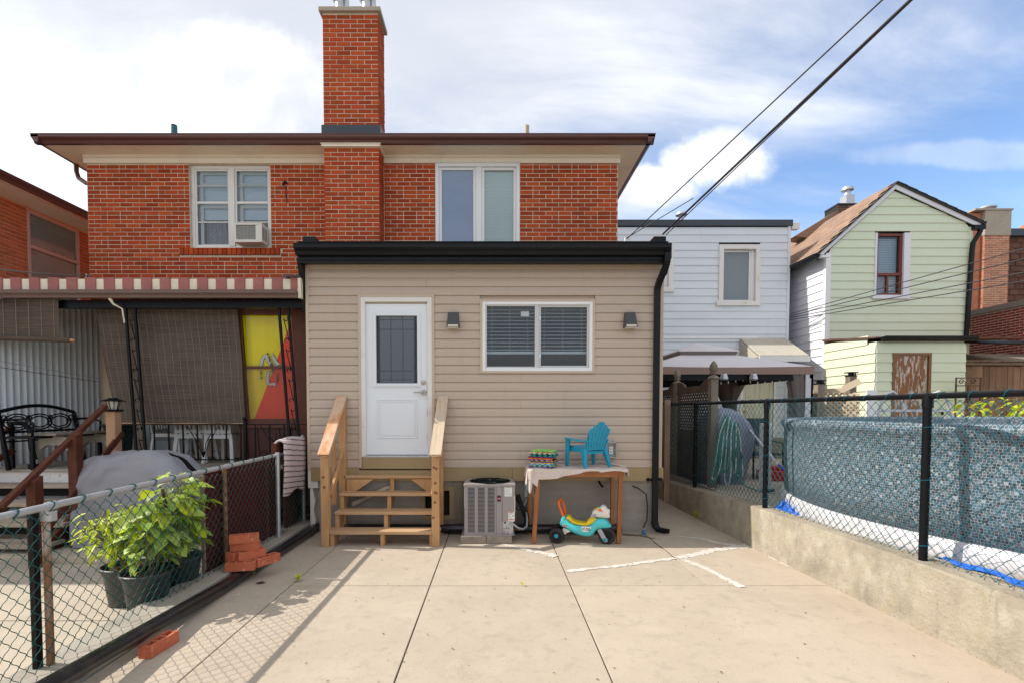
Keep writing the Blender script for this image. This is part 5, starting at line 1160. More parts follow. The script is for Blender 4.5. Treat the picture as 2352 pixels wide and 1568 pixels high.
part('gutter_joint', MB().box(-6.50, -6.42, 6.515, 6.60, 3.09, 3.19), M['galv'], po); part('beam', MB().box(-7.2, -2.55, 6.72, 6.80, 3.0, 3.10), M['iron'], po)
part('gutter_outlet', MB().tube([(-5.03, 6.6, 3.10), (-5.0, 6.62, 3.03), (-4.93, 6.68, 2.98), (-4.92, 6.70, 2.80)], [.022, .014, .011, .010], 8), M['awn_c'], po, smooth='auto')
cw = MB().grid(190, 1, lambda u, v: (-6.86 + .44 * u + .026 * math.sin(u * 2 * math.pi * 19), 6.68 + u * 1.51, PZ - .1 + v * 2.55))
part('corrugated_wall', cw, M['corr'], po, smooth=True)
def scroll(cx, cy, z, h, w, flip=1):
    pts = []
    for k in range(15): a = k / 14 * 4.4; r = w * .42 * (.25 + .75 * k / 14); pts.append((cx + flip * (w * .06 - r * math.cos(a + 1.9)), cy, z + h - w * .45 + r * math.sin(a + 1.9)))
    lo = []
    for k in range(15): a = k / 14 * 4.4; r = w * .42 * (.25 + .75 * k / 14); lo.append((cx - flip * (w * .06 - r * math.cos(a + 1.9)), cy, z + w * .45 - r * math.sin(a + 1.9)))
    return pts + lo[::-1]
def iron_post(xt, xb, y, zt, zb, w, zs, sh_):
    p = part('iron_post', MB().bar((xt - w / 2, y, zt), (xb - w / 2, y, zb), .03, .03, side=(1, 0, 0)).bar((xt + w / 2, y, zt), (xb + w / 2, y, zb), .03, .03, side=(1, 0, 0)), M['iron'], po)
    for k in range(zs):
        z = zt - .12 - (k + 1) * sh_; t = (zt - z) / (zt - zb)
        part('scroll', MB().tube(scroll(xt + (xb - xt) * t, y, z, sh_ * .95, w - .03, 1 if k % 2 == 0 else 1), .006, 5), M['iron'], p, smooth=True)
iron_post(-4.885, -4.775, 6.76, 3.05, PZ, .125, 5, .40); iron_post(-2.83, -2.685, 6.76, 3.05, PZ, .125, 5, .40)
rl = MB(); RZ = 1.455; ry = 6.76
rl.box(-5.05, -2.54, ry - .012, ry + .012, RZ - .008, RZ + .008).box(-5.05, -2.54, ry - .008, ry + .008, PZ + .09, PZ + .105)
part('railing', rl, M['iron'], po)
for k in range(11):
    x = -4.60 + k * .195; part('baluster', MB().box(x - .008, x + .008, ry - .008, ry + .008, PZ + .1, RZ), M['iron'], po)
for x in (-5.02, -3.94, -2.95): 
    fn_ = MB()
    for a in (-.5, -.25, 0, .25, .5): fn_.tube([(x, ry, PZ + .13), (x + a * .16, ry, PZ + .33), (x + a * .42, ry, RZ - .02 if abs(a) > .3 else RZ - .12)], .006, 5)
    fn_.tube([(x - .17 + .05 * math.cos(t), ry, PZ + .17 + .05 * math.sin(t)) for t in [q * .5 for q in range(11)]], .005, 5).tube([(x + .17 + .05 * math.cos(t), ry, PZ + .17 + .05 * math.sin(t)) for t in [q * .5 for q in range(11)]], .005, 5)
    part('scroll_fan', fn_, M['iron'], po, smooth=True)
for x in (-3.36, -5.07): part('newel', MB().box(x - .018, x + .018, ry - .04, ry - .004, PZ, 1.50).lathe([(0, 1.565), (.022, 1.555), (.03, 1.535), (.022, 1.512), (.012, 1.5)], (x, ry - .022, 0), 12), M['iron'], po)
part('side_railing', MB().box(-6.95, -6.30, 6.56, 6.58, 1.475, 1.49).box(-6.36, -6.325, 6.55, 6.59, PZ, 1.5).tube([(-6.30, 6.58, 1.48), (-6.18, 6.58, 1.47), (-6.10, 6.57, 1.38), (-6.08, 6.56, 1.15), (-6.03, 6.55, PZ + .12)], .03, 8).box(-6.08, -5.98, 6.5, 6.6, PZ, PZ + .06).box(-6.8, -6.78, 6.56, 6.58, PZ, 1.48).box(-6.6, -6.58, 6.56, 6.58, PZ, 1.48), M['iron'], po)
# back wall openings seen below the blind
bd = part('screen_door', frame(MB(), -5.72, -4.95, PZ + .02, 2.9, .09, HY - .05, HY - .005, .25), mat('pale_blue_door', (.42, .48, .52), .6), po); part('mesh_panel', MB().box(-5.63, -5.04, HY - .03, HY - .025, PZ + .27, 2.8), mat('mesh_grey', (.25, .26, .27), .8), bd)
# vestibule with the flag
vx0, vx1, vy = -3.60, -2.545, 7.02
def lean(x, z): return x + (3.10 - z) * .058
vb = MB()
def lbox(mb, xa, xb, za, zb, ya, yb):
    vs = [(lean(x, z), y, z) for x in (xa, xb) for y in (ya, yb) for z in (za, zb)]
    return mb.add(vs, [(0, 1, 3, 2), (4, 6, 7, 5), (0, 4, 5, 1), (2, 3, 7, 6), (0, 2, 6, 4), (1, 5, 7, 3)])
ve = part('vestibule', lbox(lbox(lbox(lbox(MB(), vx0 - .07, vx0 + .02, PZ, 3.08, vy - .02, vy + .06), vx1 - .26, vx1 - .03, PZ, 3.08, vy - .02, vy + .06), vx0 + .02, vx1 - .26, 3.0, 3.08, vy - .02, vy + .06), vx0 + .02, vx1 - .26, 1.40, 1.49, vy - .02, vy + .06).box(vx0 - .05, vx1 - .02, vy + .4, HY - .012, PZ, 3.08), M['vest'], po)
for k in range(5): part('board', lbox(MB(), vx0 + .02 + k * .155, vx0 + .165 + k * .155, PZ, 1.40, vy + .01, vy + .03), mat('dark_maroon_panel', (.06, .014, .012), .6), po)
vw = part('window', lbox(lbox(lbox(lbox(lbox(MB(), vx0 + .02, vx0 + .055, 1.49, 3.0, vy - .005, vy + .03), vx1 - .295, vx1 - .26, 1.49, 3.0, vy - .005, vy + .03), vx0 + .055, vx1 - .295, 2.965, 3.0, vy - .005, vy + .03), vx0 + .055, vx1 - .295, 1.49, 1.525, vy - .005, vy + .03), vx0 + .055, vx1 - .295, 2.225, 2.26, vy - .005, vy + .03), M['vest'], po)
part('pane', lbox(MB(), vx0 + .055, vx1 - .295, 2.26, 2.965, vy + .01, vy + .013), M['glassc'], vw); part('insect_screen', lbox(MB(), vx0 + .055, vx1 - .295, 1.525, 2.225, vy + .005, vy + .007), M['screen'], vw)
fl = thing('flag', 'yellow and orange-red flag with a white dragon hung as a curtain in the porch window', 'flag', (-3.2, vy + .06, 2.2))
fx0, fx1 = vx0 + .05, vx1 - .29
def fold(u, v): return vy + .055 + .010 * math.sin(u * 26 + .6 * math.sin(v * 3)) * (.4 + .6 * v) + .006 * math.sin(u * 11 + 2)
def fp(u, v): z = 1.50 + v * 1.47; return (lean(fx0 + (fx1 - fx0) * u, z), fold(u, v), z)
part('yellow_half', MB().grid(40, 40, lambda u, v: fp(u * max(.001, min(1, .08 + v * .93)), v)), M['flagy'], fl, smooth=True)
part('orange_half', MB().grid(40, 40, lambda u, v: fp(max(.001, min(1, .08 + v * .93)) + u * (1 - max(.001, min(1, .08 + v * .93))), v)), M['flago'], fl, smooth=True)
def ribb(pts, ws, d, m, name):
    mb = MB(); P = [Vector((lean(fx0 + (fx1 - fx0) * u, 1.5 + v * 1.47), 0, 1.5 + v * 1.47)) for u, v in pts]; vs = []
    for i, p_ in enumerate(P):
        a = P[max(0, i - 1)]; b = P[min(len(P) - 1, i + 1)]; t_ = (b - a).normalized(); n_ = Vector((-t_.z, 0, t_.x))
        for s_ in (-1, 1): q_ = p_ + n_ * ws[i] * s_; vs.append((q_.x, vy + .036 - d, q_.z))
    mb.add(vs, [(2 * i, 2 * i + 1, 2 * i + 3, 2 * i + 2) for i in range(len(P) - 1)]); return part(name, mb, m, fl)
strokes = [([(.30, .50), (.33, .56), (.38, .61), (.42, .62), (.45, .58), (.50, .54), (.53, .51), (.60, .515), (.70, .52)], [.016, .018, .018, .02, .016, .016, .02, .016, .018]),
           ([(.55, .64), (.57, .59), (.62, .55), (.68, .52)], [.006, .018, .02, .02]), ([(.46, .47), (.42, .42), (.41, .37), (.45, .345), (.52, .35), (.57, .345)], [.014, .02, .02, .016, .018, .022])]
for pts_, ws_ in strokes:
    ribb(pts_, [w + .005 for w in ws_], 0, M['inkb'], 'outline'); ribb(pts_, ws_, .002, M['flagw'], 'dragon_body')
for c_, n_ in (((.475, .61), 6), ((.30, .43), 5), ((.62, .40), 5), ((.52, .505), 6)):
    for k in range(n_): ribb([(c_[0] + R.uniform(-.03, .03), c_[1] + R.uniform(-.05, .05)) for _ in (0, 1)], [.008, .006], .003, M['inkb'], 'claw_mark')
# bamboo blinds
def bamboo():
    m = mat('bamboo_blind', (.095, .066, .047), .8, 0, [((.025, .018, .016), 3, .42, .62, .8, (.6, .6, 60)), ((.27, .19, .125), 4, .52, .72, .7, (.5, .5, 75)), ((.13, .11, .10), 1.2, .5, .75, .5)], (5, .5, .004, (.3, .3, 60)))
    return m
M['bamboo'] = bamboo()
by = 6.93
b1 = thing('bamboo_blind', 'wide dark brown bamboo roll-up blind lowered behind the iron post of the porch', 'blind', (-4.5, by, 3.0), 'bamboo blinds on the porch')
def bl1(u, v): z = 1.47 + v * 1.62; xl = -5.24 - v * .26; xr = -3.45 - v * .08; return (xl + (xr - xl) * u, by + .015 * math.sin(u * 14) * (1 - v) + .01 * math.sin(v * 9 + u * 3), z)
part('slats', MB().grid(50, 160, bl1), M['bamboo'], b1); part('bottom_batten', MB().tube([bl1(0, -.005), bl1(.5, -.008), bl1(1, -.008)], .014, 7), M['tanpost'], b1, smooth='auto')
for k in range(19):
    u = .03 + k * .0523; part('string', MB().tube([(bl1(u, v / 10)[0], bl1(u, v / 10)[1] - .006, bl1(u, v / 10)[2]) for v in range(11)], .0022, 4), mat('blind_string', (.34, .28, .22), .9), b1)
b2 = thing('bamboo_blind', 'brown bamboo blind rolled halfway up in front of the corrugated wall', 'blind', (-6.5, by, 3.0), 'bamboo blinds on the porch')
def bl2(u, v): z = 2.60 + v * .5 + .05 * (1 - u) * (1 - v); return (-7.2 + u * 1.45, by - .27 + .012 * math.sin(u * 12), z)
part('slats', MB().grid(40, 60, bl2), M['bamboo'], b2); part('rolled_part', MB().tube([(-7.25, by - .28, 2.62), (-6.2, by - .28, 2.585), (-5.60, by - .28, 2.565)], [.036, .036, .03], 12), M['bamboo'], b2, smooth='auto')
part('roll_end', MB().tube([(-5.60, by - .28, 2.565), (-5.57, by - .28, 2.563), (-5.54, by - .28, 2.562)], [.026, .02, .008], 10), M['tanpost'], b2, smooth=True)
for k in range(9): part('string', MB().tube([(bl2(.04 + k * .115, v / 4)[0], by - .285, bl2(.04 + k * .115, v / 4)[2]) for v in range(5)], .0028, 4), mat('blind_string2', (.30, .25, .20), .9), b2)
# porch steps
ps = thing('porch_steps', 'worn wooden porch steps with brown posts and sloping handrails', 'steps', (-5.8, 5.8, 0))
for k, (y, z) in enumerate(((5.42, .17), (5.68, .35), (5.96, .53), (6.24, .71))):
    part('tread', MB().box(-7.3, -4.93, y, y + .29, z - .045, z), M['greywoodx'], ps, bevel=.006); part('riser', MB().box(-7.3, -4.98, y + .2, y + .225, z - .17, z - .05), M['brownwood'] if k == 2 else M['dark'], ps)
part('stringer', MB().prism([(5.46, 0), (5.46, .125), (6.45, .83), (6.45, .55), (5.75, 0)], 'x', -5.02, -4.97), M['brownwood'], ps, bevel=.004)
part('tread_support', MB().box(-5.03, -4.965, 5.44, 5.50, 0, .125), M['oldwhite'], ps)
for y, z in ((5.20, .96), (5.72, 1.40)):
    part('post', MB().box(-4.85, -4.75, y - .05, y + .05, 0, z - .05).add([(-4.85, y - .05, z - .05), (-4.75, y - .05, z - .05), (-4.75, y + .05, z - .05), (-4.85, y + .05, z - .05), (-4.85, y + .05, z + .0), (-4.75, y + .05, z + .0)], [(0, 1, 5, 4), (0, 4, 3), (1, 2, 5), (3, 4, 5, 2)]), M['brownwood'], ps, bevel=.004)
part('handrail', MB().bar((-4.83, 4.87, .70), (-4.83, 6.22, 1.70), .065, .05), M['brownwood'], ps, bevel=.008)
part('lower_rail', MB().bar((-4.76, 5.30, .40), (-4.76, 6.4, 1.36), .03, .075), M['brownwood'], ps, bevel=.004)
part('handrail', MB().bar((-6.38, 6.62, 1.42), (-6.5, 5.6, .82), .07, .055), M['brownwood'], ps, bevel=.006); part('lower_rail', MB().bar((-6.3, 6.55, 1.13), (-6.45, 5.7, .62), .035, .07), M['brownwood'], ps, bevel=.004)
ln = thing('lantern_post', 'tan wooden post topped by a small black solar lantern beside the covered grill', 'post', (-4.8, 6.32, 0))
part('post', MB().box(-4.865, -4.75, 6.26, 6.375, .0, 1.63), M['tanpost'], ln, bevel=.006)
lx_, ly_ = -4.807, 6.317
part('lantern_base', MB().box(lx_ - .075, lx_ + .075, ly_ - .075, ly_ + .075, 1.628, 1.655), M['iron'], ln, bevel=.006)
part('lantern_roof', MB().lathe([(.135, 1.755), (.135, 1.762), (.055, 1.79), (.05, 1.80), (0, 1.802)], (lx_, ly_, 0), 4).xf(Matrix.Translation((lx_, ly_, 0)) @ Matrix.Rotation(rad(45), 4, 'Z') @ Matrix.Translation((-lx_, -ly_, 0))), M['iron'], ln)
lc_ = MB()
for k in range(8): an = k * math.pi / 4; lc_.bar((lx_ + .045 * math.cos(an), ly_ + .045 * math.sin(an), 1.655), (lx_ + .075 * math.cos(an), ly_ + .075 * math.sin(an), 1.757), .007, .007, side=(-math.sin(an), math.cos(an), 0))
part('lantern_cage', lc_, M['iron'], ln); part('lantern_glass', MB().lathe([(.04, 1.655), (.068, 1.756)], (lx_, ly_, 0), 12), M['lens'], ln)
# iron bench along the corrugated wall (built facing +x)
ib_ = thing('iron_bench', 'black wrought-iron garden bench with scrolled back against the corrugated wall', 'bench', (-6.15, 6.95, PZ))
bx_ = -6.30; y0_, y1_ = 6.35, 7.50
arch = lambda t: 1.60 + .09 * math.sin(t * math.pi)
part('back_frame', MB().tube([(bx_, y0_ + (y1_ - y0_) * k / 12, arch(k / 12) + .02) for k in range(13)], .024, 8).bar((bx_, y1_, 1.62), (bx_ + .12, y1_ + .03, PZ), .05, .04).bar((bx_, y0_, 1.62), (bx_ + .12, y0_, PZ), .04, .04).bar((bx_ + .02, y0_, 1.36), (bx_ + .02, y1_, 1.36), .02, .03).bar((bx_ + .03, y0_, 1.24), (bx_ + .03, y1_, 1.24), .02, .02), M['iron'], ib_, smooth='auto')
sc_ = MB()
for c in (.22, .5, .78):
    for rr in (.17, .12): sc_.tube([(bx_ + .005, y0_ + (y1_ - y0_) * c + rr * 1.15 * math.cos(k * .4), 1.49 + rr * .62 * math.sin(k * .4)) for k in range(16)], .010, 5, closed=True)
for c in (.06, .36, .64, .94): sc_.tube([(bx_ + .005, y0_ + (y1_ - y0_) * c + .05 * math.cos(k * .5) * (1 - k / 16), 1.52 + .07 * math.sin(k * .5) * (1 - k / 16)) for k in range(15)], .009, 5)
part('scrollwork', sc_, M['iron'], ib_, smooth=True)
part('seat', MB().box(bx_ + .04, bx_ + .45, y0_, y1_, 1.28, 1.31), M['iron'], ib_)
for y in (y0_ + .03, y1_ - .03):
    part('leg', MB().box(bx_ + .38, bx_ + .42, y - .02, y + .02, PZ, 1.28), M['iron'], ib_)
    part('armrest', MB().tube([(bx_, y, 1.52), (bx_ + .3, y, 1.53), (bx_ + .42, y, 1.48), (bx_ + .40, y, 1.28)], .016, 6), M['iron'], ib_, smooth=True)
sb_ = thing('low_bench', 'low grey bench with arched concrete legs and a plank seat on the porch', 'bench', (-5.9, 7.0, PZ))
part('seat', MB().box(-6.02, -5.66, 6.45, 7.55, 1.315, 1.345), M['greywood'], sb_, bevel=.004)
for y in (6.62, 7.3):
    part('leg', MB().prism([(-6.16, PZ), (-6.08, PZ), (-6.03, 1.12), (-5.95, 1.18), (-5.75, 1.18), (-5.66, 1.1), (-5.58, PZ), (-5.50, PZ), (-5.60, 1.2), (-5.70, 1.30), (-6.0, 1.30), (-6.09, 1.2)], 'y', y, y + .07), M['stone'], sb_, bevel=.006)
gb = thing('green_bin', 'dark green plastic bin with a flip lid on the porch beside the benches', 'bin', (-5.75, 7.6, PZ))
part('body', MB().lathe([(.15, PZ), (.19, 1.36), (.2, 1.37), (.2, 1.40)], (-5.72, 7.62, 0), 4).xf(Matrix.Translation((-5.72, 7.62, 0)) @ Matrix.Rotation(rad(45), 4, 'Z') @ Matrix.Translation((5.72, -7.62, 0))), M['greenbin'], gb, bevel=.01)
part('lid', MB().box(-5.89, -5.55, 7.46, 7.78, 1.40, 1.44), M['greenbin'], gb, bevel=.012); part('handle', frame(MB(), -5.82, -5.64, 1.44, 1.55, .03, 7.50, 7.53), M['greenbin'], gb)
def plastic_chair(x, y, rz_, lab):
    t = thing('plastic_chair', lab, 'chair', (0, 0, 0), 'white plastic chairs on the porch'); m = M['chairw']
    part('seat', MB().grid(5, 5, lambda u, v: (-.2 + .4 * u, -.2 + .4 * v, .42 - .02 * math.sin(u * 3.1) * math.sin(v * 3.1))).box(-.21, .21, -.21, -.19, .36, .42).box(-.21, -.19, -.2, .2, .37, .42).box(.19, .21, -.2, .2, .37, .42), m, t)
    for sx in (-1, 1):
        for sy in (-1, 1): part('leg', MB().bar((sx * .18, sy * .18, .42), (sx * .22, sy * .23, 0), .05, .035, side=(1, 0, 0)), m, t, bevel=.006)
        part('armrest', MB().bar((sx * .22, -.16, .62), (sx * .22, .2, .64), .05, .025).bar((sx * .22, .18, .63), (sx * .2, .18, .4), .04, .03, side=(1, 0, 0)), m, t, bevel=.006)
    bk = MB()
    for k in range(7): bk.bar((-.18 + k * .06, -.2, .42), (-.19 + k * .063, -.28, .84), .03, .012, side=(1, 0, 0))
    for z in (.46, .62, .83): bk.bar((-.2, -.21 - (z - .42) * .19, z), (.2, -.21 - (z - .42) * .19, z), .012, .05 if z > .8 or z < .5 else .03)
    part('backrest', bk, m, t); t.location = (x, y, PZ); t.rotation_euler = (0, 0, rz_)
plastic_chair(-4.45, 7.45, rad(10), 'white plastic armchair under the middle of the wide bamboo blind'); plastic_chair(-3.93, 7.35, rad(-5), 'white plastic armchair next to the porch window'); plastic_chair(-4.9, 7.65, rad(-90), 'white plastic armchair turned sideways by the pale screen door')
# ================================================================== orange brick house beyond the porch
LX = -8.2
OY0 = 5.3
oh = thing('orange_brick_house', 'orange brick house with a pink-framed window and deep brown eaves beyond the porch', 'house', (LX - 2, 9, 0))
lw = (8.90, 10.0, 3.7, 5.16)
lwal = MB(); holed(lwal, OY0, 14, -.1, 5.2, LX - .25, LX - .008, [lw], axis='x'); owl = part('wall', lwal, M['mortar_p'], oh); part('house_body', MB().box(-14, LX - 1.2, OY0 + .1, 13.9, -.1, 5.2), M['dim'], oh)
rs = MB(); brick_face(lay(6.5, 13.5, 2.9, 5.2, [lw], header=0), '+x', LX, owl, M['brick_o'], 0, rs); part('brick_rest', rs, M['brick_o'], oh, kind='stuff')
for k in range(24): part('soffit_panel', MB().box(LX - .01, LX + .50, OY0 + k * .36, OY0 + .356 + k * .36, 5.20, 5.215), M['cream'], oh)
part('fascia', MB().box(LX + .50, LX + .52, OY0, 14, 5.195, 5.26), mat('peach_fascia', (.66, .42, .30), .5), oh)
part('gutter', MB().prism([(LX + .52 - a * .9, 5.22 + b * .9) for a, b in ogee()], 'y', OY0, 14), M['brown'], oh)
part('roof', MB().add([(LX + .53, OY0, 5.3), (LX + .53, 14, 5.3), (-11, 14, 6.3), (-11, OY0 + 1.5, 6.3), (-14, OY0, 5.3), (-14, 14, 5.3)], [(0, 1, 2, 3), (3, 2, 5, 4), (0, 3, 4), (1, 5, 2)]), M['asphalt'], oh)
wf = MB(); y0, y1, z0, z1 = lw
for a, b, c, d in ((y0, y0 + .05, z0, z1), (y1 - .05, y1, z0, z1), (y0 + .05, y1 - .05, z1 - .05, z1), (y0 + .05, y1 - .05, z0, z0 + .05), (y0 + .05, y1 - .05, 4.50, 4.56)): wf.box(LX - .06, LX + .01, a, b, c, d)
ow = part('window', wf, M['pinkframe'], oh, bevel=.004); part('pane', MB().box(LX - .03, LX - .026, y0 + .05, y1 - .05, z0 + .05, z1 - .05), glassy('reflection_tint_glass', (.75, .85, .84), .14, .02, .4, (.32, .44, .43)), ow)  # teal-grey diffuse in the pane stands for reflections
part('curtain', MB().grid(60, 1, lambda u, v: (LX - .12 + .03 * math.sin(u * 40), y0 + u * (y1 - y0), z0 + v * (z1 - z0))), mat('reflection_teal_curtain', (.46, .56, .54), .9), ow, smooth=True)  # teal of a reflection put into the curtain colour
# ================================================================== white house
WY = 13.4; wx0, wx1 = 1.2, 7.79
wh = thing('white_siding_house', 'flat-roofed house clad in white siding with a dark roof edge beyond the gazebo', 'house', (4.5, WY, .45))
part('wall', MB().box(wx0, wx1 - .01, WY + .35, 20, .3, 6.5).box(wx1 - .06, wx1 - .01, WY + .02, WY + .35, .3, 6.5), M['wsiding2'], wh)
P8 = [(0, 0), (-.022, .002), (-.022, .010), (-.004, .20), (0, .201)]
hw = (5.93, 7.02, 4.50, 6.0); hw2 = (3.7, 4.72, 4.86, 6.05); hd = (6.55, 7.5, .45, 2.56)
z = .46; k = 0
while z < 6.4:
    segs = [(wx0, wx1 - .05)]
    for h in (hw, hw2, hd):
        if h[2] - .05 < z + .1 < h[3] + .05: segs = [s for a, b in segs for s in ((a, min(b, h[0])), (max(a, h[1]), b)) if s[1] - s[0] > .04]
    for a, b in segs: board(wh, a, b, z, WY, M['wsiding'], P8)
    z += .20; k += 1
part('corner_trim', MB().box(wx1 - .05, wx1 + .02, WY - .03, WY + .1, .45, 6.5), M['wsiding'], wh); part('seam_strip', MB().box(wx0, 7.0, WY - .035, WY - .02, 3.54, 3.60), M['white'], wh)
part('roof_edge', MB().box(wx0 - .05, wx1 + .06, WY - .06, 20.2, 6.48, 6.64), M['navy'], wh, bevel=.005); part('gutter_end', MB().prism([(WY, 6.42), (WY + .14, 6.42), (WY + .14, 6.56), (WY - .04, 6.56)], 'x', wx1 + .06, wx1 + .26), M['white'], wh)
for (a, b, c, d) in (hw, hw2):
    wt = MB(); frame(wt, a, b, c, d, .12, WY - .05, WY + .04, .02); wt.box(a - .06, b + .02, WY - .07, WY + .02, c - .10, c + .02); t = part('window', wt, M['oldwhite'], wh, bevel=.006)
    t2 = MB(); frame(t2, a + .12, b - .2, c + .02, d - .12, .05, WY + .06, WY + .12); t2.box(b - .2, b - .12, WY + .04, WY + .16, c + .02, d - .12); part('sash', t2, M['white'], t); pane(t, a + .17, b - .25, c + .07, d - .17, WY + .09, M['glassf']); part('reveal', MB().box(a + .1, b - .1, WY + .125, WY + .14, c, d), M['dim'], t)
v = at(1565, 495, 14.2); part('roof_vent', MB().lathe([(.05, 6.5), (.05, v.z - .02), (.16, v.z), (.15, v.z + .05), (0, v.z + .10)], (v.x, 14.2, 0), 14), M['galv'], wh, smooth='auto')
dr2 = part('door', MB().box(6.62, 7.43, WY - .01, WY + .03, .95, 2.5), M['doorw'], wh); 
for x in (6.70, 7.08):
    for z_ in ((1.05, 1.6), (1.72, 2.4)): part('door_panel', frame(MB(), x, x + .28, *z_, .03, WY - .022, WY - .01), M['doorw'], dr2)
part('knob', MB().lathe([(0, -.05), (.03, -.04), (.03, -.01), (.015, 0)], (6.68, WY - .01, 1.62), 10, 'y'), mat('brass', (.5, .3, .06), .3, .9), dr2)
part('door_frame', frame(MB(), 6.55, 7.5, .9, 2.57, .06, WY - .04, WY + .02, 0), M['white'], wh); part('door_step', MB().box(6.4, 7.6, WY - 1.0, WY - .02, .45, .7).box(6.4, 7.6, WY - .6, WY - .02, .7, .92), M['greywood'], wh)
aw = MB()
for k in range(13):
    t = k / 13; y = WY - .04 - 1.0 * t; zt = 3.52 - .55 * t; aw.prism([(y, zt - .01), (y - .078, zt - .060), (y - .078, zt - .015), (y, zt + .03)], 'x', 6.52, 7.72)
part('door_awning', aw, M['awn_d'], wh); part('awning_cheek', MB().prism([(WY - .03, 3.5), (WY - .03, 2.98), (WY - 1.02, 2.95)], 'x', 6.50, 6.52), M['awn_d'], wh); part('awning_fascia', MB().box(6.50, 7.74, WY - 1.07, WY - 1.03, 2.84, 2.97), M['wsiding2'], wh)
# ================================================================== pale green house
GY = 12.4; gx0, gx1 = 8.13, 11.66
gh = thing('pale_green_house', 'pale green gabled house with one tall upstairs window and a brown shingle roof', 'house', (9.9, GY, .45))
def gl(z): return gx0 if z < 5.50 else gx0 + (z - 5.50) * (9.72 - gx0) / (6.98 - 5.50)
def gr(z): return gx1 if z < 6.13 else gx1 - (z - 6.13) * (gx1 - 9.72) / (6.98 - 6.13)
part('wall', MB().prism([(gx0, .3), (gx1 - .01, .3), (gx1 - .01, 6.1), (9.72, 6.94), (gx0, 5.46)], 'y', GY + .40, 19), M['lime'], gh)
gw = (9.30, 10.16, 4.44, 5.96); z = 1.0
while z < 6.9:
    a, b = gl(z), gr(z); segs = [(a, b)]
    if gw[2] - .05 < z + .1 < gw[3] + .03: segs = [(a, gw[0]), (gw[1], b)]
    for a, b in segs:
        board(gh, a, b, z, GY, M['lime'], P8, slant=(lambda zz, a=a, b=b: (gl(zz) if a < gw[0] - .3 and b > a and abs(a - gl(z)) < 1e-6 else a, gr(zz) if abs(b - gr(z)) < 1e-6 else b)))
    z += .20
z = 1.0
while z < 5.4: board(gh, GY + .06, 18.5, z, gx0, M['wsiding2'], P8, face='-x'); z += .20
part('corner_trim', MB().box(gx0 - .03, gx0 + .09, GY - .035, GY + .06, .5, 5.47), M['white'], gh); part('corner_trim', MB().box(gx1 - .07, gx1 + .01, GY - .03, GY + .1, 1, 6.1), M['lime'], gh)
part('rake_board', MB().prism([(7.98, 5.40), (9.72, 7.0), (9.72, 7.13), (7.90, 5.46)], 'y', GY - .07, GY - .04), M['wsiding2'], gh); part('rake_board', MB().prism([(9.72, 7.0), (11.80, 6.07), (11.83, 6.18), (9.72, 7.13)], 'y', GY - .071, GY - .041), M['wsiding2'], gh)
rf = MB()
for k in range(16):
    t0, t1 = k / 16, (k + 1) / 16
    for j in range(22):
        y0_ = GY - .12 + j * .3 + (.15 if k % 2 else 0); xa, za = 7.86 + (9.72 - 7.86) * t0, 5.47 + 1.70 * t0; xb, zb = 7.86 + (9.72 - 7.86) * t1, 5.47 + 1.70 * t1
        rf.add([(xa, y0_, za + .015), (xa, y0_ + .293, za + .015 + R.uniform(0, .006)), (xb, y0_ + .293, zb), (xb, y0_, zb), (xa, y0_, za), (xa, y0_ + .293, za)], [(0, 3, 2, 1), (0, 1, 5, 4)])
part('roof_shingle', rf, M['shingle'], gh, kind='stuff')
part('roof', MB().prism([(7.86, 5.44), (9.72, 7.14), (11.92, 6.16), (11.9, 6.13), (9.72, 7.11), (7.88, 5.42)], 'y', GY - .11, 19), M['asphalt'], gh)
er = MB()
for k in range(9): t = k / 9; part('edge_shingle', MB().bar((9.72 + 2.18 * t, GY + .1, 7.155 - .985 * t), (9.72 + 2.18 * (t + .118), GY + .1, 7.158 - .985 * (t + .118) + .012), .45, .02, side=(0, 1, 0)), M['asphalt'], gh)

part('gutter', MB().prism([(7.90 + a * .9, 5.33 + b) for a, b in ogee()], 'y', GY - .05, 19), M['black'], gh); part('gutter_return', MB().box(7.95, 8.17, GY - .05, GY + .05, 5.36, 5.42), M['white'], gh)
a, b, c, d = gw
part('window_trim', MB().box(a, a + .05, GY - .03, GY + .05, c, d).box(b - .16, b, GY - .035, GY + .05, c, d).box(a - .05, b, GY - .06, GY + .02, c - .08, c + .01), M['wsiding2'], gh)
gwn = part('window', frame(frame(MB(), a + .05, b - .16, c + .01, d, .06, GY + .02, GY + .1), a + .05, b - .16, c + .01, c + .55, .04, GY + .03, GY + .09).box((a + b) / 2 - .09, (a + b) / 2 - .04, GY + .03, GY + .09, c, c + .55).box(a + .05, b - .16, GY + .01, GY + .09, c + .5, c + .56), M['redwood'], gh, bevel=.004)
pane(gwn, a + .09, b - .2, c + .06, d - .06, GY + .07, M['glass']); gb_ = MB()
for k in range(32): gb_.box(a + .1, b - .2, GY + .16, GY + .19, c + .1 + k * .042, c + .13 + k * .042)
part('blind', gb_, M['blindw'], gwn); part('room', MB().box(a, b, GY + .25, GY + .3, c - .1, d + .1), M['dim'], gwn)
v = at(2225, 500, GY - .05)
part('downpipe', rectpipe(MB(), [(11.80, GY - .09, 6.05), (11.78, GY - .09, 5.95), (11.64, GY - .07, 5.7), (11.62, GY - .07, 5.5), (11.56, GY - .06, 3.38)], .085, .07), M['black'], gh, bevel=.006); part('gutter_box', MB().box(11.62, 11.9, GY - .12, GY + .02, 6.02, 6.12), M['black'], gh)
part('cross_pipe', MB().tube([(11.5, GY - .1, 3.33), (12.2, GY - .3, 3.27), (15.5, GY - 1, 3.1)], .05, 8), M['navy'], gh, smooth=True)
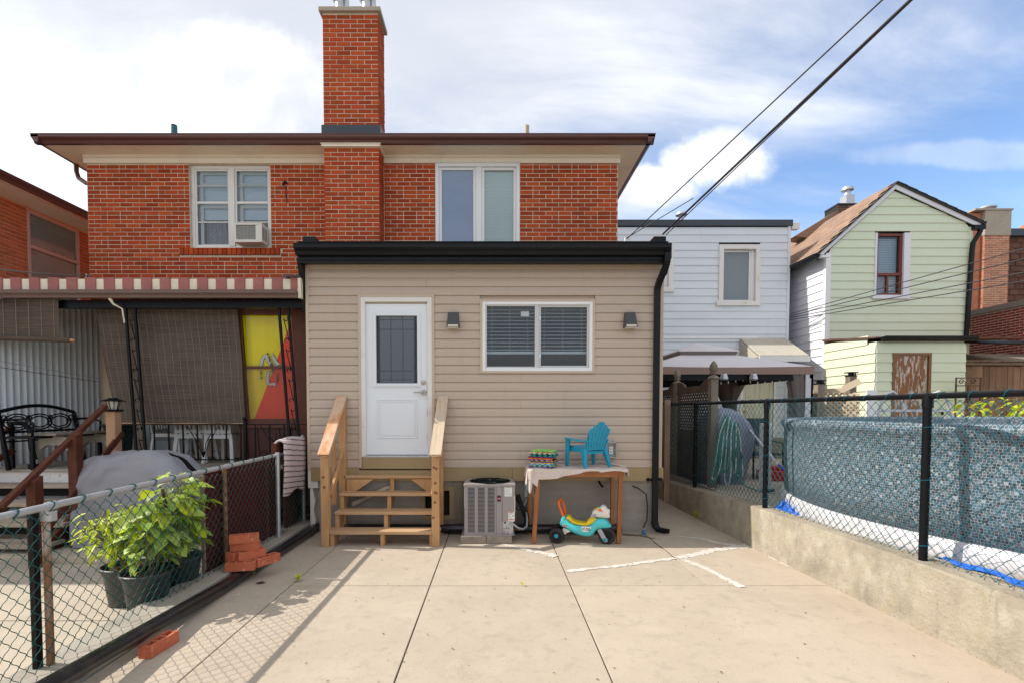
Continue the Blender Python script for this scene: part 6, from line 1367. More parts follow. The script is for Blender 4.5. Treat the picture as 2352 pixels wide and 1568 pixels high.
ck_ = part('chimney', MB().box(*(lambda p: (p.x - .28, p.x + .32))(at(1945, 480, 15.5)), 15.5, 16.1, 5.5, at(1945, 471, 15.5).z), M['dim'], gh)
p_ = at(1945, 471, 15.5); rs = MB(); brick_face(lay(p_.x - .28, p_.x + .32, 6.4, p_.z, header=0), '-y', 15.49, ck_, M['brick_y'], 0, rs); part('brick_rest', rs, mat('sooty_brick', (.20, .11, .07), .9, objrand=.3, island=.5), ck_, kind='stuff')
part('chimney_cap', MB().box(p_.x - .3, p_.x + .34, 15.47, 16.1, p_.z, p_.z + .04), mat('soot', (.06, .06, .08), .8), ck_); q_ = at(1944, 440, 15.8)
part('flue', MB().box(q_.x - .13, q_.x + .13, 15.6, 15.9, p_.z, p_.z + .36).lathe([(.1, p_.z + .36), (.08, p_.z + .5), (.08, q_.z - .02), (.17, q_.z), (.16, q_.z + .08), (.06, q_.z + .12), (.0, q_.z + .12)], (q_.x, 15.75, 0), 14), M['galv'], ck_, smooth='auto')
g2 = at(1870, 505, 15.0); part('rear_gable', MB().prism([(at(1822, 535, 15).x, at(1822, 545, 15).z), (at(1915, 492, 15).x, at(1915, 488, 15).z), (at(1935, 500, 15).x, at(1935, 500, 15).z), (at(1935, 560, 15).x, at(1935, 560, 15).z)], 'y', 14.9, 15.4), M['shingle'], gh)
part('rear_gable_wall', MB().prism([(at(1870, 535, 14.85).x, at(1870, 533, 14.85).z), (at(1922, 500, 14.85).x, at(1922, 501, 14.85).z), (at(1935, 540, 14.85).x, at(1935, 540, 14.85).z)], 'y', 14.86, 14.9), M['lime'], gh)
# low addition in front
AY = 10.7; ax_0, ax_1 = 8.12, 10.02
part('addition_wall', MB().box(ax_0 + .02, ax_1 - .02, AY + .02, GY, .4, 3.1), M['lime'], gh); z = .46
while z < 3.0:
    for a, b in (((ax_0, 8.46), (9.28, ax_1)) if z < 2.85 else ((ax_0, ax_1),)): board(gh, a, b, z, AY, M['lime'], P8)
    board(gh, AY + .01, GY - .03, z, ax_0, M['lime_sunlit'], P8, face='-x'); z += .20
board(gh, AY + .25, GY - .03, 3.06, ax_0, M['lime_sunlit'], P8, face='-x')
z = .86
while z < 3.2: board(gh, ax_1 + .25, gx1 - .08, z, GY - .02, M['lime'], P8); z += .2
part('addition_gutter', MB().prism([(AY - .05 + a, 3.10 + b * .8) for a, b in ogee()], 'x', ax_0 + .05, ax_1 + .12), M['black'], gh)
part('addition_roof', MB().prism([(AY - .06, 3.16), (GY, 3.34), (GY, 3.38), (AY - .06, 3.19)], 'x', ax_0 - .06, gx1), M['shingle_d'], gh)
ad = part('door', MB().box(8.52, 9.18, AY - .01, AY + .03, .46, 2.80), M['peel'], gh); part('door_frame', frame(MB(), 8.46, 9.28, .46, 2.86, .055, AY - .03, AY + .02, 0), mat('brown_door_frame', (.20, .08, .03), .5), gh); part('porch_lamp', MB().box(9.45, 9.55, AY - .15, AY - .03, 1.62, 1.67).box(9.53, 9.55, AY - .05, AY - .0, 1.55, 1.67), M['iron'], gh)
# ================================================================== red garage, shingle-sided house
RX = 13.0
rg = thing('red_brick_garage', 'low dark red painted brick building with a brown coping behind the board fence', 'building', (RX + 2, 12, .45))
part('wall', MB().box(RX + .008, 22, 8, 15.4, .3, 4.2), mat('pale_mortar', (.58, .44, .36), .9), rg); rs = MB(); brick_face(lay(10.5, 15.4, 2.3, 4.2, header=0, gap=.018), '-x', RX, rg, M['brick_d'], 0, rs, h=.050); part('brick_rest', rs, M['brick_d'], rg, kind='stuff')
part('coping', MB().box(RX - .06, 22, 7.95, 15.45, 4.2, 4.34), mat('grey_brown_coping', (.22, .17, .14), .6), rg, bevel=.006)
sh_h = thing('shingle_sided_house', 'house sided with brown asphalt shingles and a tall crumbling brick chimney', 'house', (17, 16.6, .45))
part('wall', MB().box(13.5, 24, 16.6, 20, .3, 7.3), M['dim'], sh_h); rs = MB()
for k in range(18):
    for j in range(34):
        x = 13.6 + j * .30 + R.uniform(0, .02) + (.15 if k % 2 else 0); z = 3.9 + k * .19
        rs.add([(x, 16.565, z + .0), (x + .285, 16.565, z + R.uniform(-.012, .012)), (x + .285, 16.59, z + .19), (x, 16.59, z + .19), (x, 16.6, z), (x + .285, 16.6, z)], [(0, 1, 2, 3), (0, 4, 5, 1)])
part('shingle_siding', rs, M['shingle_d'], sh_h, kind='stuff')
part('eaves_strip', MB().box(13.5, 24, 16.45, 16.65, 7.3, 7.52), M['navy'], sh_h); part('roof', MB().prism([(16.4, 7.5), (18.5, 8.4), (20.5, 7.5)], 'x', 19.3, 24), mat('orange_roof', (.5, .2, .1), .8), sh_h)
c0 = at(2259, 600, 16.0).x; c1 = at(2317, 600, 16.0).x; ct = at(2290, 484, 16.0).z; cm_ = at(2290, 542, 16.0).z
sc = part('chimney', MB().box(c0 + .01, c1 - .01, 16.0, 16.55, .5, cm_), M['mortar'], sh_h); rs = MB(); brick_face(lay(c0, c1, 4.0, cm_, header=0, gap=.018), '-y', 15.99, sc, M['brick_y'], 0, rs, h=.048); brick_face(lay(16.0, 16.5, 4.0, cm_, header=0), '-x', c0, sc, M['brick_y'], 0, rs); part('brick_rest', rs, M['brick_y'], sc, kind='stuff')
part('rendered_top', MB().box(c0 - .02, c1 + .02, 15.97, 16.55, cm_, ct), M['render'], sc, bevel=.02); part('chimney_cap', MB().box(c0 - .35, c1 + .05, 15.95, 16.6, ct, ct + .05), M['render'], sc); part('flue', MB().lathe([(.16, ct), (.16, ct + .10), (.24, ct + .13), (.24, ct + .17), (0, ct + .2)], ((c0 + c1) / 2 - .15, 16.2, 0), 14), M['galv'], sc, smooth='auto')
part('second_stack', MB().box(c0 - .45, c0 - .02, 16.1, 16.55, 4, ct - .05), M['brick_y'], sc)
bf = thing('board_fence', 'brown vertical board fence with a pale cap below the red garage', 'fence', (11.5, 11.6, .45))
for k in range(20): x = 10.16 + k * .142; part('board', MB().box(x, x + .135, 11.6 + R.uniform(0, .012), 11.625 + .012, .45, 2.66 + R.uniform(-.01, .01)), M['fencewood'], bf)
part('cap', MB().box(10.1, 13.0, 11.5, 11.75, 2.68, 2.74).prism([(11.4, 2.75), (12.4, 3.0), (12.4, 3.03), (11.4, 2.78)], 'x', 10.2, 13.0), M['greywood'], bf)
# ================================================================== retaining wall and fence with the pool
def wf_x(y): return 3.075 + max(0, 5.7 - y) * .048 if y < 5.7 else 3.075
def wt_z(y): return .50 - max(0, y - 6) * .04 - max(0, 3.6 - y) * .02
rw = MB(); ys = [-1 + .35 * k for k in range(36)]
vs = []
for y in ys:
    x = wf_x(y); zt = wt_z(y); j = R.uniform(-.006, .006)
    vs += [(x + j, y, -.1), (x + .004 + j, y, zt - .014), (x + .016, y, zt), (x + .20, y, zt + .004), (x + .22, y, .2)]
rw.add(vs, [(5 * i + a, 5 * i + a + 1, 5 * i + a + 6, 5 * i + a + 5) for i in range(len(ys) - 1) for a in range(4)])
solo('retaining_wall', rw, M['wallcon'], 'stained low concrete retaining wall along the yard under the pool fence', 'wall', smooth='auto')
rfc = thing('chain_link_fence', 'teal chain-link fence with black posts and rail on the concrete retaining wall', 'fence', (3.2, 5, .45))
fx_ = lambda y: wf_x(y) + .10
chainlink('wire_mesh', fx_, 1.6, 9.6, lambda y: wt_z(y) + .02, lambda y: 1.75, M['wire_t'], rfc)
part('top_rail', MB().tube([(fx_(y), y, 1.75) for y in (0, 2, 3.78, 5.84, 7.9, 9.6)], .0225, 12), M['iron'], rfc, smooth='auto')
for y in (1.7, 3.78, 5.84, 7.9): part('post', MB().tube([(fx_(y) - .002, y, wt_z(y) - .03), (fx_(y) - .002, y, 1.70)], .029, 14).tube([(fx_(y), y, 1.66), (fx_(y), y, 1.72), (fx_(y), y, 1.765), (fx_(y), y, 1.78)], [.036, .036, .03, .01], 12), M['iron'], rfc, smooth='auto')
tie = MB()
for k in range(34):
    y = 1.8 + k * .23; tie.tube([(fx_(y) + .026 * math.cos(t), y + .012 * t, 1.75 + .027 * math.sin(t)) for t in [q * .7 for q in range(8)]], .003, 4)
for y in (3.78, 5.84, 7.9):
    for z in (.6, 1.1, 1.5): tie.tube([(fx_(y) + .032 * math.cos(t), y + .032 * math.sin(t), z + .004 * t) for t in [q * .7 for q in range(10)]], .003, 4)
part('tie', tie, M['wire_t'], rfc); part('rail_sleeve', MB().tube([(fx_(4.6), 4.6, 1.75), (fx_(4.66), 4.66, 1.75)], .026, 12).tube([(fx_(2.9), 2.9, 1.75), (fx_(2.96), 2.96, 1.75)], .026, 12), M['iron'], rfc, smooth='auto')
grav = MB()
for k in range(260):
    y = R.uniform(2.2, 8); x = wf_x(y) + R.uniform(.19, .30); r = R.uniform(.008, .02); z = .455
    grav.add([(x + r, y, z), (x, y + r, z), (x - r, y, z), (x, y - r, z), (x + R.uniform(-.005, .005), y, z + r * .9)], [(0, 1, 4), (1, 2, 4), (2, 3, 4), (3, 0, 4)])
solo('gravel', grav, mat('pale_gravel', (.5, .45, .38), .9, island=.4), 'pale gravel along the foot of the pool fence', kind='stuff')
# pool
CX, CY, PR = 6.62, 4.88, 3.28
def tilemat():
    m = mat('mosaic_print_liner', (.2, .25, .3), .5, spec=.25); nt = m.node_tree; N = nt.nodes; L = nt.links; b = N['Principled BSDF']
    g = N.new('ShaderNodeNewGeometry'); sp = N.new('ShaderNodeSeparateXYZ'); L.new(g.outputs['Position'], sp.inputs[0])
    def mt(op, a, b2=None, c=None):
        q = N.new('ShaderNodeMath'); q.operation = op
        for i, v in enumerate((a, b2, c)):
            if v is None: continue
            if isinstance(v, (int, float)): q.inputs[i].default_value = v
            else: L.new(v, q.inputs[i])
        return q.outputs[0]
    an = mt('ARCTAN2', mt('SUBTRACT', sp.outputs[1], CY), mt('SUBTRACT', CX, sp.outputs[0]))
    T = .021
    u = mt('DIVIDE', mt('MULTIPLY', an, PR), T); v = mt('DIVIDE', sp.outputs[2], T)
    row = mt('FLOOR', v); u = mt('ADD', u, mt('MULTIPLY', mt('SINE', mt('MULTIPLY', row, 12.9898)), 3.1))
    cb = N.new('ShaderNodeCombineXYZ'); L.new(mt('FLOOR', u), cb.inputs[0]); L.new(row, cb.inputs[1])
    wn_ = N.new('ShaderNodeTexWhiteNoise'); wn_.noise_dimensions = '2D'; L.new(cb.outputs[0], wn_.inputs['Vector'])
    cr = N.new('ShaderNodeValToRGB'); L.new(wn_.outputs[0], cr.inputs[0]); cr.color_ramp.interpolation = 'CONSTANT'
    el = cr.color_ramp.elements; el[0].position = 0; el[0].color = (.006, .009, .013, 1); el[1].position = .16; el[1].color = (.035, .065, .095, 1)
    for p_, c_ in ((.36, (.022, .06, .10, 1)), (.52, (.11, .15, .18, 1)), (.66, (.05, .135, .205, 1)), (.82, (.08, .10, .115, 1)), (.95, (.30, .34, .37, 1))): e_ = el.new(p_); e_.color = c_
    def edge(x): f = mt('FRACT', x); return mt('MINIMUM', f, mt('SUBTRACT', 1, f))
    ed = mt('LESS_THAN', mt('MINIMUM', edge(u), edge(v)), .065)
    nz = N.new('ShaderNodeTexNoise'); nz.inputs['Scale'].default_value = 120; L.new(g.outputs['Position'], nz.inputs['Vector'])
    m1 = N.new('ShaderNodeMix'); m1.data_type = 'RGBA'; m1.inputs[0].default_value = .0; L.new(mt('MULTIPLY', nz.outputs[0], .35), m1.inputs[0]); L.new(cr.outputs[0], m1.inputs[6]); m1.inputs[7].default_value = (.22, .25, .27, 1)
    mx = N.new('ShaderNodeMix'); mx.data_type = 'RGBA'; L.new(ed, mx.inputs[0]); L.new(m1.outputs[2], mx.inputs[6]); mx.inputs[7].default_value = (.30, .335, .35, 1); L.new(mx.outputs[2], b.inputs['Base Color'])
    return m
TM = tilemat()
pool = thing('swimming_pool', 'round above-ground pool with blue-grey mosaic print sides behind the chain-link fence', 'pool', (CX, CY, .45))
def pool_ring(prof, n=160): return MB().lathe(prof, (CX, CY, 0), n)
part('wall_liner', pool_ring([(PR - .01, .62), (PR + .0, .9), (PR + .012, 1.2), (PR + .005, 1.42), (PR + .03, 1.45), (PR + .045, 1.49), (PR + .025, 1.53), (PR - .02, 1.545), (PR - .06, 1.53), (PR - .075, 1.49), (PR - .07, 1.2)]), TM, pool, smooth=True)
part('base_skirt', pool_ring([(PR - .03, .44), (PR + .02, .46), (PR + .035, .52), (PR + .03, .58), (PR + .014, .635), (PR - .02, .65)]), M['poolwhite'], pool, smooth=True)
part('water', pool_ring([(PR - .08, 1.36), (0, 1.36)], 96), mat('pool_water', (.06, .28, .38), .05), pool)
for k in range(24):
    an = k * math.pi / 12 + .09; x, y = CX + (PR + .026) * math.cos(an), CY + (PR + .026) * math.sin(an)
    part('skirt_strap', MB().bar((x, y, .45), (x - .012 * math.cos(an), y - .012 * math.sin(an), .63), .075, .03, side=(-math.sin(an), math.cos(an), 0)), M['poolwhite'], pool, bevel=.006)
def crumple(cx, cy, z, rx, ry, h, nx=26, ny=22, ph=0):
    return MB().grid(nx, ny, lambda u, v: (cx + (u - .5) * 2 * rx + .015 * math.sin(v * 31 + ph), cy + (v - .5) * 2 * ry + .015 * math.sin(u * 27 + ph), z + h * max(0, 1 - ((2 * u - 1) ** 2 + (2 * v - 1) ** 2)) ** .5 * (.55 + .45 * math.sin(u * 19 + v * 13 + ph) * math.sin(v * 23 - u * 7)) + R.uniform(0, .012)))
solo('blue_tarp', crumple(3.47, 5.72, .455, .17, .32, .16), M['tarp'], 'crumpled bright blue tarp bunched by the black fence post next to the pool', 'tarp')
solo('blue_tarp', MB().grid(10, 60, lambda u, v: (wf_x(1.5 + v * 2.3) + .20 + u * (.09 + .10 * (1 - v)), 1.5 + v * 2.3, .515 + .012 * math.sin(v * 40 + u * 5) + .006 * R.random())), M['tarp'], 'flat bright blue tarp edge under the pool skirt on the wall top', 'tarp')
# gazebo
gx = thing('gazebo', 'taupe fabric gazebo with a vented top and tied-back curtains', 'gazebo', (4.43, 11, .45))
X0, X1, Y0, Y1 = 2.83, 6.03, 9.5, 12.5; cx_, cy_ = (X0 + X1) / 2, 11.0; hs = .58
def roof_quad(a, b, zc, t0=0): return a
mc = MB(); 
cor = [(X0, Y0), (X1, Y0), (X1, Y1), (X0, Y1)]; top = [(cx_ - hs, cy_ - hs), (cx_ + hs, cy_ - hs), (cx_ + hs, cy_ + hs), (cx_ - hs, cy_ + hs)]
for i in range(4):
    a, b = cor[i], cor[(i + 1) % 4]; c, d = top[i], top[(i + 1) % 4]
    mc.grid(8, 8, lambda u, v: ((a[0] + (b[0] - a[0]) * u) * (1 - v) + (c[0] + (d[0] - c[0]) * u) * v, (a[1] + (b[1] - a[1]) * u) * (1 - v) + (c[1] + (d[1] - c[1]) * u) * v, 2.475 + .31 * v - .05 * math.sin(u * math.pi) * math.sin(v * math.pi) - .02 * math.sin(math.pi * u) * (1 - v)))
part('canopy', mc, M['canopy'], gx, smooth='auto')
vl = MB()
for i in range(4):
    a, b = cor[i], cor[(i + 1) % 4]; vl.grid(16, 1, lambda u, v: (a[0] + (b[0] - a[0]) * u, a[1] + (b[1] - a[1]) * u, 2.475 - .15 * v - .02 * math.sin(math.pi * u) * (1 - v)))
o = part('valance', vl, M['valance'], gx); q = o.modifiers.new('t', 'SOLIDIFY'); q.thickness = .006
vt = MB(); h2 = .62
for i in range(4):
    s = [(-1, -1), (1, -1), (1, 1), (-1, 1)]; a, b = s[i], s[(i + 1) % 4]
    vt.add([(cx_ + a[0] * h2, cy_ + a[1] * h2, 2.88), (cx_ + b[0] * h2, cy_ + b[1] * h2, 2.88), (cx_, cy_, 3.12)], [(0, 1, 2)])
    vt.add([(cx_ + a[0] * h2, cy_ + a[1] * h2, 2.88), (cx_ + b[0] * h2, cy_ + b[1] * h2, 2.88), (cx_ + b[0] * h2, cy_ + b[1] * h2, 2.855), (cx_ + a[0] * h2, cy_ + a[1] * h2, 2.855)], [(0, 1, 2, 3)])
part('vent_canopy', vt, M['canopy'], gx)
vn = MB()
for i in range(4):
    a, b = s[i], s[(i + 1) % 4]; vn.add([(cx_ + a[0] * (h2 - .02), cy_ + a[1] * (h2 - .02), 2.865), (cx_ + b[0] * (h2 - .02), cy_ + b[1] * (h2 - .02), 2.865), (cx_ + b[0] * (hs - .01), cy_ + b[1] * (hs - .01), 2.77), (cx_ + a[0] * (hs - .01), cy_ + a[1] * (hs - .01), 2.77)], [(0, 1, 2, 3)])
part('vent_mesh', vn, M['curtain2'], gx)
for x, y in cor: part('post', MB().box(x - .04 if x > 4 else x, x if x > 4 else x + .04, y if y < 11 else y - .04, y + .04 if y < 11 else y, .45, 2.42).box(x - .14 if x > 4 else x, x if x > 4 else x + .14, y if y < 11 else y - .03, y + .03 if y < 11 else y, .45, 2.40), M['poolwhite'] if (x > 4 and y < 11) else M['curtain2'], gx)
part('roof_frame', MB().box(X0, X1, Y0 + .03, Y0 + .07, 2.22, 2.40).box(X0, X1, Y1 - .07, Y1 - .03, 2.22, 2.40).box(X1 - .07, X1 - .03, Y0, Y1, 2.25, 2.40).box(X0 + .03, X0 + .07, Y0, Y1, 2.25, 2.4), M['iron'], gx)
def drape(x, y, zt, zb, r0, r1, dx, m):
    mb = MB().grid(36, 14, lambda u, v: (x + dx * v + (r0 + (r1 - r0) * math.sin(v * 1.57)) * math.cos(u * 6.283) * (1 + .25 * math.sin(u * 44)), y + .12 * math.sin(u * 6.283) * (1 + .2 * math.sin(u * 50)) * (1 - .5 * v), zt - (zt - zb) * v)); return mb
part('curtain', drape(5.78, 12.35, 2.33, 1.25, .36, .05, -.02, None), M['curtain'], gx, smooth=True); part('curtain', drape(5.80, 9.62, 2.33, 1.0, .19, .09, .10, None), M['curtain2'], gx, smooth=True); part('curtain', drape(5.78, 12.35, 1.25, .6, .05, .2, 0, None), M['curtain'], gx, smooth=True)
for i, px in enumerate((1663, 1731)):
    p = at(px, 866, 9.46); t = thing('hanging_lantern', ('small silver lantern hung from the gazebo edge near the lattice post', 'small silver lantern hung from the gazebo edge in front of the white door')[i], 'lantern', tuple(p), 'lanterns on the gazebo')
    part('shade', MB().lathe([(.07, p.z - .05), (.085, p.z - .03), (.06, p.z + .06), (.05, p.z + .07)], (p.x, p.y, 0), 6), M['galv'], t); part('hook', MB().tube([(p.x, p.y, p.z + .07), (p.x, p.y, p.z + .1)], .006, 5), M['iron'], t)
sl2 = thing('string_lights', 'sagging string of small bulbs under the gazebo edge', 'string lights', (4.8, 9.6, 2.3)); pts = [(3.9 + .14 * k, 9.58, 2.26 - .07 * abs(math.sin(k * .55))) for k in range(13)]
part('cord', MB().tube(pts, .006, 5), M['cable'], sl2); bu = MB()
for p in pts[::1]: bu.lathe([(.008, -.05), (.014, -.03), (.008, 0)], p, 6)
part('bulb', bu, M['awn_c'], sl2)
# lattice fence with finial posts
def lattice(mb, p0, p1, z0, z1, th=.006, w=.038, step=.10):
    p0 = Vector(p0); p1 = Vector(p1); L_ = (p1 - p0).length; d = (p1 - p0) / L_; n = Vector((-d.y, d.x)); h = z1 - z0
    for sgn in (1, -1):
        k = -h
        while k < L_ + (h if sgn < 0 else 0):
            a0, a1 = (k, k + h) if sgn > 0 else (k + h, k); za, zb = z0, z1
            lo, hi = a0, a1
            def clip(x, xa, xb, ya, yb): return ya + (yb - ya) * (x - xa) / (xb - xa)
            pa, pb = (a0, za), (a1, zb)
            if min(a0, a1) < L_ and max(a0, a1) > 0:
                if a0 < 0: pa = (0, clip(0, a0, a1, za, zb))
                if a0 > L_: pa = (L_, clip(L_, a0, a1, za, zb))
                if a1 < 0: pb = (0, clip(0, a0, a1, za, zb))
                if a1 > L_: pb = (L_, clip(L_, a0, a1, za, zb))
                q0 = p0 + d * pa[0] + n * th * sgn; q1 = p0 + d * pb[0] + n * th * sgn
                if abs(pa[1] - pb[1]) > .02: mb.bar((q0.x, q0.y, pa[1]), (q1.x, q1.y, pb[1]), w, th, side=None) if False else mb.bar((q0.x, q0.y, pa[1]), (q1.x, q1.y, pb[1]), th, w, side=(n.x, n.y, 0))
            k += step
    return mb
lt = thing('lattice_fence', 'dark-shaded weathered lattice fence with pointed finial posts beside the gazebo', 'fence', (3.36, 10, .4))
fin_ = [(.085, 0), (.085, .012), (.06, .04), (.035, .05), (.035, .07), (.06, .075), (.062, .09), (.04, .10), (.055, .125), (.064, .165), (.05, .215), (.02, .26), (0, .275)]
for y in (7.72, 9.25, 10.9, 12.6):
    zt = 2.13
    pt = part('post', MB().box(3.31, 3.42, y - .055, y + .055, .35, zt), M['greywood'], lt, bevel=.004); part('finial', MB().lathe([(r, zt + h) for r, h in fin_], (3.365, y, 0), 12), M['greywood'], pt, smooth='auto')
for a, b in ((7.78, 9.2), (9.3, 10.84), (10.96, 12.54)):
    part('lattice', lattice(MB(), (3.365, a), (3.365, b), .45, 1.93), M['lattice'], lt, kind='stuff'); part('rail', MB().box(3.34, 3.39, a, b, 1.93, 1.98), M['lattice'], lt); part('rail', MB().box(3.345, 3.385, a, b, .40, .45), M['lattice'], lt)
    part('top_board', MB().prism([(a, 1.98), (b, 1.98), (b, 2.16), (b - .2, 2.14), (b - .4, 2.05), (a + .4, 2.05), (a + .2, 2.14), (a, 2.16)], 'x', 3.35, 3.38), M['lattice'], lt)
    part('backing', MB().box(3.42, 3.43, a, b, .40, 1.3), mat('dark_backing', (.03, .024, .02), .9), lt) if a < 8 else None  # near-black sheet stands for the shade behind the lower lattice
l2 = thing('lattice_fence', 'sunlit pale lattice fence with flat lantern-capped posts in front of the green house', 'fence', (7.1, 10.5, .45))
for px, py in ((1882, 874), (1955, 856)):
    p = at(px, py, 10.4); pt = part('post', MB().box(p.x - .07, p.x + .07, 10.33, 10.47, .45, p.z - .07), M['greywood'], l2); part('lantern_cap', MB().box(p.x - .08, p.x + .08, 10.32, 10.48, p.z - .07, p.z - .05).box(p.x - .09, p.x + .09, 10.31, 10.49, p.z, p.z + .02).box(p.x - .06, p.x - .04, 10.34, 10.36, p.z - .05, p.z).box(p.x + .04, p.x + .06, 10.34, 10.36, p.z - .05, p.z).box(p.x - .05, p.x + .05, 10.38, 10.42, p.z - .05, p.z), M['iron'], pt)
a, b = at(1868, 900, 10.4).x, at(1950, 900, 10.4).x
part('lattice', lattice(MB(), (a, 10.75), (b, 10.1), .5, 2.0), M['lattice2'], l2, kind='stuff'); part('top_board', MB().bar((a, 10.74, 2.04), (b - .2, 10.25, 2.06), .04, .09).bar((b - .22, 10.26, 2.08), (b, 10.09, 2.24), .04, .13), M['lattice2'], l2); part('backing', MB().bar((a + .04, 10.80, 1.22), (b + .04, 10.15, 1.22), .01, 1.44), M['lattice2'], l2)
# hose, cover and other things behind the fence
hs_ = thing('garden_hose', 'long green garden hose hung in tall loops on the front lattice post', 'hose', (3.5, 7.55, .5))
for k in range(12):
    x = 3.40 + k * .019; w = .035 + .004 * (k % 3); zt = 1.60 - k * .012 - R.uniform(0, .05); zb = .52 + .05 * (k % 4) + R.uniform(0, .05); sx = R.uniform(-.03, .03) - .09 + k * .012
    pts = [(x + .06 + sx * (1 - math.sin(max(0, t))) * .9 + w * math.cos(t), 7.50 + .03 * math.sin(t * 2) + .006 * k, (zt + zb) / 2 + (zt - zb) / 2 * math.copysign(abs(math.sin(t)) ** .55, math.sin(t))) for t in [q * math.pi / 12 for q in range(24)]]
    part('loop', MB().tube(pts, .0115, 7, closed=True), M['hosew'] if k % 3 == 1 else M['hose'], hs_, smooth=True)
part('loose_end', MB().tube([(3.62, 7.5, .7), (3.72, 7.4, .52), (3.85, 7.25, .47), (3.95, 7.2, .47)], .0115, 7), M['hose'], hs_, smooth=True); part('nozzle', MB().tube([(3.88, 7.24, .475), (3.95, 7.2, .48), (4.03, 7.17, .50)], [.018, .025, .022], 8), M['greenbin'], hs_, smooth='auto')
def cov2(u, v):
    lev = [(.45, .26, .28), (.8, .33, .3), (1.15, .42, .32), (1.32, .42, .32), (1.45, .36, .30), (1.58, .24, .26), (1.67, .12, .16), (1.69, 0, 0)]
    k = min(int(v * 7), 6); t = v * 7 - k; a, b = lev[k], lev[k + 1]; z = a[0] + (b[0] - a[0]) * t; hx_ = a[1] + (b[1] - a[1]) * t; hy_ = a[2] + (b[2] - a[2]) * t
    an = u * 6.283; e = .6; f = 1 + .04 * math.sin(an * 7 + z * 6) + .02 * math.sin(an * 15 - z * 9)
    return (3.82 - .12 * max(0, z - 1.2) + hx_ * math.copysign(abs(math.cos(an)) ** e, math.cos(an)) * f, 8.3 + hy_ * math.copysign(abs(math.sin(an)) ** e, math.sin(an)) * f, z)
solo('covered_grill', MB().grid(80, 40, cov2), M['cover2'], 'bulky object under a shiny blue-grey cover behind the garden hose', 'covered grill', smooth=True)
sc2 = thing('sling_chair', 'black mesh garden chair behind the chain-link fence by the gazebo', 'chair', (4.8, 9.1, .45))
part('backrest', MB().add([(4.45, 9.1, 1.0), (5.0, 9.1, 1.0), (5.06, 9.28, 1.5), (4.42, 9.28, 1.5), (4.45, 9.12, 1.0), (5.0, 9.12, 1.0), (5.06, 9.3, 1.5), (4.42, 9.3, 1.5)], [(0, 1, 2, 3), (7, 6, 5, 4), (0, 3, 7, 4), (1, 5, 6, 2), (2, 6, 7, 3)]), M['chairmesh'], sc2)
part('seat', MB().box(4.47, 4.98, 8.6, 9.1, .87, .90), M['chairmesh'], sc2); 
for x in (4.47, 4.98):
    part('frame', MB().tube([(x, 8.62, .46), (x, 8.62, 1.08), (x, 9.1, 1.10), (x, 9.28, 1.5)], .016, 7).tube([(x, 9.12, 1.1), (x, 9.2, .46)], .016, 7), M['iron'], sc2, smooth='auto')
pp_ = thing('pool_pole', 'blue-tipped white pool cleaning pole leaning across the paving', 'pole', (4.0, 7.0, .45))
a = at(1722, 985, 8.0); b = at(1788, 1066, 6.6); part('pole', MB().tube([a, b], .014, 8), M['poolwhite'], pp_, smooth='auto'); part('tip', MB().tube([a + (a - b).normalized() * .08, a], .02, 8), M['tarp'], pp_, smooth='auto'); part('hose', MB().tube([b, b + Vector((.08, -.1, -.1)), b + Vector((.2, -.2, -.12))], .016, 8), M['tarp'], pp_, smooth=True)
solo('filter_box', MB().box(4.02, 4.14, 7.45, 7.6, .45, 1.45), M['poolwhite'], 'slim white plastic box standing beside the curved end of the pool', 'box', bevel=.01)
solo('red_toolbox', MB().box(4.55, 5.2, 8.4, 8.7, .45, .62).box(4.6, 5.1, 8.45, 8.65, .62, .70), M['red'], 'low bright red plastic box on the paving behind the fence', 'box', bevel=.02)
ld_ = thing('pool_ladder', 'white tubular pool ladder rising at the far side of the pool', 'ladder', (6.9, 8.25, .45))
for x in (6.35, 7.1):
    part('handrail', MB().tube([(x - .1, 8.2, .5), (x - .06, 8.2, 1.6), (x + .02, 8.2, 1.90), (x + .16, 8.2, 1.95), (x + .28, 8.2, 1.86), (x + .4, 8.2, 1.5), (x + .45, 8.2, .5)], .022, 8), M['poolwhite'], ld_, smooth='auto')
part('step', MB().box(6.35, 7.4, 8.17, 8.23, 1.62, 1.66), M['poolwhite'], ld_); 
p = at(2003, 920, 9.8); solo('white_board', MB().box(p.x - .10, p.x + .10, 9.8, 9.83, .45, at(2003, 895, 9.8).z), M['white'], 'plain white board standing upright in front of the green addition', 'board')
ig = thing('iron_gate', 'rusty black iron garden gate with scrolls in front of the board fence', 'gate', (10.3, 10.4, .45))
a, b = at(2195, 900, 10.4).x, at(2254, 900, 10.4).x; zt = at(2195, 866, 10.4).z
part('gate_frame', MB().box(a, a + .025, 10.4, 10.42, .45, zt).box(b - .025, b, 10.4, 10.42, .45, zt).box(a, b, 10.4, 10.42, zt - .02, zt).box(a, b, 10.4, 10.42, zt - .18, zt - .16).box((a + b) / 2 - .01, (a + b) / 2 + .01, 10.4, 10.42, .45, zt - .17), mat('rusty_iron', (.09, .04, .025), .7), ig)
sg_ = MB()
for x in (a + .12, (a + b) / 2 + .1): sg_.tube([(x + .06 * math.cos(k * .5) * (1 - k / 20), 10.41, zt - .09 + .06 * math.sin(k * .5) * (1 - k / 20)) for k in range(16)], .008, 5)
for z in (zt - .45, zt - .9): sg_.tube([((a + b) / 2 - .09, 10.41, z - .08), ((a + b) / 2 - .03, 10.41, z), ((a + b) / 2 - .08, 10.41, z + .1), ((a + b) / 2, 10.41, z + .12), ((a + b) / 2 + .08, 10.41, z + .1), ((a + b) / 2 + .03, 10.41, z), ((a + b) / 2 + .09, 10.41, z - .08)], .009, 5)
part('scrollwork', sg_, M['iron'], ig, smooth=True)
FX = 99
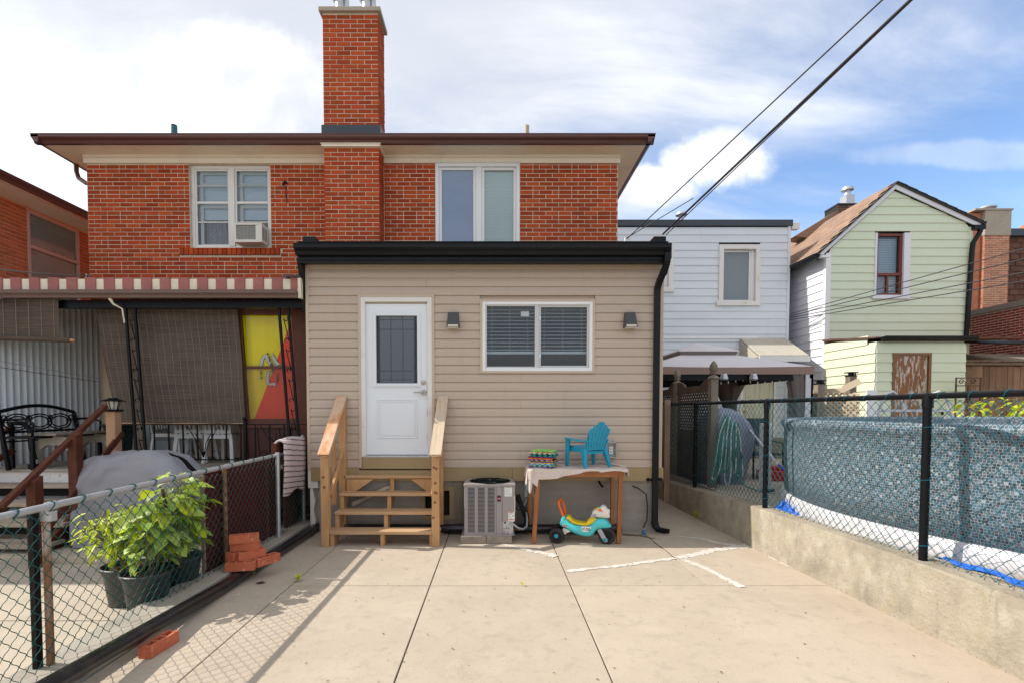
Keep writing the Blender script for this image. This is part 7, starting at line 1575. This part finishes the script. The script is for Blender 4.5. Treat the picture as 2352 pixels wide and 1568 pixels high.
plant('tomato_plant', 'bright yellow-green tomato bush behind the far rim of the pool', 10.2, 9.7, .5, [(9.1, 9.6, 1.78), (9.6, 9.7, 1.95), (10.1, 9.7, 1.88), (10.6, 9.7, 1.92), (11.1, 9.8, 1.86), (11.6, 9.7, 1.78)], [leaf_mesh(.19, .08, M['leaf'], .3), leaf_mesh(.15, .06, M['leaf'], .4)], 290, .26)
solo('timber_post', MB().box(2.50, 2.58, 7.35, 7.40, .30, 1.70).box(2.50, 2.58, 7.35, 7.40, 1.705, 1.80), M['fencewood'], 'brown wooden plank upright just past the corner of the beige extension', 'board', bevel=.003)
solo('alley_flower', MB().lathe([(0, 0), (.02, .01), (.016, .03), (0, .035)], tuple(at(1626, 1098, 7.6)), 7), M['red'], 'tiny red flower by the bottom of the lattice fence', 'flower', smooth=True)
# ================================================================== cables
def cable(lab, pts, r, m, name='power_cable', grp='overhead cables', sag=0):
    P = [Vector(p) for p in pts]
    out = []
    for a, b in zip(P, P[1:]):
        for k in range(12): t = k / 12; q = a.lerp(b, t); q.z -= sag * 4 * t * (1 - t); out.append(q)
    out.append(P[-1]); return solo(name, MB().tube(out, r, 6), m, lab, 'cable', grp, smooth=True)
def far(a, b, k): return Vector(a) + (Vector(b) - Vector(a)) * k
A = at(1523, 538, 6.75); B = at(2090, 2, 3.4); cable('thick black overhead power cable running to the roof corner of the extension', [A, far(A, B, 1.9)], .0125, M['cable'])
A = at(1530, 540, 6.75); B = at(1880, 206, 4.7); cable('thin black cable strung just beside the thick power cable', [A, far(A, B, 2.6)], .006, M['cable'])
A = at(1440, 549, 6.9); B = at(2027, 0, 3.6); cable('thin black overhead cable above the thick one, ending on the extension roof', [A, far(A, B, 1.8)], .0065, M['cable'])
A = at(1436, 549, 6.9); B = at(1592, 456, 5.95); cable('short grey-black branch cable joining the thick cable to the extension roof', [A, B], .006, M['cable'])
ih = thing('cable_bracket', 'small white cable bracket on the roof edge of the extension', 'bracket', tuple(at(1440, 549, 6.9))); p = at(1440, 551, 6.9); part('clamp', MB().box(p.x - .03, p.x + .05, 6.88, 6.92, p.z - .05, p.z + .03), M['white'], ih)
p0 = at(1813, 722, 13.25)
for k, (yy, yl, d) in enumerate(((571, 'uppermost', 8.5), (593, 'second', 8.2), (622, 'third', 8.4), (640, 'lowest', 8.1))):
    b = at(2352, yy, d); cable(f'{yl} of the four thin cables crossing in front of the pale green house', [p0 + Vector((0, 0, -.05 * k)), far(p0, b, 1.4)], .009, M['cable'], 'thin_cable', 'thin cables crossing the green house')
p1 = at(203, 634, 8.15); b = at(0, 615, 6.0); cable('sagging grey wire from the house corner over the awning', [p1, far(p1, b, 1.3)], .008, M['cableg'], 'grey_wire', None, .03)
part('wire_anchor', MB().tube([p1 + Vector((0, .1, 0)), p1 + Vector((-.02, -.02, .02)), p1 + Vector((0, -.05, -.06))], .012, 6).tube([p1, p1 + Vector((.04, -.03, -.09))], .008, 5), M['galv'], house)
pa = at(226, 868, 8.0); b = at(0, 829, 6.3); cable('upper of the two clotheslines stretched across the corrugated wall', [pa, far(pa, b, 1.2)], .0035, M['galv'], 'clothesline', 'clotheslines on the porch')
pb = at(226, 876, 8.0); b = at(0, 843, 6.3); cable('lower of the two clotheslines stretched across the corrugated wall', [pb, far(pb, b, 1.2)], .0035, M['cable'], 'clothesline', 'clotheslines on the porch')
